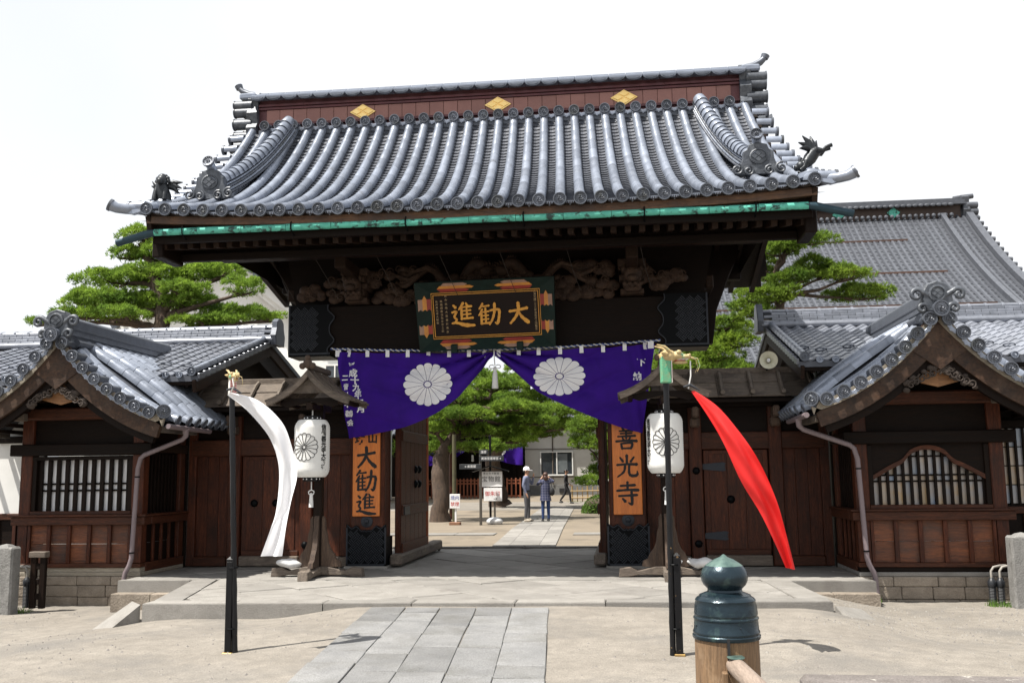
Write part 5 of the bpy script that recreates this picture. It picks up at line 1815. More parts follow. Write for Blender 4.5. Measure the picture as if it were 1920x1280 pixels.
def plate(par, mat, x0, x1, z0, z1, y0, y1, pts=None, name='painted_cloud'):
    """Thin coloured panel on the flared frame, between depths y0 (outer) and y1 (inner)."""
    m = MB()
    m.v = [tuple(PM @ Vector(p)) for p in pts]
    m.f = [tuple(range(len(pts)))]
    m.build(name, mat, par)
for s in (-1, 1):
    for k, mt in enumerate((M_PRED, M_PORANGE, M_PPINK)):
        # on the top and bottom rails: three stripes with pointed outer end, scalloped inner end
        for rail, zs in ((fr[1], (hh - .20, hh - .14, hh - .085, hh - .03)), (fr[0], (.195, .135, .085, .03))):
            z0, z1 = zs[k], zs[k + 1]
            dp = lambda z: -.20 + (.125) * (min(z, hh - z) / (fd * .80)) - .008
            inn = (.34, .24, .36)[k]
            out = (.84, .90, .82)[k]; out2 = (.90, .84, .76)[k]
            pts = [(s * inn, dp(z0), z0), (s * out, dp(z0), z0), (s * out2, dp(z1), z1), (s * (inn + .03), dp(z1), z1), (s * (inn - .05), dp((z0 + z1) / 2), (z0 + z1) / 2)]
            plate(rail, mt, 0, 0, 0, 0, 0, 0, pts)
        for q in (0, 1):                                            # on the side rails
            rail = fr[2] if s < 0 else fr[3]
            x = (.99, .93 + .11, .0)
            xs_ = (hw - .25, hw - .175, hw - .10, hw - .02)
            x0, x1 = xs_[k], xs_[k + 1]
            dp = lambda x: -.20 + .125 * ((hw - x) / fd) - .008
            a, c = ((.98, .76) if q else (.32, .50))
            ex = (.0, .07, .0)[k] * (1 if q else -1)
            pts = [(s * x0, dp(x0), a), (s * (x0 + x1) / 2, dp((x0 + x1) / 2), a + ex), (s * x1, dp(x1), a), (s * x1, dp(x1), c), (s * (x0 + x1) / 2, dp((x0 + x1) / 2), c + (.03 if q else -.03)), (s * x0, dp(x0), c)]
            plate(rail, mt, 0, 0, 0, 0, 0, 0, pts)
for off in (.0, .035):
    for x0, x1, z0, z1 in ((-1.03 + off, 1.03 - off, .215 + off, .227 + off), (-1.03 + off, 1.03 - off, hh - .227 - off, hh - .215 - off), (-1.03 + off, -1.018 + off, .227 + off, hh - .227 - off), (1.018 - off, 1.03 - off, .227 + off, hh - .227 - off)):
        m = MB(); m.box(x0, x1, -.078, -.06, z0, z1, 0, PM); m.build('gilt_line', M_PGOLD, plq)
for key, x, sz in (('shin', -.67, .46), ('kan', -.15, .43), ('dai', .40, .42)):
    brush_mb([[(a, c, w * 1.22) for a, c, w in st] for st in KANJI[key]], sz, .022, PM @ T(x, -.06, .43), .12).build('gold_character', M_PGOLD, plq)
for body, x, z0, z1, sz in (('大清光緒二十三年清和月上浣敬立', .93, 1.03, .33, .05), ('信州善光寺大勧進', -.93, .92, .52, .048), ('敬題額面以為永世之記', -.84, .92, .36, .048), ('欽命出使大臣書於東京', -.75, 1.02, .34, .05)):
    m = MB()
    for i, ch in enumerate(body):
        g = text_mb(ch, sz, 0, PM @ T(x, -.066, z0 + (z1 - z0) * i / (len(body) - 1)))
        m.add(g.v, g.f)
    m.build('small_lettering', surf('faded gold script', (.42, .30, .16), rough=.6, bump=0), plq, kind='stuff')
for x in (-.62, .62):
    m = MB(); m.box(x - .06, x + .06, -.24, -.1, -.04, .12, .01, PM); m.build('hanger_block', M_PGREEN, plq)

# name boards on the pillars
M_BOARD = surf('orange varnished board', (.72, .22, .035), (.55, .15, .026), 1.4, (9, 9, .9), .38, bump=.12, grain=.2, rnd=.05, spots=(.24, .06, .02), spot_scale=1.5, spot_edge=(.6, .85))
def name_board(x, label, chars, extra):
    t = thing('name_board', label, 'sign', (x, -.40, .95), 'name boards on the gate pillars')
    m = MB(); m.box(x - .265, x + .265, -.42, -.372, .965, 3.2, .01); m.build('board', M_BOARD, t)
    for key, z, sz in chars:
        brush_mb([[(a, c, w * 1.25) for a, c, w in st] for st in KANJI[key]], sz, .006, T(x - sz / 2, -.42, z), .1).build('ink_character', M_BLACK, t)
    for ch, dx, z, sz in extra:
        text_mb(ch, sz, 0, T(x + dx, -.424, z), .006).build('ink_character', M_BLACK, t)
name_board(-2.465, 'orange board with black characters on the pillar left of the opening', (('dai', 1.86, .42), ('kan', 1.42, .42), ('shin', .985 + .01, .40)), (('坊', -.13, 2.40, .20), ('山', .12, 2.42, .20), ('本', .12, 2.66, .2), ('本', -.13, 2.66, .2)))
name_board(2.465, 'orange board with black characters on the pillar right of the opening', (('zen', 2.14, .42), ('kou', 1.64, .42), ('ji', 1.12, .44)), ())

# ------------------------------------------------------------------ lantern stands, lanterns, sandbags
M_PAPER = surf('white lantern paper', (.88, .88, .86), (.82, .82, .80), 4, rough=.7, bump=.04, rnd=0, trans=.3)
def lantern_stand(x, s, lab_s, lab_l):
    y0 = -1.85
    t = thing('lantern_stand', lab_s, 'stand', (x, y0, 0), 'lantern stands beside the entrance')
    foot = [(-.82, 0), (-.80, .14), (-.62, .16), (-.50, .10), (-.2, .17), (.2, .17), (.50, .10), (.62, .16), (.80, .14), (.82, 0), (.66, .0), (.5, .03), (-.5, .03), (-.66, 0)]
    m = MB(); m.prism(foot[::-1], .17, T(x, y0 + .085, .004), .012); m.build('foot_beam', M_GREYX, t)
    m = MB(); m.prism(foot[::-1], .17, T(x, y0, .004) @ RZ(R(90)) @ T(0, .085, 0), .012); m.build('foot_beam', M_GREYY, t)
    br = [(.06, .14), (.06, .96), (.09, 1.02), (.13, .96), (.135, .80), (.165, .70), (.18, .56), (.23, .44), (.29, .37), (.33, .28), (.41, .24), (.43, .15)]
    for k in range(4):
        m = MB(); m.prism(br, .09, T(x, y0, .02) @ RZ(R(90 * k)) @ T(0, .045, 0), .01); m.build('curved_brace', M_GREYZ, t)
    m = MB(); m.box(x - .075, x + .075, y0 - .075, y0 + .075, .16, 3.1, .015); m.build('post', M_DARKZ, t)
    m = MB(); m.bar((x, y0 - .62, 2.92), (x, y0 + .5, 2.92), .11, .12, c=.012); m.build('bracket_arm', M_DARKY, t)
    m = MB(); m.bar((x - .55, y0 - .3, 3.02), (x + .55, y0 - .3, 3.02), .10, .12, c=.012); m.build('cross_arm', M_GREYX, t)
    # little curved gable roof: rows of shingle boards on each slope
    yf, yb = y0 - .72, y0 + .50
    pr = lambda u: bez((0, 3.55), (.30, 3.17), (.76, 3.03), u)
    for q in (-1, 1):
        n = 9
        for k in range(n):
            ya, yc = yf + (yb - yf) * k / n, yf + (yb - yf) * (k + 1) / n
            m = MB()
            N = 8
            for i in range(N + 1):
                a = pr(i / N); dz = .012 * math.sin(k * 2.1)
                for yy in (ya + .004, yc - .004):
                    m.v += [(x + q * a[0], yy, a[1] + dz), (x + q * a[0] * .99, yy, a[1] - .035 + dz)]
            for i in range(N):
                b4 = 4 * i
                m.f += [(b4, b4 + 4, b4 + 6, b4 + 2), (b4 + 1, b4 + 5, b4 + 7, b4 + 3), (b4, b4 + 4, b4 + 5, b4 + 1), (b4 + 2, b4 + 6, b4 + 7, b4 + 3)]
            m.f += [(4 * N, 4 * N + 1, 4 * N + 3, 4 * N + 2)]
            m.build('shingle_board', M_GREYX, t)
        for yy in (yf, yb - .06):
            m = MB()
            N = 10
            for i in range(N + 1):
                a = pr(i / N * .97)
                for y_ in (yy - .02, yy + .05):
                    m.v += [(x + q * a[0], y_, a[1] - .035), (x + q * a[0] * .97, y_, a[1] - .13 + .02 * i / N)]
            for i in range(N):
                b4 = 4 * i
                m.f += [(b4, b4 + 4, b4 + 5, b4 + 1), (b4 + 2, b4 + 6, b4 + 7, b4 + 3), (b4 + 1, b4 + 5, b4 + 7, b4 + 3)]
            m.f += [(4 * N, 4 * N + 1, 4 * N + 3, 4 * N + 2)]
            m.build('bargeboard', M_GREYX, t)
        m = MB(); m.bar((x + q * .55, yf + .08, 3.0), (x + q * .55, yb - .05, 3.0), .08, .09, c=.01); m.build('eave_purlin', M_DARKY, t)
    m = MB(); m.bar((x, yf + .02, 3.60), (x, yb, 3.60), .09, .10, c=.02); m.build('ridge_log', M_GREYY, t)
    m = MB()
    for a, c, r_ in ((0, 3.64, .085), (-.09, 3.60, .06), (.09, 3.60, .06), (0, 3.74, .05)):
        m.ball((x + a, yf - .01, c), (r_, .05, r_), 9, 6)
    m.build('ridge_ornament', M_GREYZ, t, 50)
    m = MB(); m.prism([(-.34, 3.14), (.34, 3.14), (.16, 3.26), (0, 3.40), (-.16, 3.26)], .03, T(x, yf + .12, 0)); m.build('gable_carving', M_GREYX, t)
    m = MB(); m.prism([(-.62, 2.98), (-.3, 3.06), (.3, 3.06), (.62, 2.98), (.4, 2.90), (0, 3.0), (-.4, 2.90)], .06, T(x, yf + .2, 0)); m.build('rainbow_beam', M_DARKX, t)
    # lantern
    ly = y0 - .42
    L = thing('paper_lantern', lab_l, 'lantern', (x, ly, 1.66), 'paper lanterns hanging beside the entrance')
    prof_ = []
    N = 52
    rad = lambda f: .30 * (1 - max(abs(f - .5) * 2 - .70, 0) ** 2 * 4.6) ** .5 if abs(f - .5) * 2 > .70 else .30
    for i in range(N + 1):
        f = i / N
        prof_.append((max(rad(f), .12) + (.0035 if i % 2 else -.0015), 1.71 + .98 * f))
    m = MB(); m.lathe(prof_, 40, T(x, ly, 0)); m.build('paper_body', M_PAPER, L, 60)
    for z0, z1 in ((1.64, 1.72), (2.68, 2.76)):
        m = MB(); m.lathe([(.13, z0), (.14, z0 + .01), (.14, z1 - .01), (.13, z1)], 24, T(x, ly, 0)); cp = m.build('lantern_cap', M_BLACKP, L, 40)
        for k in range(10):
            a = 2 * math.pi * k / 10
            m = MB(); m.ball((x + .141 * math.cos(a), ly + .141 * math.sin(a), (z0 + z1) / 2), .013, 6, 4); m.build('cap_dot', M_CLOTHW, cp)
    m = MB(); m.tube([(x, ly, 2.76), (x, ly, 2.88)], .012, 6); m.build('hanging_cord', M_CORD, L)
    m = MB()
    cphi = R(-98 if s < 0 else -88)
    for ln in crest_geo(.235, False):
        pts = [(x + .307 * math.cos(cphi + a / .30), ly + .307 * math.sin(cphi + a / .30), 2.22 + c) for a, c in ln]
        m.tube(pts, .0055, 4)
    m.build('flower_crest', M_BLACK, L)
    m = MB()
    sphi = R(-32 if s < 0 else -152)
    for i, ch in enumerate('信州善光寺大勧進'):
        g = text_mb(ch, .105, 0, None, .004)
        m.add([(x + .308 * math.cos(sphi + v[0] / .30), ly + .308 * math.sin(sphi + v[0] / .30), 2.55 - i * .098 + v[2]) for v in g.v], g.f)
    m.build('lettering', M_BLACK, L, kind='stuff')
    m = MB(); m.tube([(x, ly, 1.64), (x, ly, 1.48)], .01, 5); m.tube([(x + .05 * math.cos(a), ly, 1.45 + .04 * math.sin(a)) for a in [k * .6 for k in range(11)]], .01, 5); tc_ = m.build('tassel_cord', M_CORD, L)
    m = MB(); m.lathe([(.001, 1.45), (.028, 1.43), (.03, 1.38), (.04, 1.20), (.001, 1.20)], 12, T(x, ly, 0), cap=False); m.build('tassel', M_CORD, tc_, 50)
    return t


lantern_stand(-2.93, -1, 'weathered roofed lantern stand in front of the left wing wall', 'white paper lantern with black flower crest beside the white streamer')
lantern_stand(3.10, 1, 'weathered roofed lantern stand behind the pole with the red streamer', 'white paper lantern with black flower crest behind the right dragon pole')
M_BAG = surf('white sandbag cloth', (.66, .66, .66), (.5, .5, .5), 5, rough=.8, bump=.2, bscale=40, rnd=.1)
def sandbag(x, y, z, a, label):
    m = MB(); m.ball((0, 0, .075), (.25, .15, .08), 16, 9)
    m.tube([(.20, 0, .08), (.28, .02, .10), (.34, .03, .09)], [.06, .03, .06], 8)
    m.v = [(v[0] * (1 + .1 * noise.noise((v[0] * 9, v[1] * 9, a))), v[1], v[2] + .035 * noise.noise((v[0] * 7, v[1] * 7, a * 3))) for v in m.v]
    m.build('sandbag', M_BAG, None, 60, T(x, y, z) @ RZ(a), label=label, category='sandbag', group='sandbags weighing down the lantern stands')
sandbag(-3.42, -1.86, .155, .2, 'white sandbag lying on the foot of the left lantern stand')
sandbag(3.66, -1.90, .155, 2.9, 'white sandbag lying on the foot of the right lantern stand')

# ------------------------------------------------------------------ dragon poles, guide posts, streamers
M_BAMBOO = surf('black lacquered bamboo', (.007, .0075, .009), (.004, .004, .005), 6, VZ, spec=.3, rough=.3, bump=.06, rnd=0, spots=(.42, .26, .10), spot_scale=12, spot_edge=(.66, .69))
M_DGREEN = surf('green painted scales', (.05, .34, .20), (.16, .30, .16), 14, rough=.5, bump=.25, rnd=0, spots=(.45, .33, .14), spot_scale=24, spot_edge=(.6, .66))
M_DGOLD = surf('aged gold paint', (.52, .38, .17), (.34, .26, .13), 16, rough=.5, bump=.3, rnd=0, spots=(.10, .30, .18), spot_scale=10, spot_edge=(.55, .65))
M_DRED = plain('red paint', (.46, .020, .016), .45)
M_DWHITE = plain('white paint', (.66, .64, .60), .5)
def dragon_pole(xb, xt, yb, zb, zt, yaw, sc, label, scales):
    t = thing('dragon_pole', label, 'pole', (xb, yb, zb), 'black poles topped by carved dragon heads')
    n = 9
    P = lambda f: Vector((xb + (xt - xb) * f, yb, zb + (zt - zb) * f))
    m = MB(); m.tube([P(i / 24) for i in range(25)], [.030 + (.004 if i % 3 == 0 else 0) for i in range(25)], 12); m.build('pole_shaft', M_BAMBOO, t, 60)
    Mo = T(*P(1.)) @ RZ(yaw) @ Matrix.Diagonal((sc, sc, sc, 1))
    m = MB(); m.box(-.055, .055, -.05, .05, -.02, .27, .012, Mo); nk = m.build('dragon_neck', M_DGREEN if scales else M_DWHITE, t)
    for k in range(9):
        m = MB(); z = .0 + .028 * k; m.box(.056, .066, -.048, .048, z, z + .016, .002, Mo); m.build('neck_stripe', M_DRED, nk)
    m = MB(); m.box(.054, .062, -.05, .05, -.015, .255, 0, Mo); m.build('neck_front', M_DWHITE, nk)
    m = MB()
    def bl(c, r, a=9, b_=6):
        k = MB(); k.ball(c, r, a, b_); m.add(k.v, k.f, Mo)
    bl((.03, 0, .27), (.10, .075, .075)); bl((.13, 0, .275), (.08, .065, .055)); bl((.20, 0, .262), (.07, .055, .034)); bl((.25, 0, .268), (.032, .04, .03))
    for q in (-1, 1):
        bl((.14, q * .05, .31), (.03, .022, .026)); bl((.26, q * .025, .285), (.015, .015, .015), 6, 4)
        k = MB(); k.tube([(.05, q * .05, .31), (-.02, q * .07, .37), (-.10, q * .075, .39)], [.02, .016, .006], 6); m.add(k.v, k.f, Mo)
        k = MB(); k.tube([(.0, q * .06, .29), (-.06, q * .10, .30)], [.03, .01], 6); m.add(k.v, k.f, Mo)
    hd = m.build('dragon_head', M_DGOLD, t, 60)
    m = MB(); k = MB(); k.ball((.16, 0, .205), (.085, .045, .018), 9, 5); m.add(k.v, k.f, Mo); m.build('lower_jaw', M_DGOLD, hd, 60)
    m = MB(); k = MB(); k.ball((.15, 0, .225), (.07, .035, .012), 8, 5); m.add(k.v, k.f, Mo); m.build('tongue', M_DRED, hd, 60)
    m = MB()
    for i in range(8):
        for q in (-1, 1):
            k = MB(); k.lathe([(.007, 0), (.001, -.02)], 5, T(.13 + .015 * i, q * .038, .243), cap=False); m.add(k.v, k.f, Mo)
    m.build('teeth', M_DWHITE, hd, kind='stuff')
    for q in (-1, 1):
        m = MB(); k = MB(); k.tube([(.27, q * .03, .26), (.34, q * .05, .24), (.36, q * .06, .16), (.33, q * .06, .10)], [.006, .005, .004, .003], 5); m.add(k.v, k.f, Mo); m.build('whisker', M_DGOLD, hd)
    return Mo
Mo1 = dragon_pole(-1.83, -1.945, -8.15, -.22, 2.645, R(-52), .72, 'black pole with a small gold dragon head holding the white streamer', False)
Mo2 = dragon_pole(2.885, 2.905, -8.15, -.19, 2.68, R(8), 1.0, 'black pole with a green-necked dragon head holding the red streamer', True)
def guide_post(x, y, z, label):
    t = thing('guide_post', label, 'post', (x, y, z), 'black square posts bracing the dragon poles')
    m = MB(); m.box(x - .036, x + .036, y - .036, y + .036, z - .1, z + 1.02, .006)
    m.build('post_shaft', M_BLACKP, t)
    m = MB(); m.lathe([(.05, 0), (.05, .02), (.012, .05)], 4, T(x, y, z + 1.02) @ RZ(R(45))); m.build('post_cap', M_BLACKP, t)
    m = MB(); m.box(x - .055, x + .055, y - .055, y + .055, z - .01, z + .05, .006); m.build('brass_base', surf('tarnished brass', (.45, .30, .09), (.25, .16, .06), 9, rough=.5, metal=.5, bump=.1), t)
    for dz in (.30, .95):
        m = MB(); d = 1 if x < 0 else -1
        m.tube([(x + d * .03 + .05 * math.cos(a), y - .0 + .05 * math.sin(a), z + dz) for a in [k * .5236 for k in range(13)]], .008, 5); m.build('tie_ring', M_IRON, t)
guide_post(-1.905, -8.15, -.22, 'square black guide post bracing the pole with the white streamer')
guide_post(2.955, -8.15, -.19, 'square black guide post bracing the pole with the red streamer')

M_FLAGW = surf('white streamer cloth', (.90, .90, .92), (.88, .88, .90), 3, rough=.75, bump=.05, rnd=0, trans=.3)
M_FLAGR = surf('red streamer cloth', (.80, .022, .020), (.70, .016, .016), 3, rough=.6, bump=.05, rnd=0, trans=.3)
def streamer(name, Lp, Rp, y0, bil, mat, label, cord):
    t = thing(name, label, 'streamer', (Lp[0][0], y0, Lp[0][1]), 'long cloth streamers on the dragon poles')
    m = MB()
    def f(u, v):
        a, c = ipl(Lp, v), ipl(Rp, v)
        w = u - .5
        e = min(v * 3.5, 1)
        y = y0 + bil * math.sin(v * 3.4) + (.040 * math.sin(u * 6 + v * 6) + .010 * math.sin(u * 13 - v * 9 + 2 * math.sin(v * 5)) + .05 * w * math.sin(v * 7 + 1)) * e
        u = u + .10 * math.sin(u * 6.283 * 1.5 + v * 9) * e * u * (1 - u)
        return (a[0] + (c[0] - a[0]) * u, y, a[1] + (c[1] - a[1]) * u)
    m.grid(f, 26, 90)
    m.build('cloth', mat, t, 80)
    m = MB(); m.tube(cord, .008, 5); m.build('cord', M_CORD, t)
    c = cord[-1]
    m = MB(); m.tube([(c[0] - .05, c[1], c[2] + .02), (c[0] + .02, c[1], c[2] + .04), (c[0] + .12, c[1], c[2] - .02)], [.02, .03, .012], 6, flat=.6); m.build('clip', M_IRONB, t, 60)
streamer('white_streamer', [(-1.97, 2.63), (-1.76, 2.46), (-1.53, 2.18), (-1.42, 1.91), (-1.39, 1.65), (-1.39, 1.32), (-1.42, 1.16), (-1.52, 0.86)], [(-1.94, 2.66), (-1.64, 2.57), (-1.38, 2.33), (-1.25, 2.06), (-1.17, 1.76), (-1.21, 1.47), (-1.26, 1.15), (-1.29, 0.86)], -8.22, .10, M_FLAGW,
         'long white cloth streamer blowing from the left dragon pole', [(-1.86, -8.35, 2.80), (-1.84, -8.36, 2.72), (-1.90, -8.28, 2.66)])
streamer('red_streamer', [(3.17, 2.57), (3.36, 2.25), (3.49, 1.99), (3.64, 1.62), (3.82, 1.29), (3.97, 0.95), (4.07, 0.72)], [(3.20, 2.58), (3.45, 2.39), (3.69, 2.07), (3.85, 1.78), (3.98, 1.45), (4.07, 1.12), (4.17, 0.7)], -8.12, -.12, M_FLAGR,
         'long red cloth streamer blowing from the right dragon pole', [(3.17, -8.13, 2.90), (3.17, -8.13, 2.74), (3.14, -8.12, 2.60)])

# ------------------------------------------------------------------ lion ornaments on the roof corners
def lion(s, label):
    c0 = rsurf(s * (5.40 if s < 0 else 5.52), .10, .10)
    t = thing('lion_statue', label, 'statue', tuple(c0), 'bronze lions on the roof corners')
    Mo = T(c0.x + s * .06, c0.y, c0.z - .03)
    def P(*pts): return [Mo @ Vector(p) for p in pts]
    m = MB(); m.lathe([(.22, -.06), (.22, .02), (.17, .05), (.16, .07)], 16, Mo @ Matrix.Diagonal((1, .8, 1, 1))); m.build('base', M_TILE, t, 40)
    if s > 0:       # head down, hind legs up
        m = MB(); m.tube(P((-.13, -.06, .15), (-.06, -.03, .20), (.0, 0, .28), (.06, .0, .36), (.13, 0, .42)), [.06, .085, .105, .10, .075], 10)
        for q in (-1, 1):
            m.tube(P((-.06, q * .08, .22), (-.10, q * .10, .12), (-.16, q * .09, .07)), [.05, .04, .04], 7)
            m.tube(P((.11, q * .06, .40), (.20, q * .08, .38), (.25, q * .08, .44), (.34, q * .08, .47)), [.055, .042, .03, .034], 7)
        m.build('body', M_BRONZE, t, 60)
        m = MB()
        for c, r_ in (((-.15, -.04, .15), .085), ((-.22, -.05, .12), .055), ((-.12, -.04, .22), .06)):
            m.ball(Mo @ Vector(c), r_, 9, 6)
        for q in (-1, 1): m.tube(P((-.14, q * .05, .21), (-.15, q * .09, .28)), [.03, .01], 6)
        m.build('head', M_BRONZE, t, 60)
        for k, (a, L) in enumerate(((2.85, .20), (2.35, .24), (1.8, .28), (1.3, .25), (.8, .22))):
            m = MB(); bx0 = (.03, 0, .42)
            m.tube(P(bx0, (bx0[0] + L * .5 * math.cos(a), .03 * (k - 2), bx0[2] + L * .5 * math.sin(a)), (bx0[0] + L * math.cos(a + .25), .05 * (k - 2), bx0[2] + L * math.sin(a + .25))), [.045, .05, .008], 7); m.build('tail_plume', M_BRONZE, t, 60)
    else:           # sitting up
        m = MB(); m.tube(P((.02, 0, .06), (.0, 0, .16), (-.02, -.02, .28), (-.02, -.03, .38)), [.13, .14, .12, .09], 10)
        for q in (-1, 1):
            m.tube(P((q * .08, -.08, .26), (q * .09, -.13, .14), (q * .09, -.14, .06)), [.05, .04, .045], 7)
        m.build('body', M_BRONZE, t, 60)
        m = MB()
        for c, r_ in (((.0, -.06, .42), .10), ((.0, -.14, .39), .06), ((0, -.04, .47), .08)):
            m.ball(Mo @ Vector(c), r_, 9, 6)
        for k in range(7):
            a = k / 6 * math.pi
            m.ball(Mo @ Vector((.10 * math.cos(a), -.03, .42 + .09 * math.sin(a))), .042, 7, 5)
        m.build('head', M_BRONZE, t, 60)
        for k, (a, L) in enumerate(((.55, .28), (.15, .26), (-.25, .26), (2.9, .22), (3.3, .2))):
            m = MB(); b0 = (.05 if k < 3 else -.05, .04, .34)
            m.tube(P(b0, (b0[0] + L * .5 * math.cos(a), .05, b0[2] + L * .5 * math.sin(a)), (b0[0] + L * math.cos(a - .3), .06, b0[2] + L * math.sin(a - .3))), [.04, .05, .008], 7); m.build('mane_plume', M_BRONZE, t, 60)
lion(-1, 'dark bronze lion sitting on the left corner of the gate roof')
lion(1, 'dark bronze lion doing a handstand on the right corner of the gate roof')
# ------------------------------------------------------------------ pines
M_NEEDLE = surf('pine needles', (0.2647, 0.3853, 0.0504), (0.0784, 0.1523, 0.0269), 1.1, rough=.6, bump=0, rnd=.12, trans=.48, fine=(12, .5), spots=(.15, .11, .03), spot_scale=2.6, spot_edge=(.64, .72), world=True, spec=.2)
M_NEEDLE2 = surf('yellowish pine needles', (0.2438, 0.3443, 0.0420), (0.0857, 0.1607, 0.0252), 1.3, rough=.6, bump=0, rnd=.12, trans=.48, fine=(12, .5), spots=(.15, .11, .03), spot_scale=2.6, spot_edge=(.64, .72), world=True, spec=.2)
M_BARK = surf('pine bark', (.105, .070, .048), (.035, .024, .018), 5, (3, 3, 1), .9, bump=.9, bscale=22, rnd=.1)
M_LEAF = surf('clipped azalea leaves', (0.1360, 0.2400, 0.0352), (0.0480, 0.0960, 0.0192), 6, rough=.6, bump=0, rnd=.1, trans=.3, world=True, spec=.2)


def needles(pads, seed, dens, ln=.13, flat=.85):
    """Needle tufts over flattened pads: every tuft is a small spray of thin blades pointing up and outwards."""
    g = np.random.default_rng(seed)
    V, Fc = [], []
    nb = 9
    for cx, cyy, cz, rx, rz in pads:
        ry = rx * flat
        n = int(dens * (rx * ry * 3.2 + rx * rz * 2)) + 30
        a = g.uniform(0, 2 * np.pi, n); q = np.sqrt(g.uniform(0, 1, n))
        # a few lobes give the pad an uneven outline
        lob = 1 + .22 * np.sin(a * 3 + g.uniform(0, 6)) + .16 * np.sin(a * 7 + g.uniform(0, 6))
        px, py = rx * q * np.cos(a) * lob, ry * q * np.sin(a) * lob
        dome = np.sqrt(np.clip(1 - q * q * .92, 0, 1))
        bump = .35 * rz * (np.sin(px * 6.1 + cx) * np.cos(py * 5.3 + cz))
        up = g.uniform(0, 1, n) < .80
        z = np.where(up, rz * dome * g.uniform(.55, 1.1, n) + bump, -rz * .45 * g.uniform(0, 1, n) * dome)
        P = np.stack([cx + px, cyy + py, cz + z], 1)
        D = np.stack([px / rx * .8, py / ry * .8, .55 + dome * .6], 1) + g.normal(0, .35, (n, 3))
        D /= np.linalg.norm(D, axis=1)[:, None]
        d = D[:, None, :] * .75 + g.normal(0, .55, (n, nb, 3))
        d /= np.linalg.norm(d, axis=2)[..., None]
        L = ln * g.uniform(.6, 1.25, (n, nb, 1))
        tip = P[:, None, :] + d * L
        sd = np.cross(d, g.normal(0, 1, (n, nb, 3)))
        sd /= np.linalg.norm(sd, axis=2)[..., None] + 1e-9
        w = ln * .075
        b0 = P[:, None, :] + sd * w * .5 + d * L * .0; b1 = P[:, None, :] - sd * w * .5
        mid = P[:, None, :] + d * L * .6
        V.append(np.stack([b0 + 0 * tip, b1, mid - sd * w, tip, mid + sd * w], 2).reshape(-1, 3))
    V = np.concatenate(V)
    n = len(V) // 5
    me = bpy.data.meshes.new('crown')
    me.vertices.add(len(V)); me.vertices.foreach_set('co', V.astype(np.float32).ravel())
    me.loops.add(n * 5); me.loops.foreach_set('vertex_index', np.arange(n * 5, dtype=np.int32))
    me.polygons.add(n); me.polygons.foreach_set('loop_start', np.arange(0, n * 5, 5, dtype=np.int32)); me.polygons.foreach_set('loop_total', np.full(n, 5, np.int32))
    me.update(calc_edges=True)
    return me


def pine(label, base, trunk, pads, seed, r0=.28, dens=260, mat=None, ln=.13, limbs=True):
    t = thing('pine_tree', label, 'tree', base, 'old pines around the gate')
    rg = random.Random(seed)
    m = MB()
    pts = [Vector(base)] + [Vector(p) for p in trunk]
    sm, rad = [], []
    for i in range(len(pts) - 1):
        for k in range(5):
            f = k / 5
            p = pts[i].lerp(pts[i + 1], f)
            sm.append(p + Vector((rg.uniform(-.05, .05), rg.uniform(-.05, .05), 0)))
    sm.append(pts[-1])
    rad = [r0 * (1.25 - .25 * min(i / 2, 1)) * (1 - .72 * i / len(sm)) for i in range(len(sm))]
    m.tube(sm, rad, 10)
    tr = m.build('trunk', M_BARK, t, 60)
    for cx, cyy, cz, rx, rz in pads:
        near = min(sm, key=lambda q: (q - Vector((cx, cyy, cz - .5))).length + (2 if q.z > cz else 0))
        e = Vector((cx, cyy, cz - rz * .2))
        mid = near.lerp(e, .5) + Vector((rg.uniform(-.2, .2), rg.uniform(-.2, .2), rg.uniform(-.15, .25)))
        m = MB(); m.tube([near, near.lerp(mid, .5) + Vector((0, 0, .08)), mid, mid.lerp(e, .5), e], [r0 * .30, r0 * .26, r0 * .20, r0 * .15, .03], 7); m.build('limb', M_BARK, t, 60)
        for k in range(5):
            a = rg.uniform(0, 6.28)
            q = e + Vector((rx * .7 * math.cos(a), rx * .6 * math.sin(a), rz * .1))
            m = MB(); m.tube([mid.lerp(e, .6), e.lerp(q, .5) + Vector((0, 0, -.05)), q], [r0 * .13, r0 * .09, .012], 5); m.build('twig', M_BARK, t, 60)
    me = needles(pads, seed, dens, ln)
    me.materials.append(mat or M_NEEDLE)
    inst(me, 'crown', t)
    return t


PADS_L = [(-12.27, 9.17, 9.1, .59, .26), (-12.72, 9.34, 8.56, .5, .3), (-11.71, 9.41, 8.54, .91, .33), (-13.1, 9.62, 7.82, 1.17, .33), (-11.34, 9.34, 7.84, 1.15, .33), (-9.88, 9.59, 7.93, .9, .3), (-8.53, 8.34, 7.15, .53, .38), (-13.39, 8.95, 7.07, 1.06, .32), (-12.28, 9.62, 7.06, 1.19, .3), (-10.61, 9.21, 6.93, .97, .29), (-9.31, 9.56, 6.62, .9, .26), (-13.68, 8.46, 6.57, .67, .22), (-9.81, 8.96, 6.34, .96, .16), (-10.53, 8.65, 7.27, .72, .22), (-8.11, 9.06, 6.41, .48, .16), (-15.44, 9.1, 6.5, .3, .13), (-12.34, 8.32, 6.51, .79, .22)]
pine('broad old pine rising behind the left guard house roof', (-11.2, 9.3, .05), [(-11.0, 9.2, 3), (-11.35, 9.0, 5.6), (-11.45, 9.1, 6.9), (-11.9, 9.3, 8.2), (-12.25, 9.2, 8.95)], PADS_L, 3, .36, 300)
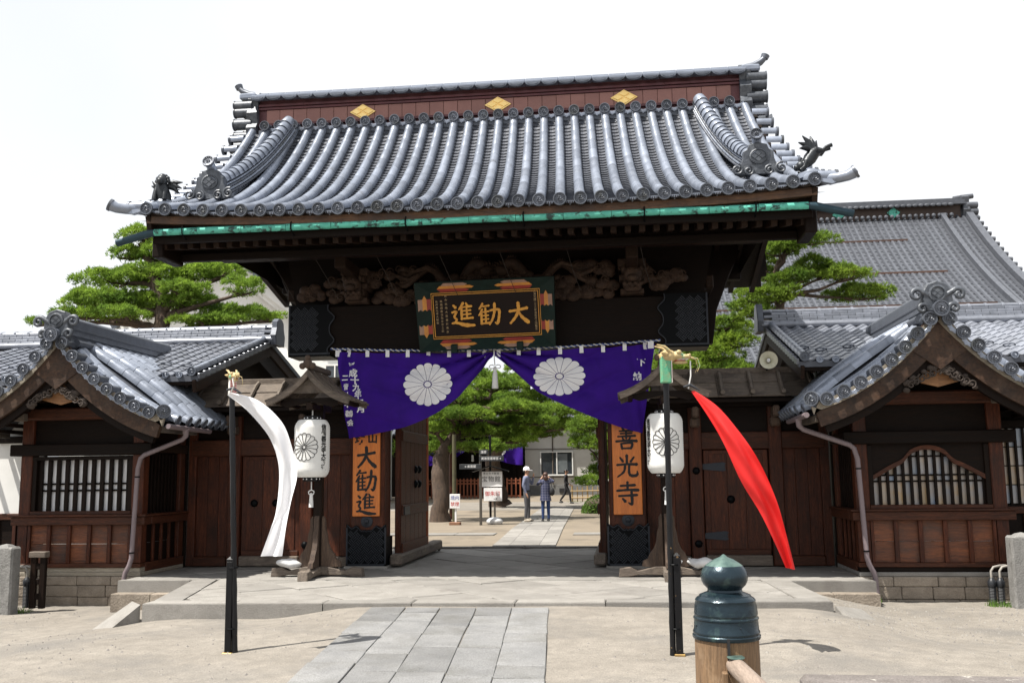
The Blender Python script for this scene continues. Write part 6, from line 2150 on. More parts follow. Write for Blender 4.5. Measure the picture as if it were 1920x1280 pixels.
PADS_R = [(7.7, 9.66, 8.28, .8, .26), (7.01, 9.74, 8.04, .7, .28), (6.53, 10.5, 7.78, .48, .35), (8.04, 10.32, 7.64, .53, .31), (8.83, 9.59, 7.22, .67, .26), (9.33, 10.36, 6.77, .87, .28), (7.27, 9.57, 7.16, .64, .24), (6.48, 10.14, 7.38, .44, .25), (6.6, 9.55, 6.64, .8, .34), (6.27, 9.4, 6.16, .46, .21), (8.39, 10.45, 7.46, .47, .22)]
pine('cloud-pruned pine rising behind the right guard house roof', (6.9, 10.1, .05), [(6.6, 10, 3), (6.75, 9.9, 5.5), (7.0, 9.9, 6.6), (6.8, 10, 7.3), (7.3, 9.8, 8.1)], PADS_R, 4, .24, 300, M_NEEDLE2)
PADS_R2 = [(3.9, 11.5, 5.0, .7, .35), (4.5, 11.2, 4.7, .8, .35), (5.2, 11.3, 5.2, .7, .35), (5.8, 11.5, 5.6, .6, .3), (5.0, 11.0, 4.2, .9, .35), (5.9, 11.2, 4.6, .7, .35), (5.6, 11.8, 6.2, .55, .3), (6.2, 11.5, 6.7, .5, .25), (4.2, 11.8, 5.8, .6, .3), (4.65, 12.42, 5.41, 1.01, .44), (5.57, 12.43, 5.82, .67, .37), (4.04, 13.96, 5.17, .62, .32), (5.41, 13.74, 5.11, .79, .32), (6.1, 12.58, 6.16, .42, .24), (4.59, 13.92, 6.04, .71, .27), (4.9, 13.0, 4.5, 1.1, .35), (3.6, 13.4, 4.4, .8, .3)]
pine('green pine seen between the gate beam and the right wing roof', (4.8, 13.2, .1), [(4.7, 13.1, 2.6), (4.95, 13, 4.4), (5.0, 13, 5.6)], PADS_R2, 6, .22, 260, M_NEEDLE2)
PADS_1 = [(-1.69, 17.0, 3.47, .8, .28), (-1.19, 17.2, 4.04, .8, .3), (-.7, 17.0, 3.6, .7, .26), (-4.27, 17.0, 4.3, .8, .3), (-1.4, 16.8, 2.95, .6, .2), (-3.47, 16.09, 4.45, .93, .31), (-2.29, 16.43, 4.9, .85, .27), (-3.76, 15.29, 3.76, .9, .28), (-2.64, 17.06, 4.04, 1.1, .35), (-3.42, 16.46, 3.24, 1.16, .31), (-2.2, 17.12, 3.25, .98, .33), (-4.42, 16.94, 2.69, .71, .24), (-2.56, 15.52, 2.62, .86, .24), (-1.62, 15.67, 4.06, .76, .26), (-4.22, 15.2, 3.33, .56, .26), (-2.97, 15.15, 3.77, .75, .28), (-1.7, 16.6, 4.9, .7, .25), (-3.0, 17.5, 5.3, .9, .3)]
pine('large courtyard pine just inside the left of the opening', (-4.04, 15.4, .1), [(-4.05, 15.4, 1.2), (-4.12, 15.6, 2.3), (-3.6, 15.9, 3.2), (-3.0, 16.2, 4.2), (-2.8, 16.6, 5.0)], PADS_1, 8, .33, 260)
PADS_2 = [(-2.06, 25.7, 5.96, .98, .34), (-1.65, 26.4, 5.15, 1.04, .4), (-2.5, 27.31, 4.22, 1.11, .38), (-.84, 25.51, 4.46, .97, .39), (-1.65, 27.53, 3.59, .96, .3), (-2.93, 26.51, 3.08, .84, .3), (-.31, 26.43, 3.89, .89, .34), (-2.28, 27.96, 6.82, 1.03, .31), (-1.06, 26.94, 5.55, .75, .3), (-3.6, 27.2, 5.2, 1.2, .4), (-.2, 27.6, 5.6, 1.0, .35), (.8, 27.4, 4.6, .9, .35), (-1.2, 28, 7.3, 1.2, .4), (-4.4, 28, 4.0, 1.1, .4)]
pine('leaning thick-trunked pine behind the museum sign', (-3.75, 29.5, .16), [(-3.9, 29.2, 1.2), (-4.05, 28.8, 2.4), (-3.4, 28, 3.6), (-2.4, 27.2, 4.8), (-2.0, 27, 6.2)], PADS_2, 9, .50, 200, None, .16)
PADS_3 = [(1.08, 18.71, 3.5, .69, .37), (1.49, 18.97, 4.12, .7, .33), (.84, 19.33, 2.81, .58, .29), (1.58, 18.29, 2.77, .6, .4), (1.42, 19.76, 1.79, .54, .27), (1.05, 18.24, 1.39, .48, .24), (1.75, 19.4, 2.29, .53, .29), (.63, 19.55, 3.24, .42, .25), (2.2, 19, 3.4, .8, .35), (2.3, 18.8, 1.6, .7, .3)]
pine('slender courtyard pine beside the right pillar', (1.9, 19.1, .12), [(1.75, 19.1, 1.0), (1.45, 19, 2.0), (1.5, 19, 3.0), (1.4, 19, 3.9)], PADS_3, 10, .13, 300)
# far trees closing the court
for k, (x, y, h, w, lab) in enumerate(((-8.5, 40, 9.5, 3.0, 'tall dark pine far behind the museum sign'), (2.6, 44, 8.0, 2.4, 'tall dark pine far behind the slender pine'), (-.5, 56, 11.5, 3.4, 'tallest pine at the very back of the court'))):
    rg = random.Random(60 + k)
    pd = [(x + rg.uniform(-w, w) * (1 - i / 18), y + rg.uniform(-1.5, 1.5), 3.2 + (h - 3.2) * i / 15, w * (.55 - .022 * i), .5) for i in range(16)]
    pine(lab, (x, y, .3), [(x, y, h * .5), (x + .3, y, h * .9)], pd, 30 + k, .4, 70, None, .28)

# clipped round shrubs
def shrub(x, y, z, r, h, label, seed):
    t = thing('clipped_shrub', label, 'shrub', (x, y, z), 'clipped shrubs in the courtyard')
    g = np.random.default_rng(seed)
    n = 5200
    u = g.normal(0, 1, (n, 3)); u /= np.linalg.norm(u, axis=1)[:, None]
    u[:, 2] = np.abs(u[:, 2])
    P = np.stack([x + u[:, 0] * r, y + u[:, 1] * r, z + u[:, 2] * h], 1) * 1.0 + g.normal(0, .02, (n, 3))
    a = g.normal(0, 1, (n, 3)) * .035; c = g.normal(0, 1, (n, 3)) * .035
    V = np.stack([P - a * .5, P + a * .5, P + c], 1).reshape(-1, 3)
    m = MB(); m.v = [tuple(v) for v in V]; m.f = [(3 * i, 3 * i + 1, 3 * i + 2) for i in range(n)]
    m.build('foliage', M_LEAF, t)
    m = MB(); m.ball((x, y, z + h * .45), (r * .9, r * .9, h * .5), 12, 8); m.build('inner_twigs', M_BARK, t)
shrub(1.35, 21.9, .13, .75, .72, 'low rounded clipped shrub at the foot of the slender pine', 1)
shrub(2.0, 20.4, .13, .6, 1.3, 'taller clipped shrub half hidden by the right pillar', 2)

# ------------------------------------------------------------------ buildings behind
M_ROOFB = surf('far roof tile', (0.0967, 0.1040, 0.1209), (0.0629, 0.0677, 0.0798), 5, rough=.42, metal=.2, bump=.05, rnd=.14)
def big_hall():
    h = thing('temple_hall', 'large temple hall with a huge grey tiled roof far behind the right pine', 'building', (11, 34, .3))
    x0, x1 = 3.0, 20.3
    pf = lambda t: bez((18.0, 5.4), (27.0, 8.8), (33.6, 14.9), t)
    m = MB()
    NC = 44
    nx = 58
    for c in range(NC):
        t0, t1 = c / NC, (c + 1.1) / NC
        for i in range(nx):
            xa, xb = x0 + (x1 - x0) * i / nx, x0 + (x1 - x0) * (i + 1) / nx
            n0 = len(m.v)
            a, b_ = pf(t0), pf(min(t1, 1))
            m.v += [(xa, a[0], a[1] - .04), (xb, a[0], a[1] - .04), (xa, a[0], a[1] + .05), (xb, a[0], a[1] + .05), (xa, b_[0], b_[1]), (xb, b_[0], b_[1])]
            m.f += [(n0, n0 + 1, n0 + 3, n0 + 2), (n0 + 2, n0 + 3, n0 + 5, n0 + 4)]
    rf = m.build('roof', M_ROOFB, h)
    for i in range(nx + 1):
        x = x0 + (x1 - x0) * i / nx
        m = MB(); N = 22
        m.tube([(x, pf(k / N)[0], pf(k / N)[1] + .04 + (.02 if k % 2 else 0)) for k in range(N + 1)], [.085 if k % 2 else .095 for k in range(N + 1)], 6); m.build('tile_row', M_ROOFB, rf)
    for x, w in ((20.55, .34), (19.2, .22)):
        m = MB(); N = 22
        for k in range(N):
            a, b_ = pf(k / N * .98), pf((k + 1) / N * .98)
            m.bar((x, a[0], a[1] + .22), (x, b_[0], b_[1] + .22), w, .38)
        m.build('descending_ridge', M_ROOFB, rf)
    for k in range(30):
        a = pf(k / 30)
        m = MB(); m.tube([(20.6, a[0], a[1] + .2), (21.0, a[0], a[1] + .16)], .12, 8); m.build('verge_tile', M_ROOFB, rf, 50)
    for t in (.42, .64, .85):
        a = pf(t)
        m = MB(); m.box(x0, 18.6 - (t - .42) * 4, a[0] - .04, a[0] + .02, a[1] + .10, a[1] + .19); m.build('snow_bar', surf('rusty snow bar', (.09, .045, .03), rough=.8), rf)
    m = MB(); m.box(x0, 20.2, 33.5, 34.3, 14.8, 15.5); rd = m.build('ridge', surf('dark ridge timber', (.06, .035, .025), (.03, .02, .016), 3, VX, .7, bump=.1), rf)
    m = MB(); m.box(x0, 20.4, 33.25, 34.5, 15.5, 15.62); m.box(x0, 20.4, 33.35, 34.4, 15.62, 15.74); m.box(x0, 20.4, 33.45, 34.3, 15.74, 15.86); m.build('ridge_cap', M_ROOFB, rd)
    for i in range(56):
        x = x0 + .3 * i + .15
        m = MB(); m.ball((x, 33.22, 15.48), (.14, .06, .09), 8, 5); m.build('scallop_tile', M_ROOFB, rd)
        m = MB(); m.ball((x, 33.22, 14.92), (.11, .06, .11), 8, 5); m.build('round_end_tile', M_ROOFB, rd)
    for x in (11.2, 14.0, 16.8):
        m = MB(); m.prism([(-.34, 0), (0, -.3), (.34, 0), (0, .3)], .05, T(x, 33.5, 15.2)); m.build('lozenge_crest', M_PATINA, rd)
    poly = [(-.5, 13.9), (.5, 13.9), (.62, 14.4), (.5, 14.8), (.6, 15.2), (.45, 15.6), (.5, 15.9), (.3, 16.05), (-.3, 16.05), (-.5, 15.9), (-.45, 15.6), (-.6, 15.2), (-.5, 14.8), (-.62, 14.4)]
    m = MB(); m.prism(poly, .35, Matrix(((0, -1, 0, 20.3), (1, 0, 0, 33.9), (0, 0, 1, 0), (0, 0, 0, 1))), .03); oni = m.build('ridge_end_tile', M_ROOFB, rd)
    for z in (14.4, 14.75, 15.1, 15.45):
        m = MB(); m.tube([(20.5, 33.5, z), (21.05, 33.5, z)], .17, 10); m.build('projecting_tile', M_ROOFB, oni, 50)
    m = MB(); m.tube([(20.0, 33.9, 15.95), (20.6, 33.9, 16.0), (21.0, 33.9, 16.05)], [.12, .15, .13], 8); m.build('finial', M_ROOFB, oni, 50)
    m = MB(); m.box(x0 + .5, 19.8, 21, 46, .2, 5.9); m.build('hall_wall', M_DARKZ, h)
    m = MB(); m.v = [(x0, 48, 6.6), (20.6, 48, 6.6), (20.6, 34, 14.9), (x0, 34, 14.9)]; m.f = [(0, 1, 2, 3)]; m.build('rear_roof', M_ROOFB, h)
big_hall()

def white_house():
    h = thing('plastered_hall', 'white plastered building with a grey tiled gable behind the left pine', 'building', (-16.9, 26, .2))
    ax, az, ex, ez = -16.9, 12.95, 5.6, 8.75                          # apex x, z; half width, eave z
    sl = lambda f: bez((0, az), (ex * .42, az - 2.15), (ex, ez), f)
    m = MB()
    left = [(ax - sl(k / 8)[0], sl(k / 8)[1] - .25) for k in range(8, -1, -1)]; right = [(ax + sl(k / 8)[0], sl(k / 8)[1] - .25) for k in range(1, 9)]
    poly = [(ax - ex + .5, .1)] + [(x, z) for x, z in left][1:] + right[:-1] + [(ax + ex - .5, .1)]
    m.prism(poly[::-1], .1, T(0, 26.6, 0)); m.build('gable_wall', M_WHITE, h)
    m = MB(); m.box(ax + ex - .55, ax + ex - .45, 26.5, 40, .1, 8.2); m.build('side_wall', M_WHITE, h)
    m = MB(); m.box(ax - ex + .5, ax + ex + .6, 26.2, 26.45, .1, 7.3); m.build('lower_wall', M_WHITE, h)
    for q in (-1, 1):
        m = MB(); N = 14
        def sh(u, v): p = sl(u); return (ax + q * p[0], 25.9 + 14 * v, p[1])
        m.grid(sh, N, 1); rf = m.build('roof_slope', M_ROOFB, h)
        for k in range(30):
            y = 25.95 + k * .46
            m = MB(); m.tube([(ax + q * sl(u / 10)[0], y, sl(u / 10)[1] + .05) for u in range(11)], .09, 6); m.build('tile_row', M_ROOFB, rf)
        for k in range(20):
            p = sl((k + .5) / 20)
            m = MB(); m.tube([(ax + q * p[0], 25.55, p[1] + .04), (ax + q * p[0], 26.2, p[1] + .1)], .12, 9); m.build('verge_tile', M_TILED, rf, 50)
        m = MB()
        for k in range(16):
            a, b_ = sl(k / 16), sl((k + 1) / 16)
            m.bar((ax + q * a[0], 26.35, a[1] + .38), (ax + q * b_[0], 26.35, b_[1] + .38), .5, .62)
        m.build('descending_ridge', M_ROOFB, rf)
        for nm, o0, o1, y0, mt in (('plaster_verge', .02, -.55, 25.85, M_WHITE), ('plaster_band', -.55, -.85, 26.05, M_WHITE)):
            m = MB()
            for k in range(13):
                p = sl(k / 12)
                for yy in (y0, y0 + .3):
                    m.v += [(ax + q * p[0], yy, p[1] + o0), (ax + q * p[0] * .97, yy, p[1] + o1)]
            for k in range(12):
                b4 = 4 * k
                m.f += [(b4, b4 + 4, b4 + 5, b4 + 1), (b4 + 1, b4 + 5, b4 + 7, b4 + 3)]
            m.build(nm, mt, h)
    m = MB(); m.box(ax - .25, ax + .25, 25.8, 40, az, az + .55); m.build('ridge', M_ROOFB, h)
    m = MB(); m.box(-11.6, -10.75, 26.1, 26.2, 6.1, 6.95); w = m.build('window', M_DGLASS, h)
    m = MB(); m.box(-11.68, -10.67, 26.06, 26.12, 6.95, 7.03); m.box(-11.68, -11.6, 26.06, 26.12, 6.1, 6.95); m.box(-10.75, -10.67, 26.06, 26.12, 6.1, 6.95); m.box(-11.2, -11.14, 26.06, 26.12, 6.1, 6.95); m.build('window_frame', M_WHITE, w)
white_house()

def court_house():
    M_CON = surf('pale grey render', (.55, .54, .51), (.47, .46, .43), 1.2, rough=.85, bump=.1, rnd=.05)
    h = thing('court_building', 'pale rendered building with a sliding window at the back of the court', 'building', (-1, 45, .4))
    m = MB(); m.box(-4.1, 8, 45, 52, .3, 5.2); m.build('wall', M_CON, h)
    m = MB(); m.box(-4.1, 8, 44.95, 45, .3, 1.05); m.build('plinth', surf('grey plinth', (.20, .20, .195), rough=.9, bump=.2), h)
    for z in (1.55, 3.35):
        m = MB(); m.box(-4.1, 8, 44.97, 45, z, z + .05); m.build('string_line', M_GREYX, h)
    m = MB(); m.box(-3.05, -1.05, 44.9, 44.98, 1.75, 3.15); w = m.build('window', M_DGLASS, h)
    for x0, x1, z0, z1 in ((-3.12, -.98, 1.66, 1.75), (-3.12, -.98, 3.15, 3.22), (-3.12, -3.05, 1.75, 3.15), (-1.05, -.98, 1.75, 3.15), (-2.07, -2.0, 1.75, 3.15)):
        m = MB(); m.box(x0, x1, 44.84, 44.9, z0, z1); m.build('window_frame', M_WHITE, w)
    m = MB(); m.box(-2.0, -1.35, 44.88, 44.899, 1.85, 3.05); m.build('pane', surf('grey pane', (.16, .18, .19), rough=.2, bump=0), w)
    m = MB(); m.tube([(-2.3, 44.9, 1.1), (-2.3, 44.9, 5)], .04, 6); m.build('downpipe', M_GREYX, h)
    m = MB(); m.box(-1.9, -1.3, 44.9, 44.96, .6, .85); m.build('vent', M_BLACK, h)
    m = MB(); m.v = [(-4.6, 44.2, 5.2), (8.5, 44.2, 5.2), (8.5, 49, 7.4), (-4.6, 49, 7.4)]; m.f = [(0, 1, 2, 3)]; rf = m.build('roof', M_ROOFB, h)
    for k in range(42):
        x = -4.6 + .31 * k
        m = MB(); m.tube([(x, 44.2, 5.25), (x, 49, 7.45)], .09, 6); m.build('tile_row', M_ROOFB, rf)
    d = thing('prayer_hall', 'dark timber prayer hall behind the red fence at the back of the court', 'building', (-8, 46, .4))
    m = MB(); m.box(-16, -4.3, 44.5, 52, .3, 4.6); m.build('wall', M_DARKZ, d)
    for k in range(8):
        m = MB(); m.box(-11.5 + k * .95, -11.3 + k * .95, 44.2, 44.4, .3, 4.3); m.build('post', M_DARKZ, d)
    m = MB(); m.box(-12, -4.3, 43.9, 44.3, 3.9, 4.3); m.build('beam', M_DARKX, d)
    m = MB(); m.v = [(-16, 42.6, 4.3), (-4.2, 42.6, 4.3), (-4.2, 49, 8.0), (-16, 49, 8.0)]; m.f = [(0, 1, 2, 3)]; rf = m.build('roof', M_ROOFB, d)
    for k in range(38):
        x = -16 + .31 * k
        m = MB(); m.tube([(x, 42.6, 4.35), (x, 49, 8.05)], .09, 6); m.build('tile_row', M_ROOFB, rf)
    m = MB(); m.box(-9.2, -6.6, 42.8, 43.6, .3, .42); m.build('step', M_STONE, d)
    c = thing('hall_curtain', 'small purple curtain with a white crest on the far prayer hall', 'curtain', (-6, 42.7, 3.9))
    for s, xa, xb in ((-1, -10.2, -7.2), (1, -7.1, -4.0)):
        m = MB()
        def f(u, v):
            x = xa + (xb - xa) * u
            q = u if s < 0 else 1 - u
            zb = 2.35 + 1.25 * max(q, 0) ** 2
            return (x, 42.6 + .06 * math.sin(x * 7 + v * 3), 3.85 + (zb - 3.85) * v)
        m.grid(f, 30, 8); m.build('curtain_panel', M_PURPLE, c, 70)
        xm = xa + (xb - xa) * (.42 if s < 0 else .55)
        m = MB()
        for poly in crest_geo(.36, True):
            n0 = len(m.v); m.v += [(xm + p[0], 42.50, 3.3 + p[1]) for p in poly]; m.f.append(tuple(range(n0, n0 + len(poly))))
        m.build('flower_crest', M_CLOTHW, c, kind='stuff')
    m = MB(); m.lathe([(.001, 3.0), (.06, 2.98), (.08, 2.6), (.001, 2.58)], 8, T(-7.15, 42.4, 0), cap=False); m.build('tassel', M_CORD, c)
    M_FENCE = surf('orange brown fence paint', (.26, .075, .028), (.18, .05, .02), 3, VZ, .6, bump=.1, rnd=.1)
    for xa, xb, lab in ((-9.6, -6.3, 'orange brown picket fence left of the museum sign'), (-4.75, -3.95, 'short orange brown picket fence right of the leaning pine')):
        fnc = thing('picket_fence', lab, 'fence', ((xa + xb) / 2, 40.5, .35), 'picket fences before the prayer hall')
        n = int((xb - xa) / .22)
        for k in range(n + 1):
            x = xa + (xb - xa) * k / n
            m = MB(); m.box(x - .045, x + .045, 40.45, 40.5, .34, 1.55, .01); m.build('picket', M_FENCE, fnc)
        for z in (.45, 1.2, 1.38):
            m = MB(); m.box(xa - .05, xb + .05, 40.5, 40.55, z, z + .08, .005); m.build('rail', M_FENCE, fnc)
court_house()
bf = thing('bamboo_fence', 'low bamboo fence beside the path near the man in black', 'fence', (.4, 34.5, .2))
M_BAM = surf('dry bamboo', (.36, .25, .11), (.24, .16, .07), 4, VZ, .6, bump=.1)
for k in range(8):
    x = -.55 + .28 * k
    m = MB(); m.tube([(x, 35.5, gz(0, 35.5) - .02), (x, 35.5, 1.05 + .1 * (k % 3 == 0))], .045 if k % 3 == 0 else .028, 7); m.build('stake', M_BAM, bf)
for z in (.45, .82):
    m = MB(); m.tube([(-.65, 35.44, z), (1.6, 35.44, z + .02)], .03, 7); m.build('rail', M_BAM, bf)
gs = MB()
rg = random.Random(77)
for x, y, n, w in ((.6, 35, 260, 1.4), (8.25, -2.45, 170, .30), (-8.0, -2.75, 220, .32), (6.42, -2.05, 26, .06)):
    for _ in range(n):
        a, c = x + rg.uniform(-w, w), y + rg.uniform(-w, w) * .5
        z = gz(a, c) - .01
        hgt = rg.uniform(.04, .13)
        dx, dy = rg.uniform(-.05, .05), rg.uniform(-.05, .05)
        n0 = len(gs.v)
        gs.v += [(a - .006, c, z), (a + .006, c, z), (a + dx, c + dy, z + hgt)]; gs.f.append((n0, n0 + 1, n0 + 2))
gs.build('grass', M_LEAF, None, kind='stuff', label='small tufts of green grass at the stone footings', category='grass')
# more timber posts and signs in the court
M_POSTG = surf('mossy timber post', (.10, .095, .045), (.05, .045, .025), 3, VZ, .85, bump=.3)
for x, y, h, r_, lab, mt in ((-3.42, 14.6, 3.0, .07, 'greenish timber prop post beside the no smoking sign', M_POSTG), (-3.98, 17.2, 3.2, .09, 'reddish timber prop post behind the left courtyard pine', M_REDZ)):
    m = MB(); m.tube([(0, 0, -.02), (0, 0, h)], r_, 9); m.build('prop_post', mt, None, 50, T(x, y, gz(0, y)), label=lab, category='post', group='timber props in the court')
M_SIGNW = plain('white sign face', (.80, .80, .80), .5)
M_INKB = plain('blue ink', (.03, .06, .35), .6)
M_INKR = plain('red ink', (.55, .02, .02), .6)
M_DPOST = surf('grey brown sign post', (.085, .075, .062), (.05, .044, .036), 4, VZ, .7, bump=.15)
y = 13.2
z0 = gz(0, y)
sg = thing('no_smoking_sign', 'small white sign with blue and red characters on a white stake', 'sign', (-3.13, y, z0))
m = MB(); m.box(-3.16, -3.10, y, y + .05, z0, z0 + .68, .005); m.build('stake', M_SIGNW, sg)
m = MB(); m.box(-3.32, -2.98, y - .03, y, z0 + .54, z0 + 1.0, .006); fc = m.build('board', M_SIGNW, sg)
text_mb('境内', .145, 0, T(-3.15, y - .034, z0 + .87), 0).build('lettering', M_INKB, fc, kind='stuff')
text_mb('禁煙', .145, 0, T(-3.15, y - .034, z0 + .67), 0).build('lettering', M_INKR, fc, kind='stuff')
m = MB(); m.box(-3.33, -2.97, y - .12, y + .16, z0 - .01, z0 + .10, .02); m.build('base_block', surf('brick base', (.22, .11, .06), (.15, .08, .05), 6, rough=.9, bump=.4), sg)
sg = thing('signpost', 'grey signpost with dark arrow boards pointing left and right', 'sign', (-2.27, 13.0, z0))
m = MB(); m.box(-2.31, -2.23, 12.96, 13.04, z0 - .02, z0 + 2.25, .008); m.build('post', M_DPOST, sg)
M_ARROW = plain('dark arrow board', (.025, .028, .032), .5)
for x0, x1, z, tx in ((-2.95, -2.24, 1.80, '←紫雲閣'), (-2.30, -1.50, 2.05, '萬善堂護摩堂→'), (-2.30, -2.0, 2.26, '護摩')):
    m = MB(); m.box(x0, x1, 12.90, 12.95, z0 + z, z0 + z + .16, .005); bd = m.build('arrow_board', M_ARROW, sg)
    text_mb(tx, .095, 0, T((x0 + x1) / 2, 12.896, z0 + z + .08), 0).build('lettering', M_SIGNW, bd, kind='stuff')
sg = thing('museum_sign', 'white roofed museum sign with black characters and a red notice below', 'sign', (-1.98, 13.5, z0))
m = MB(); m.box(-2.06, -1.99, 13.5, 13.56, z0 - .02, z0 + 2.9, .008); m.build('post', M_BLACKP, sg)
m = MB(); m.box(-2.38, -1.62, 13.42, 13.48, z0 + 1.22, z0 + 1.72, .006); bd = m.build('board', M_SIGNW, sg)
text_mb('宝物館', .20, 0, T(-1.98, 13.416, z0 + 1.46), 0, 1.08).build('lettering', M_BLACK, bd, kind='stuff')
text_mb('善光寺大勧進', .075, 0, T(-1.98, 13.416, z0 + 1.65), 0, 1.2).build('lettering', M_BLACK, bd, kind='stuff')
for q in (-1, 1):
    m = MB(); m.bar((-2.0, 13.42, z0 + 1.90), (-2.0 + q * .60, 13.42, z0 + 1.72), .3, .035); m.build('roof_board', M_BLACKP, sg)
m = MB(); m.box(-2.22, -1.62, 13.36, 13.40, z0 + .76, z0 + 1.18, .006); bd = m.build('notice', M_SIGNW, sg)
text_mb('御朱印', .17, 0, T(-1.93, 13.356, z0 + .99), 0).build('lettering', M_INKR, bd, kind='stuff')
text_mb('→', .16, 0, T(-1.84, 13.356, z0 + .83), 0).build('lettering', M_BLACK, bd, kind='stuff')
m = MB(); m.box(-1.9, -1.84, 13.40, 13.45, z0, z0 + .9, .006); m.build('stake', M_DPOST, sg)
m = MB(); m.ball((-1.88, 13.40, z0 + .10), (.28, .2, .15), 12, 7); m.build('weight_bag', M_BAG, sg, 60)
# ------------------------------------------------------------------ people
M_SKIN = plain('skin', (.42, .24, .16), .55)
M_HAIRB = plain('black hair', (.012, .010, .010), .5)
M_HAIRN = surf('brown hair', (.075, .030, .018), (.04, .016, .010), 12, rough=.5, bump=.1, rnd=0)
M_SHIRT = surf('blue grey shirt', (.155, .175, .26), (.11, .125, .19), 6, rough=.8, bump=.15, bscale=30, rnd=0)
M_TROUS = surf('grey trousers', (.085, .085, .092), (.055, .055, .06), 6, rough=.8, bump=.15, bscale=30, rnd=0)
M_JEANS = surf('blue jeans', (.018, .045, .15), (.012, .03, .10), 6, rough=.8, bump=.15, bscale=30, rnd=0)
M_SUIT = surf('black clothes', (.010, .010, .013), (.006, .006, .008), 6, rough=.75, bump=.1, bscale=30, rnd=0)
M_SHOE = plain('dark shoe', (.02, .02, .022), .5)
M_SHOEP = plain('pale shoe', (.38, .33, .26), .6)
def plaid_mat():
    m = surf('dark blue plaid', (.020, .028, .075), (.014, .020, .055), 6, rough=.8, bump=.1, rnd=0)
    nt = m.node_tree
    bs = nt.nodes['Principled BSDF']
    src = bs.inputs['Base Color'].links[0].from_socket
    tc = nt.nodes.new('ShaderNodeTexCoord')
    sx = nt.nodes.new('ShaderNodeSeparateXYZ')
    nt.links.new(tc.outputs['Object'], sx.inputs[0])
    col = src
    for ax in (0, 2):
        w = nt.nodes.new('ShaderNodeMath'); w.operation = 'PINGPONG'; w.inputs[1].default_value = .045
        nt.links.new(sx.outputs[ax], w.inputs[0])
        g = nt.nodes.new('ShaderNodeMath'); g.operation = 'GREATER_THAN'; g.inputs[1].default_value = .033
        nt.links.new(w.outputs[0], g.inputs[0])
        k = nt.nodes.new('ShaderNodeMath'); k.operation = 'MULTIPLY'; k.inputs[1].default_value = .55
        nt.links.new(g.outputs[0], k.inputs[0])
        col = _mixc(nt, 'MIX', k.outputs[0], col, (.13, .13, .19))
    nt.links.new(col, bs.inputs['Base Color'])
    return m
M_PLAID = plaid_mat()


def skin_body(joints, edges, name, mats, pick, parent, M, sub=2):
    """One continuous body grown over a skeleton; pick(co) chooses the material index of a face."""
    names = list(joints)
    me = bpy.data.meshes.new(name)
    me.from_pydata([joints[n][0] for n in names], [(names.index(a), names.index(c)) for a, c in edges], [])
    o = bpy.data.objects.new(name, me)
    COL.objects.link(o)
    sk = o.modifiers.new('skin', 'SKIN')
    sk.use_smooth_shade = True
    for i, n in enumerate(names):
        r = joints[n][1]
        me.skin_vertices[0].data[i].radius = r if hasattr(r, '__len__') else (r, r)
    me.skin_vertices[0].data[names.index('pelvis')].use_root = True
    sb = o.modifiers.new('sub', 'SUBSURF'); sb.levels = sub; sb.render_levels = sub
    dg = bpy.context.evaluated_depsgraph_get()
    res = bpy.data.meshes.new_from_object(o.evaluated_get(dg))
    bpy.data.objects.remove(o)
    res.materials.clear()
    for mt in mats: res.materials.append(mt)
    for p in res.polygons:
        p.material_index = pick(p.center)
        p.use_smooth = True
    return inst(res, name, parent, M)


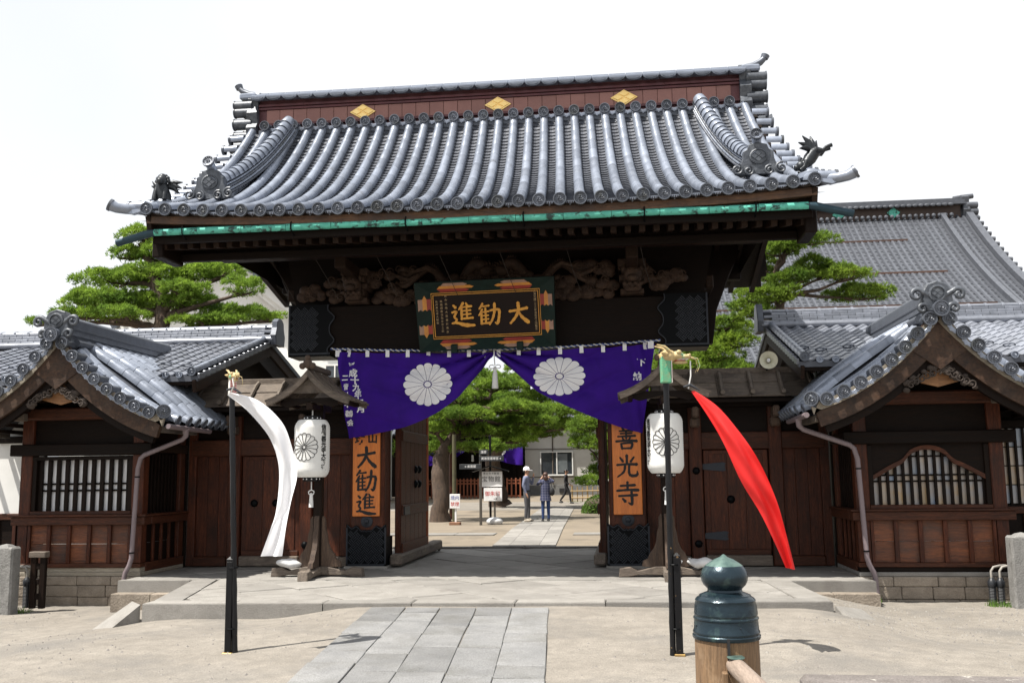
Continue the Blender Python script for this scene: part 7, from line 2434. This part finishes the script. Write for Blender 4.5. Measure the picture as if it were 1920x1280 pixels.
def figure(label, loc, yaw, H, pose, mats, pick, extras):
    t = thing('person', label, 'person', loc, 'visitors in the courtyard')
    M = T(*loc) @ RZ(yaw) @ Matrix.Diagonal((H / 1.75, H / 1.75, H / 1.75, 1))
    J = {'pelvis': ((0, 0, .95), (.150, .105)), 'waist': ((0, 0, 1.08), (.140, .095)), 'chest': ((0, .0, 1.30), (.165, .110)), 'shoulders': ((0, .01, 1.43), (.13, .085)), 'neck': ((0, .0, 1.50), .055), 'chin': ((0, -.015, 1.57), (.060, .070)), 'skull': ((0, -.005, 1.66), (.078, .095)), 'crown': ((0, .005, 1.73), (.055, .065))}
    E = [('pelvis', 'waist'), ('waist', 'chest'), ('chest', 'shoulders'), ('shoulders', 'neck'), ('neck', 'chin'), ('chin', 'skull'), ('skull', 'crown')]
    for q, sd in ((-1, 'r'), (1, 'l')):
        P = pose[sd]
        J['hip' + sd] = ((q * .095, 0, .90), .095)
        J['knee' + sd] = (P['knee'], .066); J['calf' + sd] = (tuple(.6 * a + .4 * c for a, c in zip(P['knee'], P['ankle'])), .062); J['ankle' + sd] = (P['ankle'], .046)
        J['toe' + sd] = ((P['ankle'][0] + P.get('tx', 0), P['ankle'][1] - .14, max(P['ankle'][2] - .05, .03)), (.042, .03))
        J['sh' + sd] = ((q * .185, .01, 1.41), .065); J['elb' + sd] = (P['elbow'], .045); J['wri' + sd] = (P['wrist'], .032)
        w, e = Vector(P['wrist']), Vector(P['elbow'])
        h = w + (w - e).normalized() * .09
        J['hand' + sd] = (tuple(h), (.038, .022))
        E += [('pelvis', 'hip' + sd), ('hip' + sd, 'knee' + sd), ('knee' + sd, 'calf' + sd), ('calf' + sd, 'ankle' + sd), ('ankle' + sd, 'toe' + sd), ('shoulders', 'sh' + sd), ('sh' + sd, 'elb' + sd), ('elb' + sd, 'wri' + sd), ('wri' + sd, 'hand' + sd)]
        dirh = (w - e).normalized()
        sidev = dirh.cross(Vector((0, 1, 0)) if abs(dirh.y) < .8 else Vector((1, 0, 0))).normalized()
        for k in range(4):
            b0 = h + sidev * (.024 * (k - 1.5) / 1.5)
            J['f%d%s' % (k, sd)] = (tuple(b0 + dirh * (.055 + (.012, .02, .015, .0)[k])), .009)
            E.append(('hand' + sd, 'f%d%s' % (k, sd)))
        J['th' + sd] = (tuple(w + dirh * .06 + sidev * .05), .010)
        E.append(('wri' + sd, 'th' + sd))
    skin_body(J, E, 'body', mats, pick, t, M)
    for name, mb, mt in extras:
        mb.build(name, mt, t, 60, M)
    return t


def face():
    m = MB()
    m.ball((0, -.105, 1.635), (.014, .022, .022), 7, 5)
    for q in (-1, 1):
        m.ball((q * .083, .0, 1.645), (.014, .022, .03), 7, 5)
    return m
def eyes():
    m = MB()
    for q in (-1, 1): m.ball((q * .032, -.088, 1.662), (.012, .008, .007), 6, 4)
    m.ball((0, -.088, 1.60), (.024, .008, .006), 6, 4)
    return m
def hair(c, r, back=0.):
    m = MB(); m.ball(c, r, 14, 9)
    if back:
        m.ball((c[0], c[1] + .04, c[2] - back), (r[0] * .98, r[1] * .7, back), 12, 8)
    return m
def shoe(a, tx=0):
    m = MB(); m.ball((a[0] + tx * .5, a[1] - .06, max(a[2] - .045, .035)), (.048, .125, .045), 10, 6); return m
# man in a cap, standing side-on looking right, one hand at his chin
pz = {'r': {'knee': (-.10, -.02, .50), 'ankle': (-.11, .02, .085), 'elbow': (-.26, .04, 1.16), 'wrist': (-.24, -.06, .92)}, 'l': {'knee': (.10, -.02, .50), 'ankle': (.11, -.02, .085), 'elbow': (.24, -.12, 1.20), 'wrist': (.10, -.20, 1.44)}}
def pk(belt, hem, neck, handz=None, short=False):
    def f(c):
        if c.z < .11: return 3
        if c.z < belt and abs(c.x) < .21: return 1
        if c.z > neck and abs(c.x) < .12 and c.y > -.13: return 2
        return 0
    return f
capm = MB(); capm.lathe([(.098, 1.665), (.102, 1.70), (.094, 1.745), (.062, 1.785), (.001, 1.80)], 18, Matrix.Diagonal((.92, 1.10, 1, 1)), cap=False)
cap_b = MB(); cap_b.prism([(.075 * math.cos(a), .09 + .13 * math.sin(a)) for a in [math.pi * k / 10 for k in range(11)]], .012, T(0, 0, 1.69) @ RX(R(96)))
blt = MB(); blt.lathe([(.160, .985), (.163, .99), (.163, 1.015), (.160, 1.02)], 22, Matrix.Diagonal((1, .74, 1, 1)))
y1 = 14.6
def armpick(base):
    def f(c):
        # hands of the man: lower right hand and the raised left hand are skin
        if c.z < .93 and c.x < -.18 or (c.z > 1.45 and c.y < -.17): return 2
        return base(c)
    return f
figure('person in a white cap, blue grey shirt and grey trousers standing on the path', (-.93, y1, gz(0, y1) + .03), R(78), 1.80, pz, [M_SHIRT, M_TROUS, M_SKIN, M_SHOEP], armpick(pk(1.0, 0, 1.49)),
       [('cap', capm, M_CLOTHW), ('cap_brim', cap_b, M_CLOTHW), ('hair', hair((0, .02, 1.65), (.083, .092, .065)), M_HAIRB), ('face', face(), M_SKIN), ('eyes', eyes(), M_BLACK), ('belt', blt, M_BLACK), ('shoe', shoe((-.11, .02, .085)), M_SHOEP), ('shoe', shoe((.11, -.02, .085)), M_SHOEP)])
# woman seen from behind, raising a camera to her face
pz = {'r': {'knee': (-.10, -.02, .50), 'ankle': (-.105, .0, .085), 'elbow': (-.34, -.10, 1.42), 'wrist': (-.13, -.20, 1.58)}, 'l': {'knee': (.10, -.02, .50), 'ankle': (.105, .0, .085), 'elbow': (.28, -.16, 1.30), 'wrist': (.10, -.22, 1.54)}}
tun = MB(); tun.lathe([(.150, 1.36), (.178, 1.20), (.170, 1.05), (.185, .92), (.215, .74), (.205, .735), (.16, .90)], 26, Matrix.Diagonal((1, .78, 1, 1)), cap=False)
tun.v = [(v[0], v[1], v[2] + .012 * math.sin(v[0] * 40)) for v in tun.v]
bag = MB(); bag.ball((-.22, .10, 1.06), (.10, .07, .15), 12, 8)
bst = MB(); bst.tube([(-.22, .10, 1.15), (-.19, .07, 1.38), (-.13, .0, 1.47)], .014, 6)
cmr = MB(); cmr.box(-.06, .06, -.24, -.17, 1.60, 1.68, .012); cmr.lathe([(.03, 0), (.03, .06)], 12, T(0, -.24, 1.64) @ RX(R(90)))
figure('person in a dark blue plaid tunic and jeans raising a camera on the path', (-.30, 14.7, gz(0, 14.7) + .03), R(196), 1.64, pz, [M_PLAID, M_JEANS, M_SKIN, M_SHOE], lambda c: 2 if (c.z > 1.52 and c.y < -.15) or (c.z > 1.50 and abs(c.x) < .12) else (3 if c.z < .10 else (1 if c.z < .93 and abs(c.x) < .25 else 0)),
       [('tunic', tun, M_PLAID), ('hair', hair((0, .015, 1.67), (.095, .105, .095), .12), M_HAIRN), ('face', face(), M_SKIN), ('eyes', eyes(), M_BLACK), ('camera', cmr, M_BLACKP), ('shoulder_bag', bag, M_SUIT), ('bag_strap', bst, M_SUIT), ('shoe', shoe((-.105, 0, .085)), M_SHOE), ('shoe', shoe((.105, 0, .085)), M_SHOE)])
# man in black walking to the right in the distance
pz = {'r': {'knee': (-.09, -.20, .54), 'ankle': (-.09, -.24, .09), 'elbow': (-.24, .04, 1.14), 'wrist': (-.22, -.16, 1.0)}, 'l': {'knee': (.09, .10, .50), 'ankle': (.09, .36, .15), 'elbow': (.24, .08, 1.14), 'wrist': (.22, -.12, 1.0)}}
figure('person in black clothes walking past the bamboo fence', (-.72, 33.0, gz(0, 33.0) + .03), R(82), 1.76, pz, [M_SUIT, M_SUIT, M_SKIN, M_SHOE], lambda c: 2 if (c.z > 1.50 and abs(c.x) < .12) or (abs(c.x) > .16 and c.y < -.2 and .9 < c.z < 1.1) else (3 if c.z < .12 else 0),
       [('hair', hair((0, .02, 1.685), (.088, .10, .085)), M_HAIRB), ('face', face(), M_SKIN), ('eyes', eyes(), M_BLACK), ('shoe', shoe((-.09, -.24, .09)), M_SHOE), ('shoe', shoe((.09, .36, .12)), M_SHOE)])
# ------------------------------------------------------------------ foreground: bridge post, rail, stone parapet, stone fences, conduits
gp = thing('railing_post', 'round wooden railing post with a dark bronze onion-shaped cap', 'post', (2.82, -14.85, -.25))
M_GIB = surf('patinated bronze cap', (.020, .036, .048), (.010, .020, .028), 7, rough=.24, metal=.5, bump=.10, bscale=60, rnd=0, spots=(.07, .12, .115), spot_scale=14, spot_edge=(.55, .8))
M_GIBT = surf('green weathered bronze', (.13, .20, .17), (.045, .085, .080), 18, rough=.42, metal=.45, bump=.05, rnd=0)
M_POSTW = surf('golden weathered log', (.27, .165, .085), (.16, .095, .050), 2, (16, 16, 1.0), .75, bump=.5, grain=.45, rnd=0, spots=(.34, .24, .15), spot_scale=3, spot_edge=(.6, .8))
O = T(2.82, -14.85, 0)
m = MB(); m.lathe([(.125, -.25), (.123, .5), (.119, 1.10), (.0, 1.10)], 40, O, cap=False)
lg = m.build('log', M_POSTW, gp, 50)
m = MB(); m.box(-.006, .004, -.13, -.108, .98, 1.10, 0, O @ RZ(R(-2))); m.build('split', M_BLACK, lg)
pr_ = [(.124, 1.085), (.127, 1.09), (.127, 1.098), (.123, 1.102), (.125, 1.108), (.124, 1.113), (.121, 1.118), (.119, 1.155), (.122, 1.158), (.1215, 1.163), (.118, 1.166), (.1175, 1.172), (.119, 1.175), (.116, 1.205), (.112, 1.222), (.113, 1.226), (.108, 1.233), (.097, 1.240), (.096, 1.244), (.082, 1.250), (.066, 1.256), (.064, 1.264), (.068, 1.270), (.080, 1.282), (.087, 1.298), (.0885, 1.312), (.086, 1.328), (.079, 1.342), (.070, 1.352)]
m = MB(); m.lathe(pr_, 48, O, cap=False); cap_ = m.build('bronze_cap', M_GIB, gp, 32)
m = MB(); m.lathe([(.070, 1.352), (.060, 1.360), (.036, 1.375), (.014, 1.384), (.005, 1.392), (.0005, 1.394)], 48, O, cap=False); m.build('cap_tip', M_GIBT, cap_, 40)
for a in (-70, 20, 110, 200):
    m = MB(); m.ball(O @ Vector((.122 * math.cos(R(a)), .122 * math.sin(R(a)), 1.135)),   .003, 6, 4); m.build('nail', M_IRONB, cap_)
d = Vector((.085, -.996, 0)).normalized()
p0 = Vector((2.835, -14.955, 1.005))
rl = thing('handrail', 'smooth round wooden handrail running from the capped post towards the viewer', 'railing', tuple(p0))
m = MB(); m.tube([p0, p0 + d * 1.2, p0 + d * 2.4], .033, 16); m.build('rail', surf('worn rail timber', (.34, .27, .22), (.22, .17, .135), 2, (14, 1.5, 14), .55, bump=.25, grain=.25, rnd=0), rl, 50)
m = MB(); m.lathe([(.034, 0), (.036, .004), (.03, .008), (.001, .009)], 16, T(*(p0 + d * .03 + Vector((0, 0, .030)))) @ Matrix.Diagonal((.9, 1.3, .8, 1)), cap=False); m.build('bronze_patch', M_GIBT, rl, 40)
m = MB(); q = p0 + d * .02; m.box(q.x - .05, q.x - .03, q.y - .03, q.y + .02, .70, q.z - .02, .003); m.build('wedge', M_POSTW, rl)
for k in (1.6,):
    q = p0 + d * k
    m = MB(); m.tube([(q.x, q.y, -.25), (q.x, q.y, .99)], .05, 12); m.build('baluster', M_POSTW, rl, 50)
M_MOSS = surf('lichened granite', (.185, .165, .155), (.10, .088, .080), 5, rough=.9, bump=.8, bscale=40, rnd=.1, fine=(70, .25), spots=(.36, .345, .31), spot_scale=8, spot_edge=(.60, .66))
sp_ = thing('stone_parapet', 'lichen-spotted stone parapet at the bottom right corner', 'parapet', (4.9, -12.6, -.3))
for k in range(2):
    m = MB(); m.box(3.48 + 1.6 * k, 5.06 + 1.6 * k, -12.78, -12.32, .24, .475, .03); m.build('coping_stone', M_MOSS, sp_)
    m = MB(); m.box(3.52 + 1.6 * k, 5.02 + 1.6 * k, -12.72, -12.38, -.4, .24, .02); m.build('block', M_MOSS, sp_)

M_GRAN = surf('grey granite post', (.25, .245, .235), (.15, .147, .14), 6, rough=.9, bump=.7, bscale=40, rnd=.1, fine=(60, .22), spots=(.10, .10, .09), spot_scale=5, spot_edge=(.58, .7))
def stone_fence(s, xs_, y, zt, label):
    f = thing('stone_fence', label, 'fence', (xs_[0], y, -.5), 'low stone fences beside the guard houses')
    for k, x in enumerate(xs_):
        m = MB()
        m.cbox(.20, .13, .5 + zt / 2, .03, T(x, y, zt / 2 - .46)); m.lathe([(.18, 0), (.10, .05), (.001, .07)], 4, T(x, y, zt + .02) @ RZ(R(45))); m.build('granite_post', M_GRAN, f)
    for k in range(len(xs_) - 1):
        a, b_ = xs_[k], xs_[k + 1]
        for z0, z1 in ((zt - .16, zt - .02), (-.46, -.28)):
            m = MB(); m.box(a + .2, b_ - .2, y - .07, y + .07, z0, z1, .015); m.build('granite_rail', M_GRAN, f)
        n = max(int(abs(b_ - a - .4) / .22), 1)
        for i in range(n):
            x = a + .2 + (b_ - a - .4) * (i + .5) / n
            m = MB(); m.box(x - .055, x + .055, y - .05, y + .05, -.28, zt - .16, .015); m.build('granite_bar', M_GRAN, f)
stone_fence(-1, [-11.0, -9.55, -8.02], -2.95, .56, 'grey granite fence at the left edge of the forecourt')
m = MB()
lf = thing('lattice_screen', 'dark pierced timber screen beside the granite post on the left', 'screen', (-7.55, -2.7, -.45))
m = MB(); m.box(-7.74, -7.44, -2.75, -2.60, .40, .50, .01); m.build('top_rail', M_GREYX, lf)
for k in range(2):
    m = MB(); m.box(-7.72 + .17 * k, -7.62 + .17 * k, -2.72, -2.64, -.45, .40, .01); m.build('slat', M_DARKZ, lf)
for z in (-.3, -.05, .2):
    m = MB(); m.box(-7.62, -7.55, -2.71, -2.66, z, z + .1, .01); m.build('cross_piece', M_DARKX, lf)
stone_fence(1, [8.46, 9.9, 11.3], -2.62, .66, 'rough granite fence at the right edge of the forecourt')
def conduit(x, y, s, label):
    c = thing('cable_conduit', label, 'conduit', (x, y, -.5), 'ribbed cable conduits at the guard house corners')
    for k in (0, 1):
        xx = x + s * .13 * k
        m = MB()
        N = 34
        m.tube([(xx, y, -.52 + .40 * i / N) for i in range(N + 1)], [.058 if i % 2 else .050 for i in range(N + 1)], 12); m.build('ribbed_sleeve', M_PLASTIC, c)
        m = MB(); m.lathe([(.062, -.12), (.066, -.10), (.066, -.04), (.045, -.01), (.03, .02)], 12, T(xx, y, 0)); m.build('sleeve_cap', M_PLASTIC, c, 40)
        m = MB(); m.tube([(xx, y, 0), (xx, y, .12), (xx + s * .04, y, .18), (xx + s * .14, y + .02, .20), (xx + s * .28, y + .15, .19), (xx + s * .3, y + .35, .18)], .020, 8); m.build('cable', surf('grey cable', (.30, .28, .25), rough=.6, bump=0), c, 60)
conduit(8.14, -2.15, 1, 'pair of black ribbed cable conduits at the right guard house corner')
conduit(-8.0, -2.15, -1, 'pair of black ribbed cable conduits at the left guard house corner')
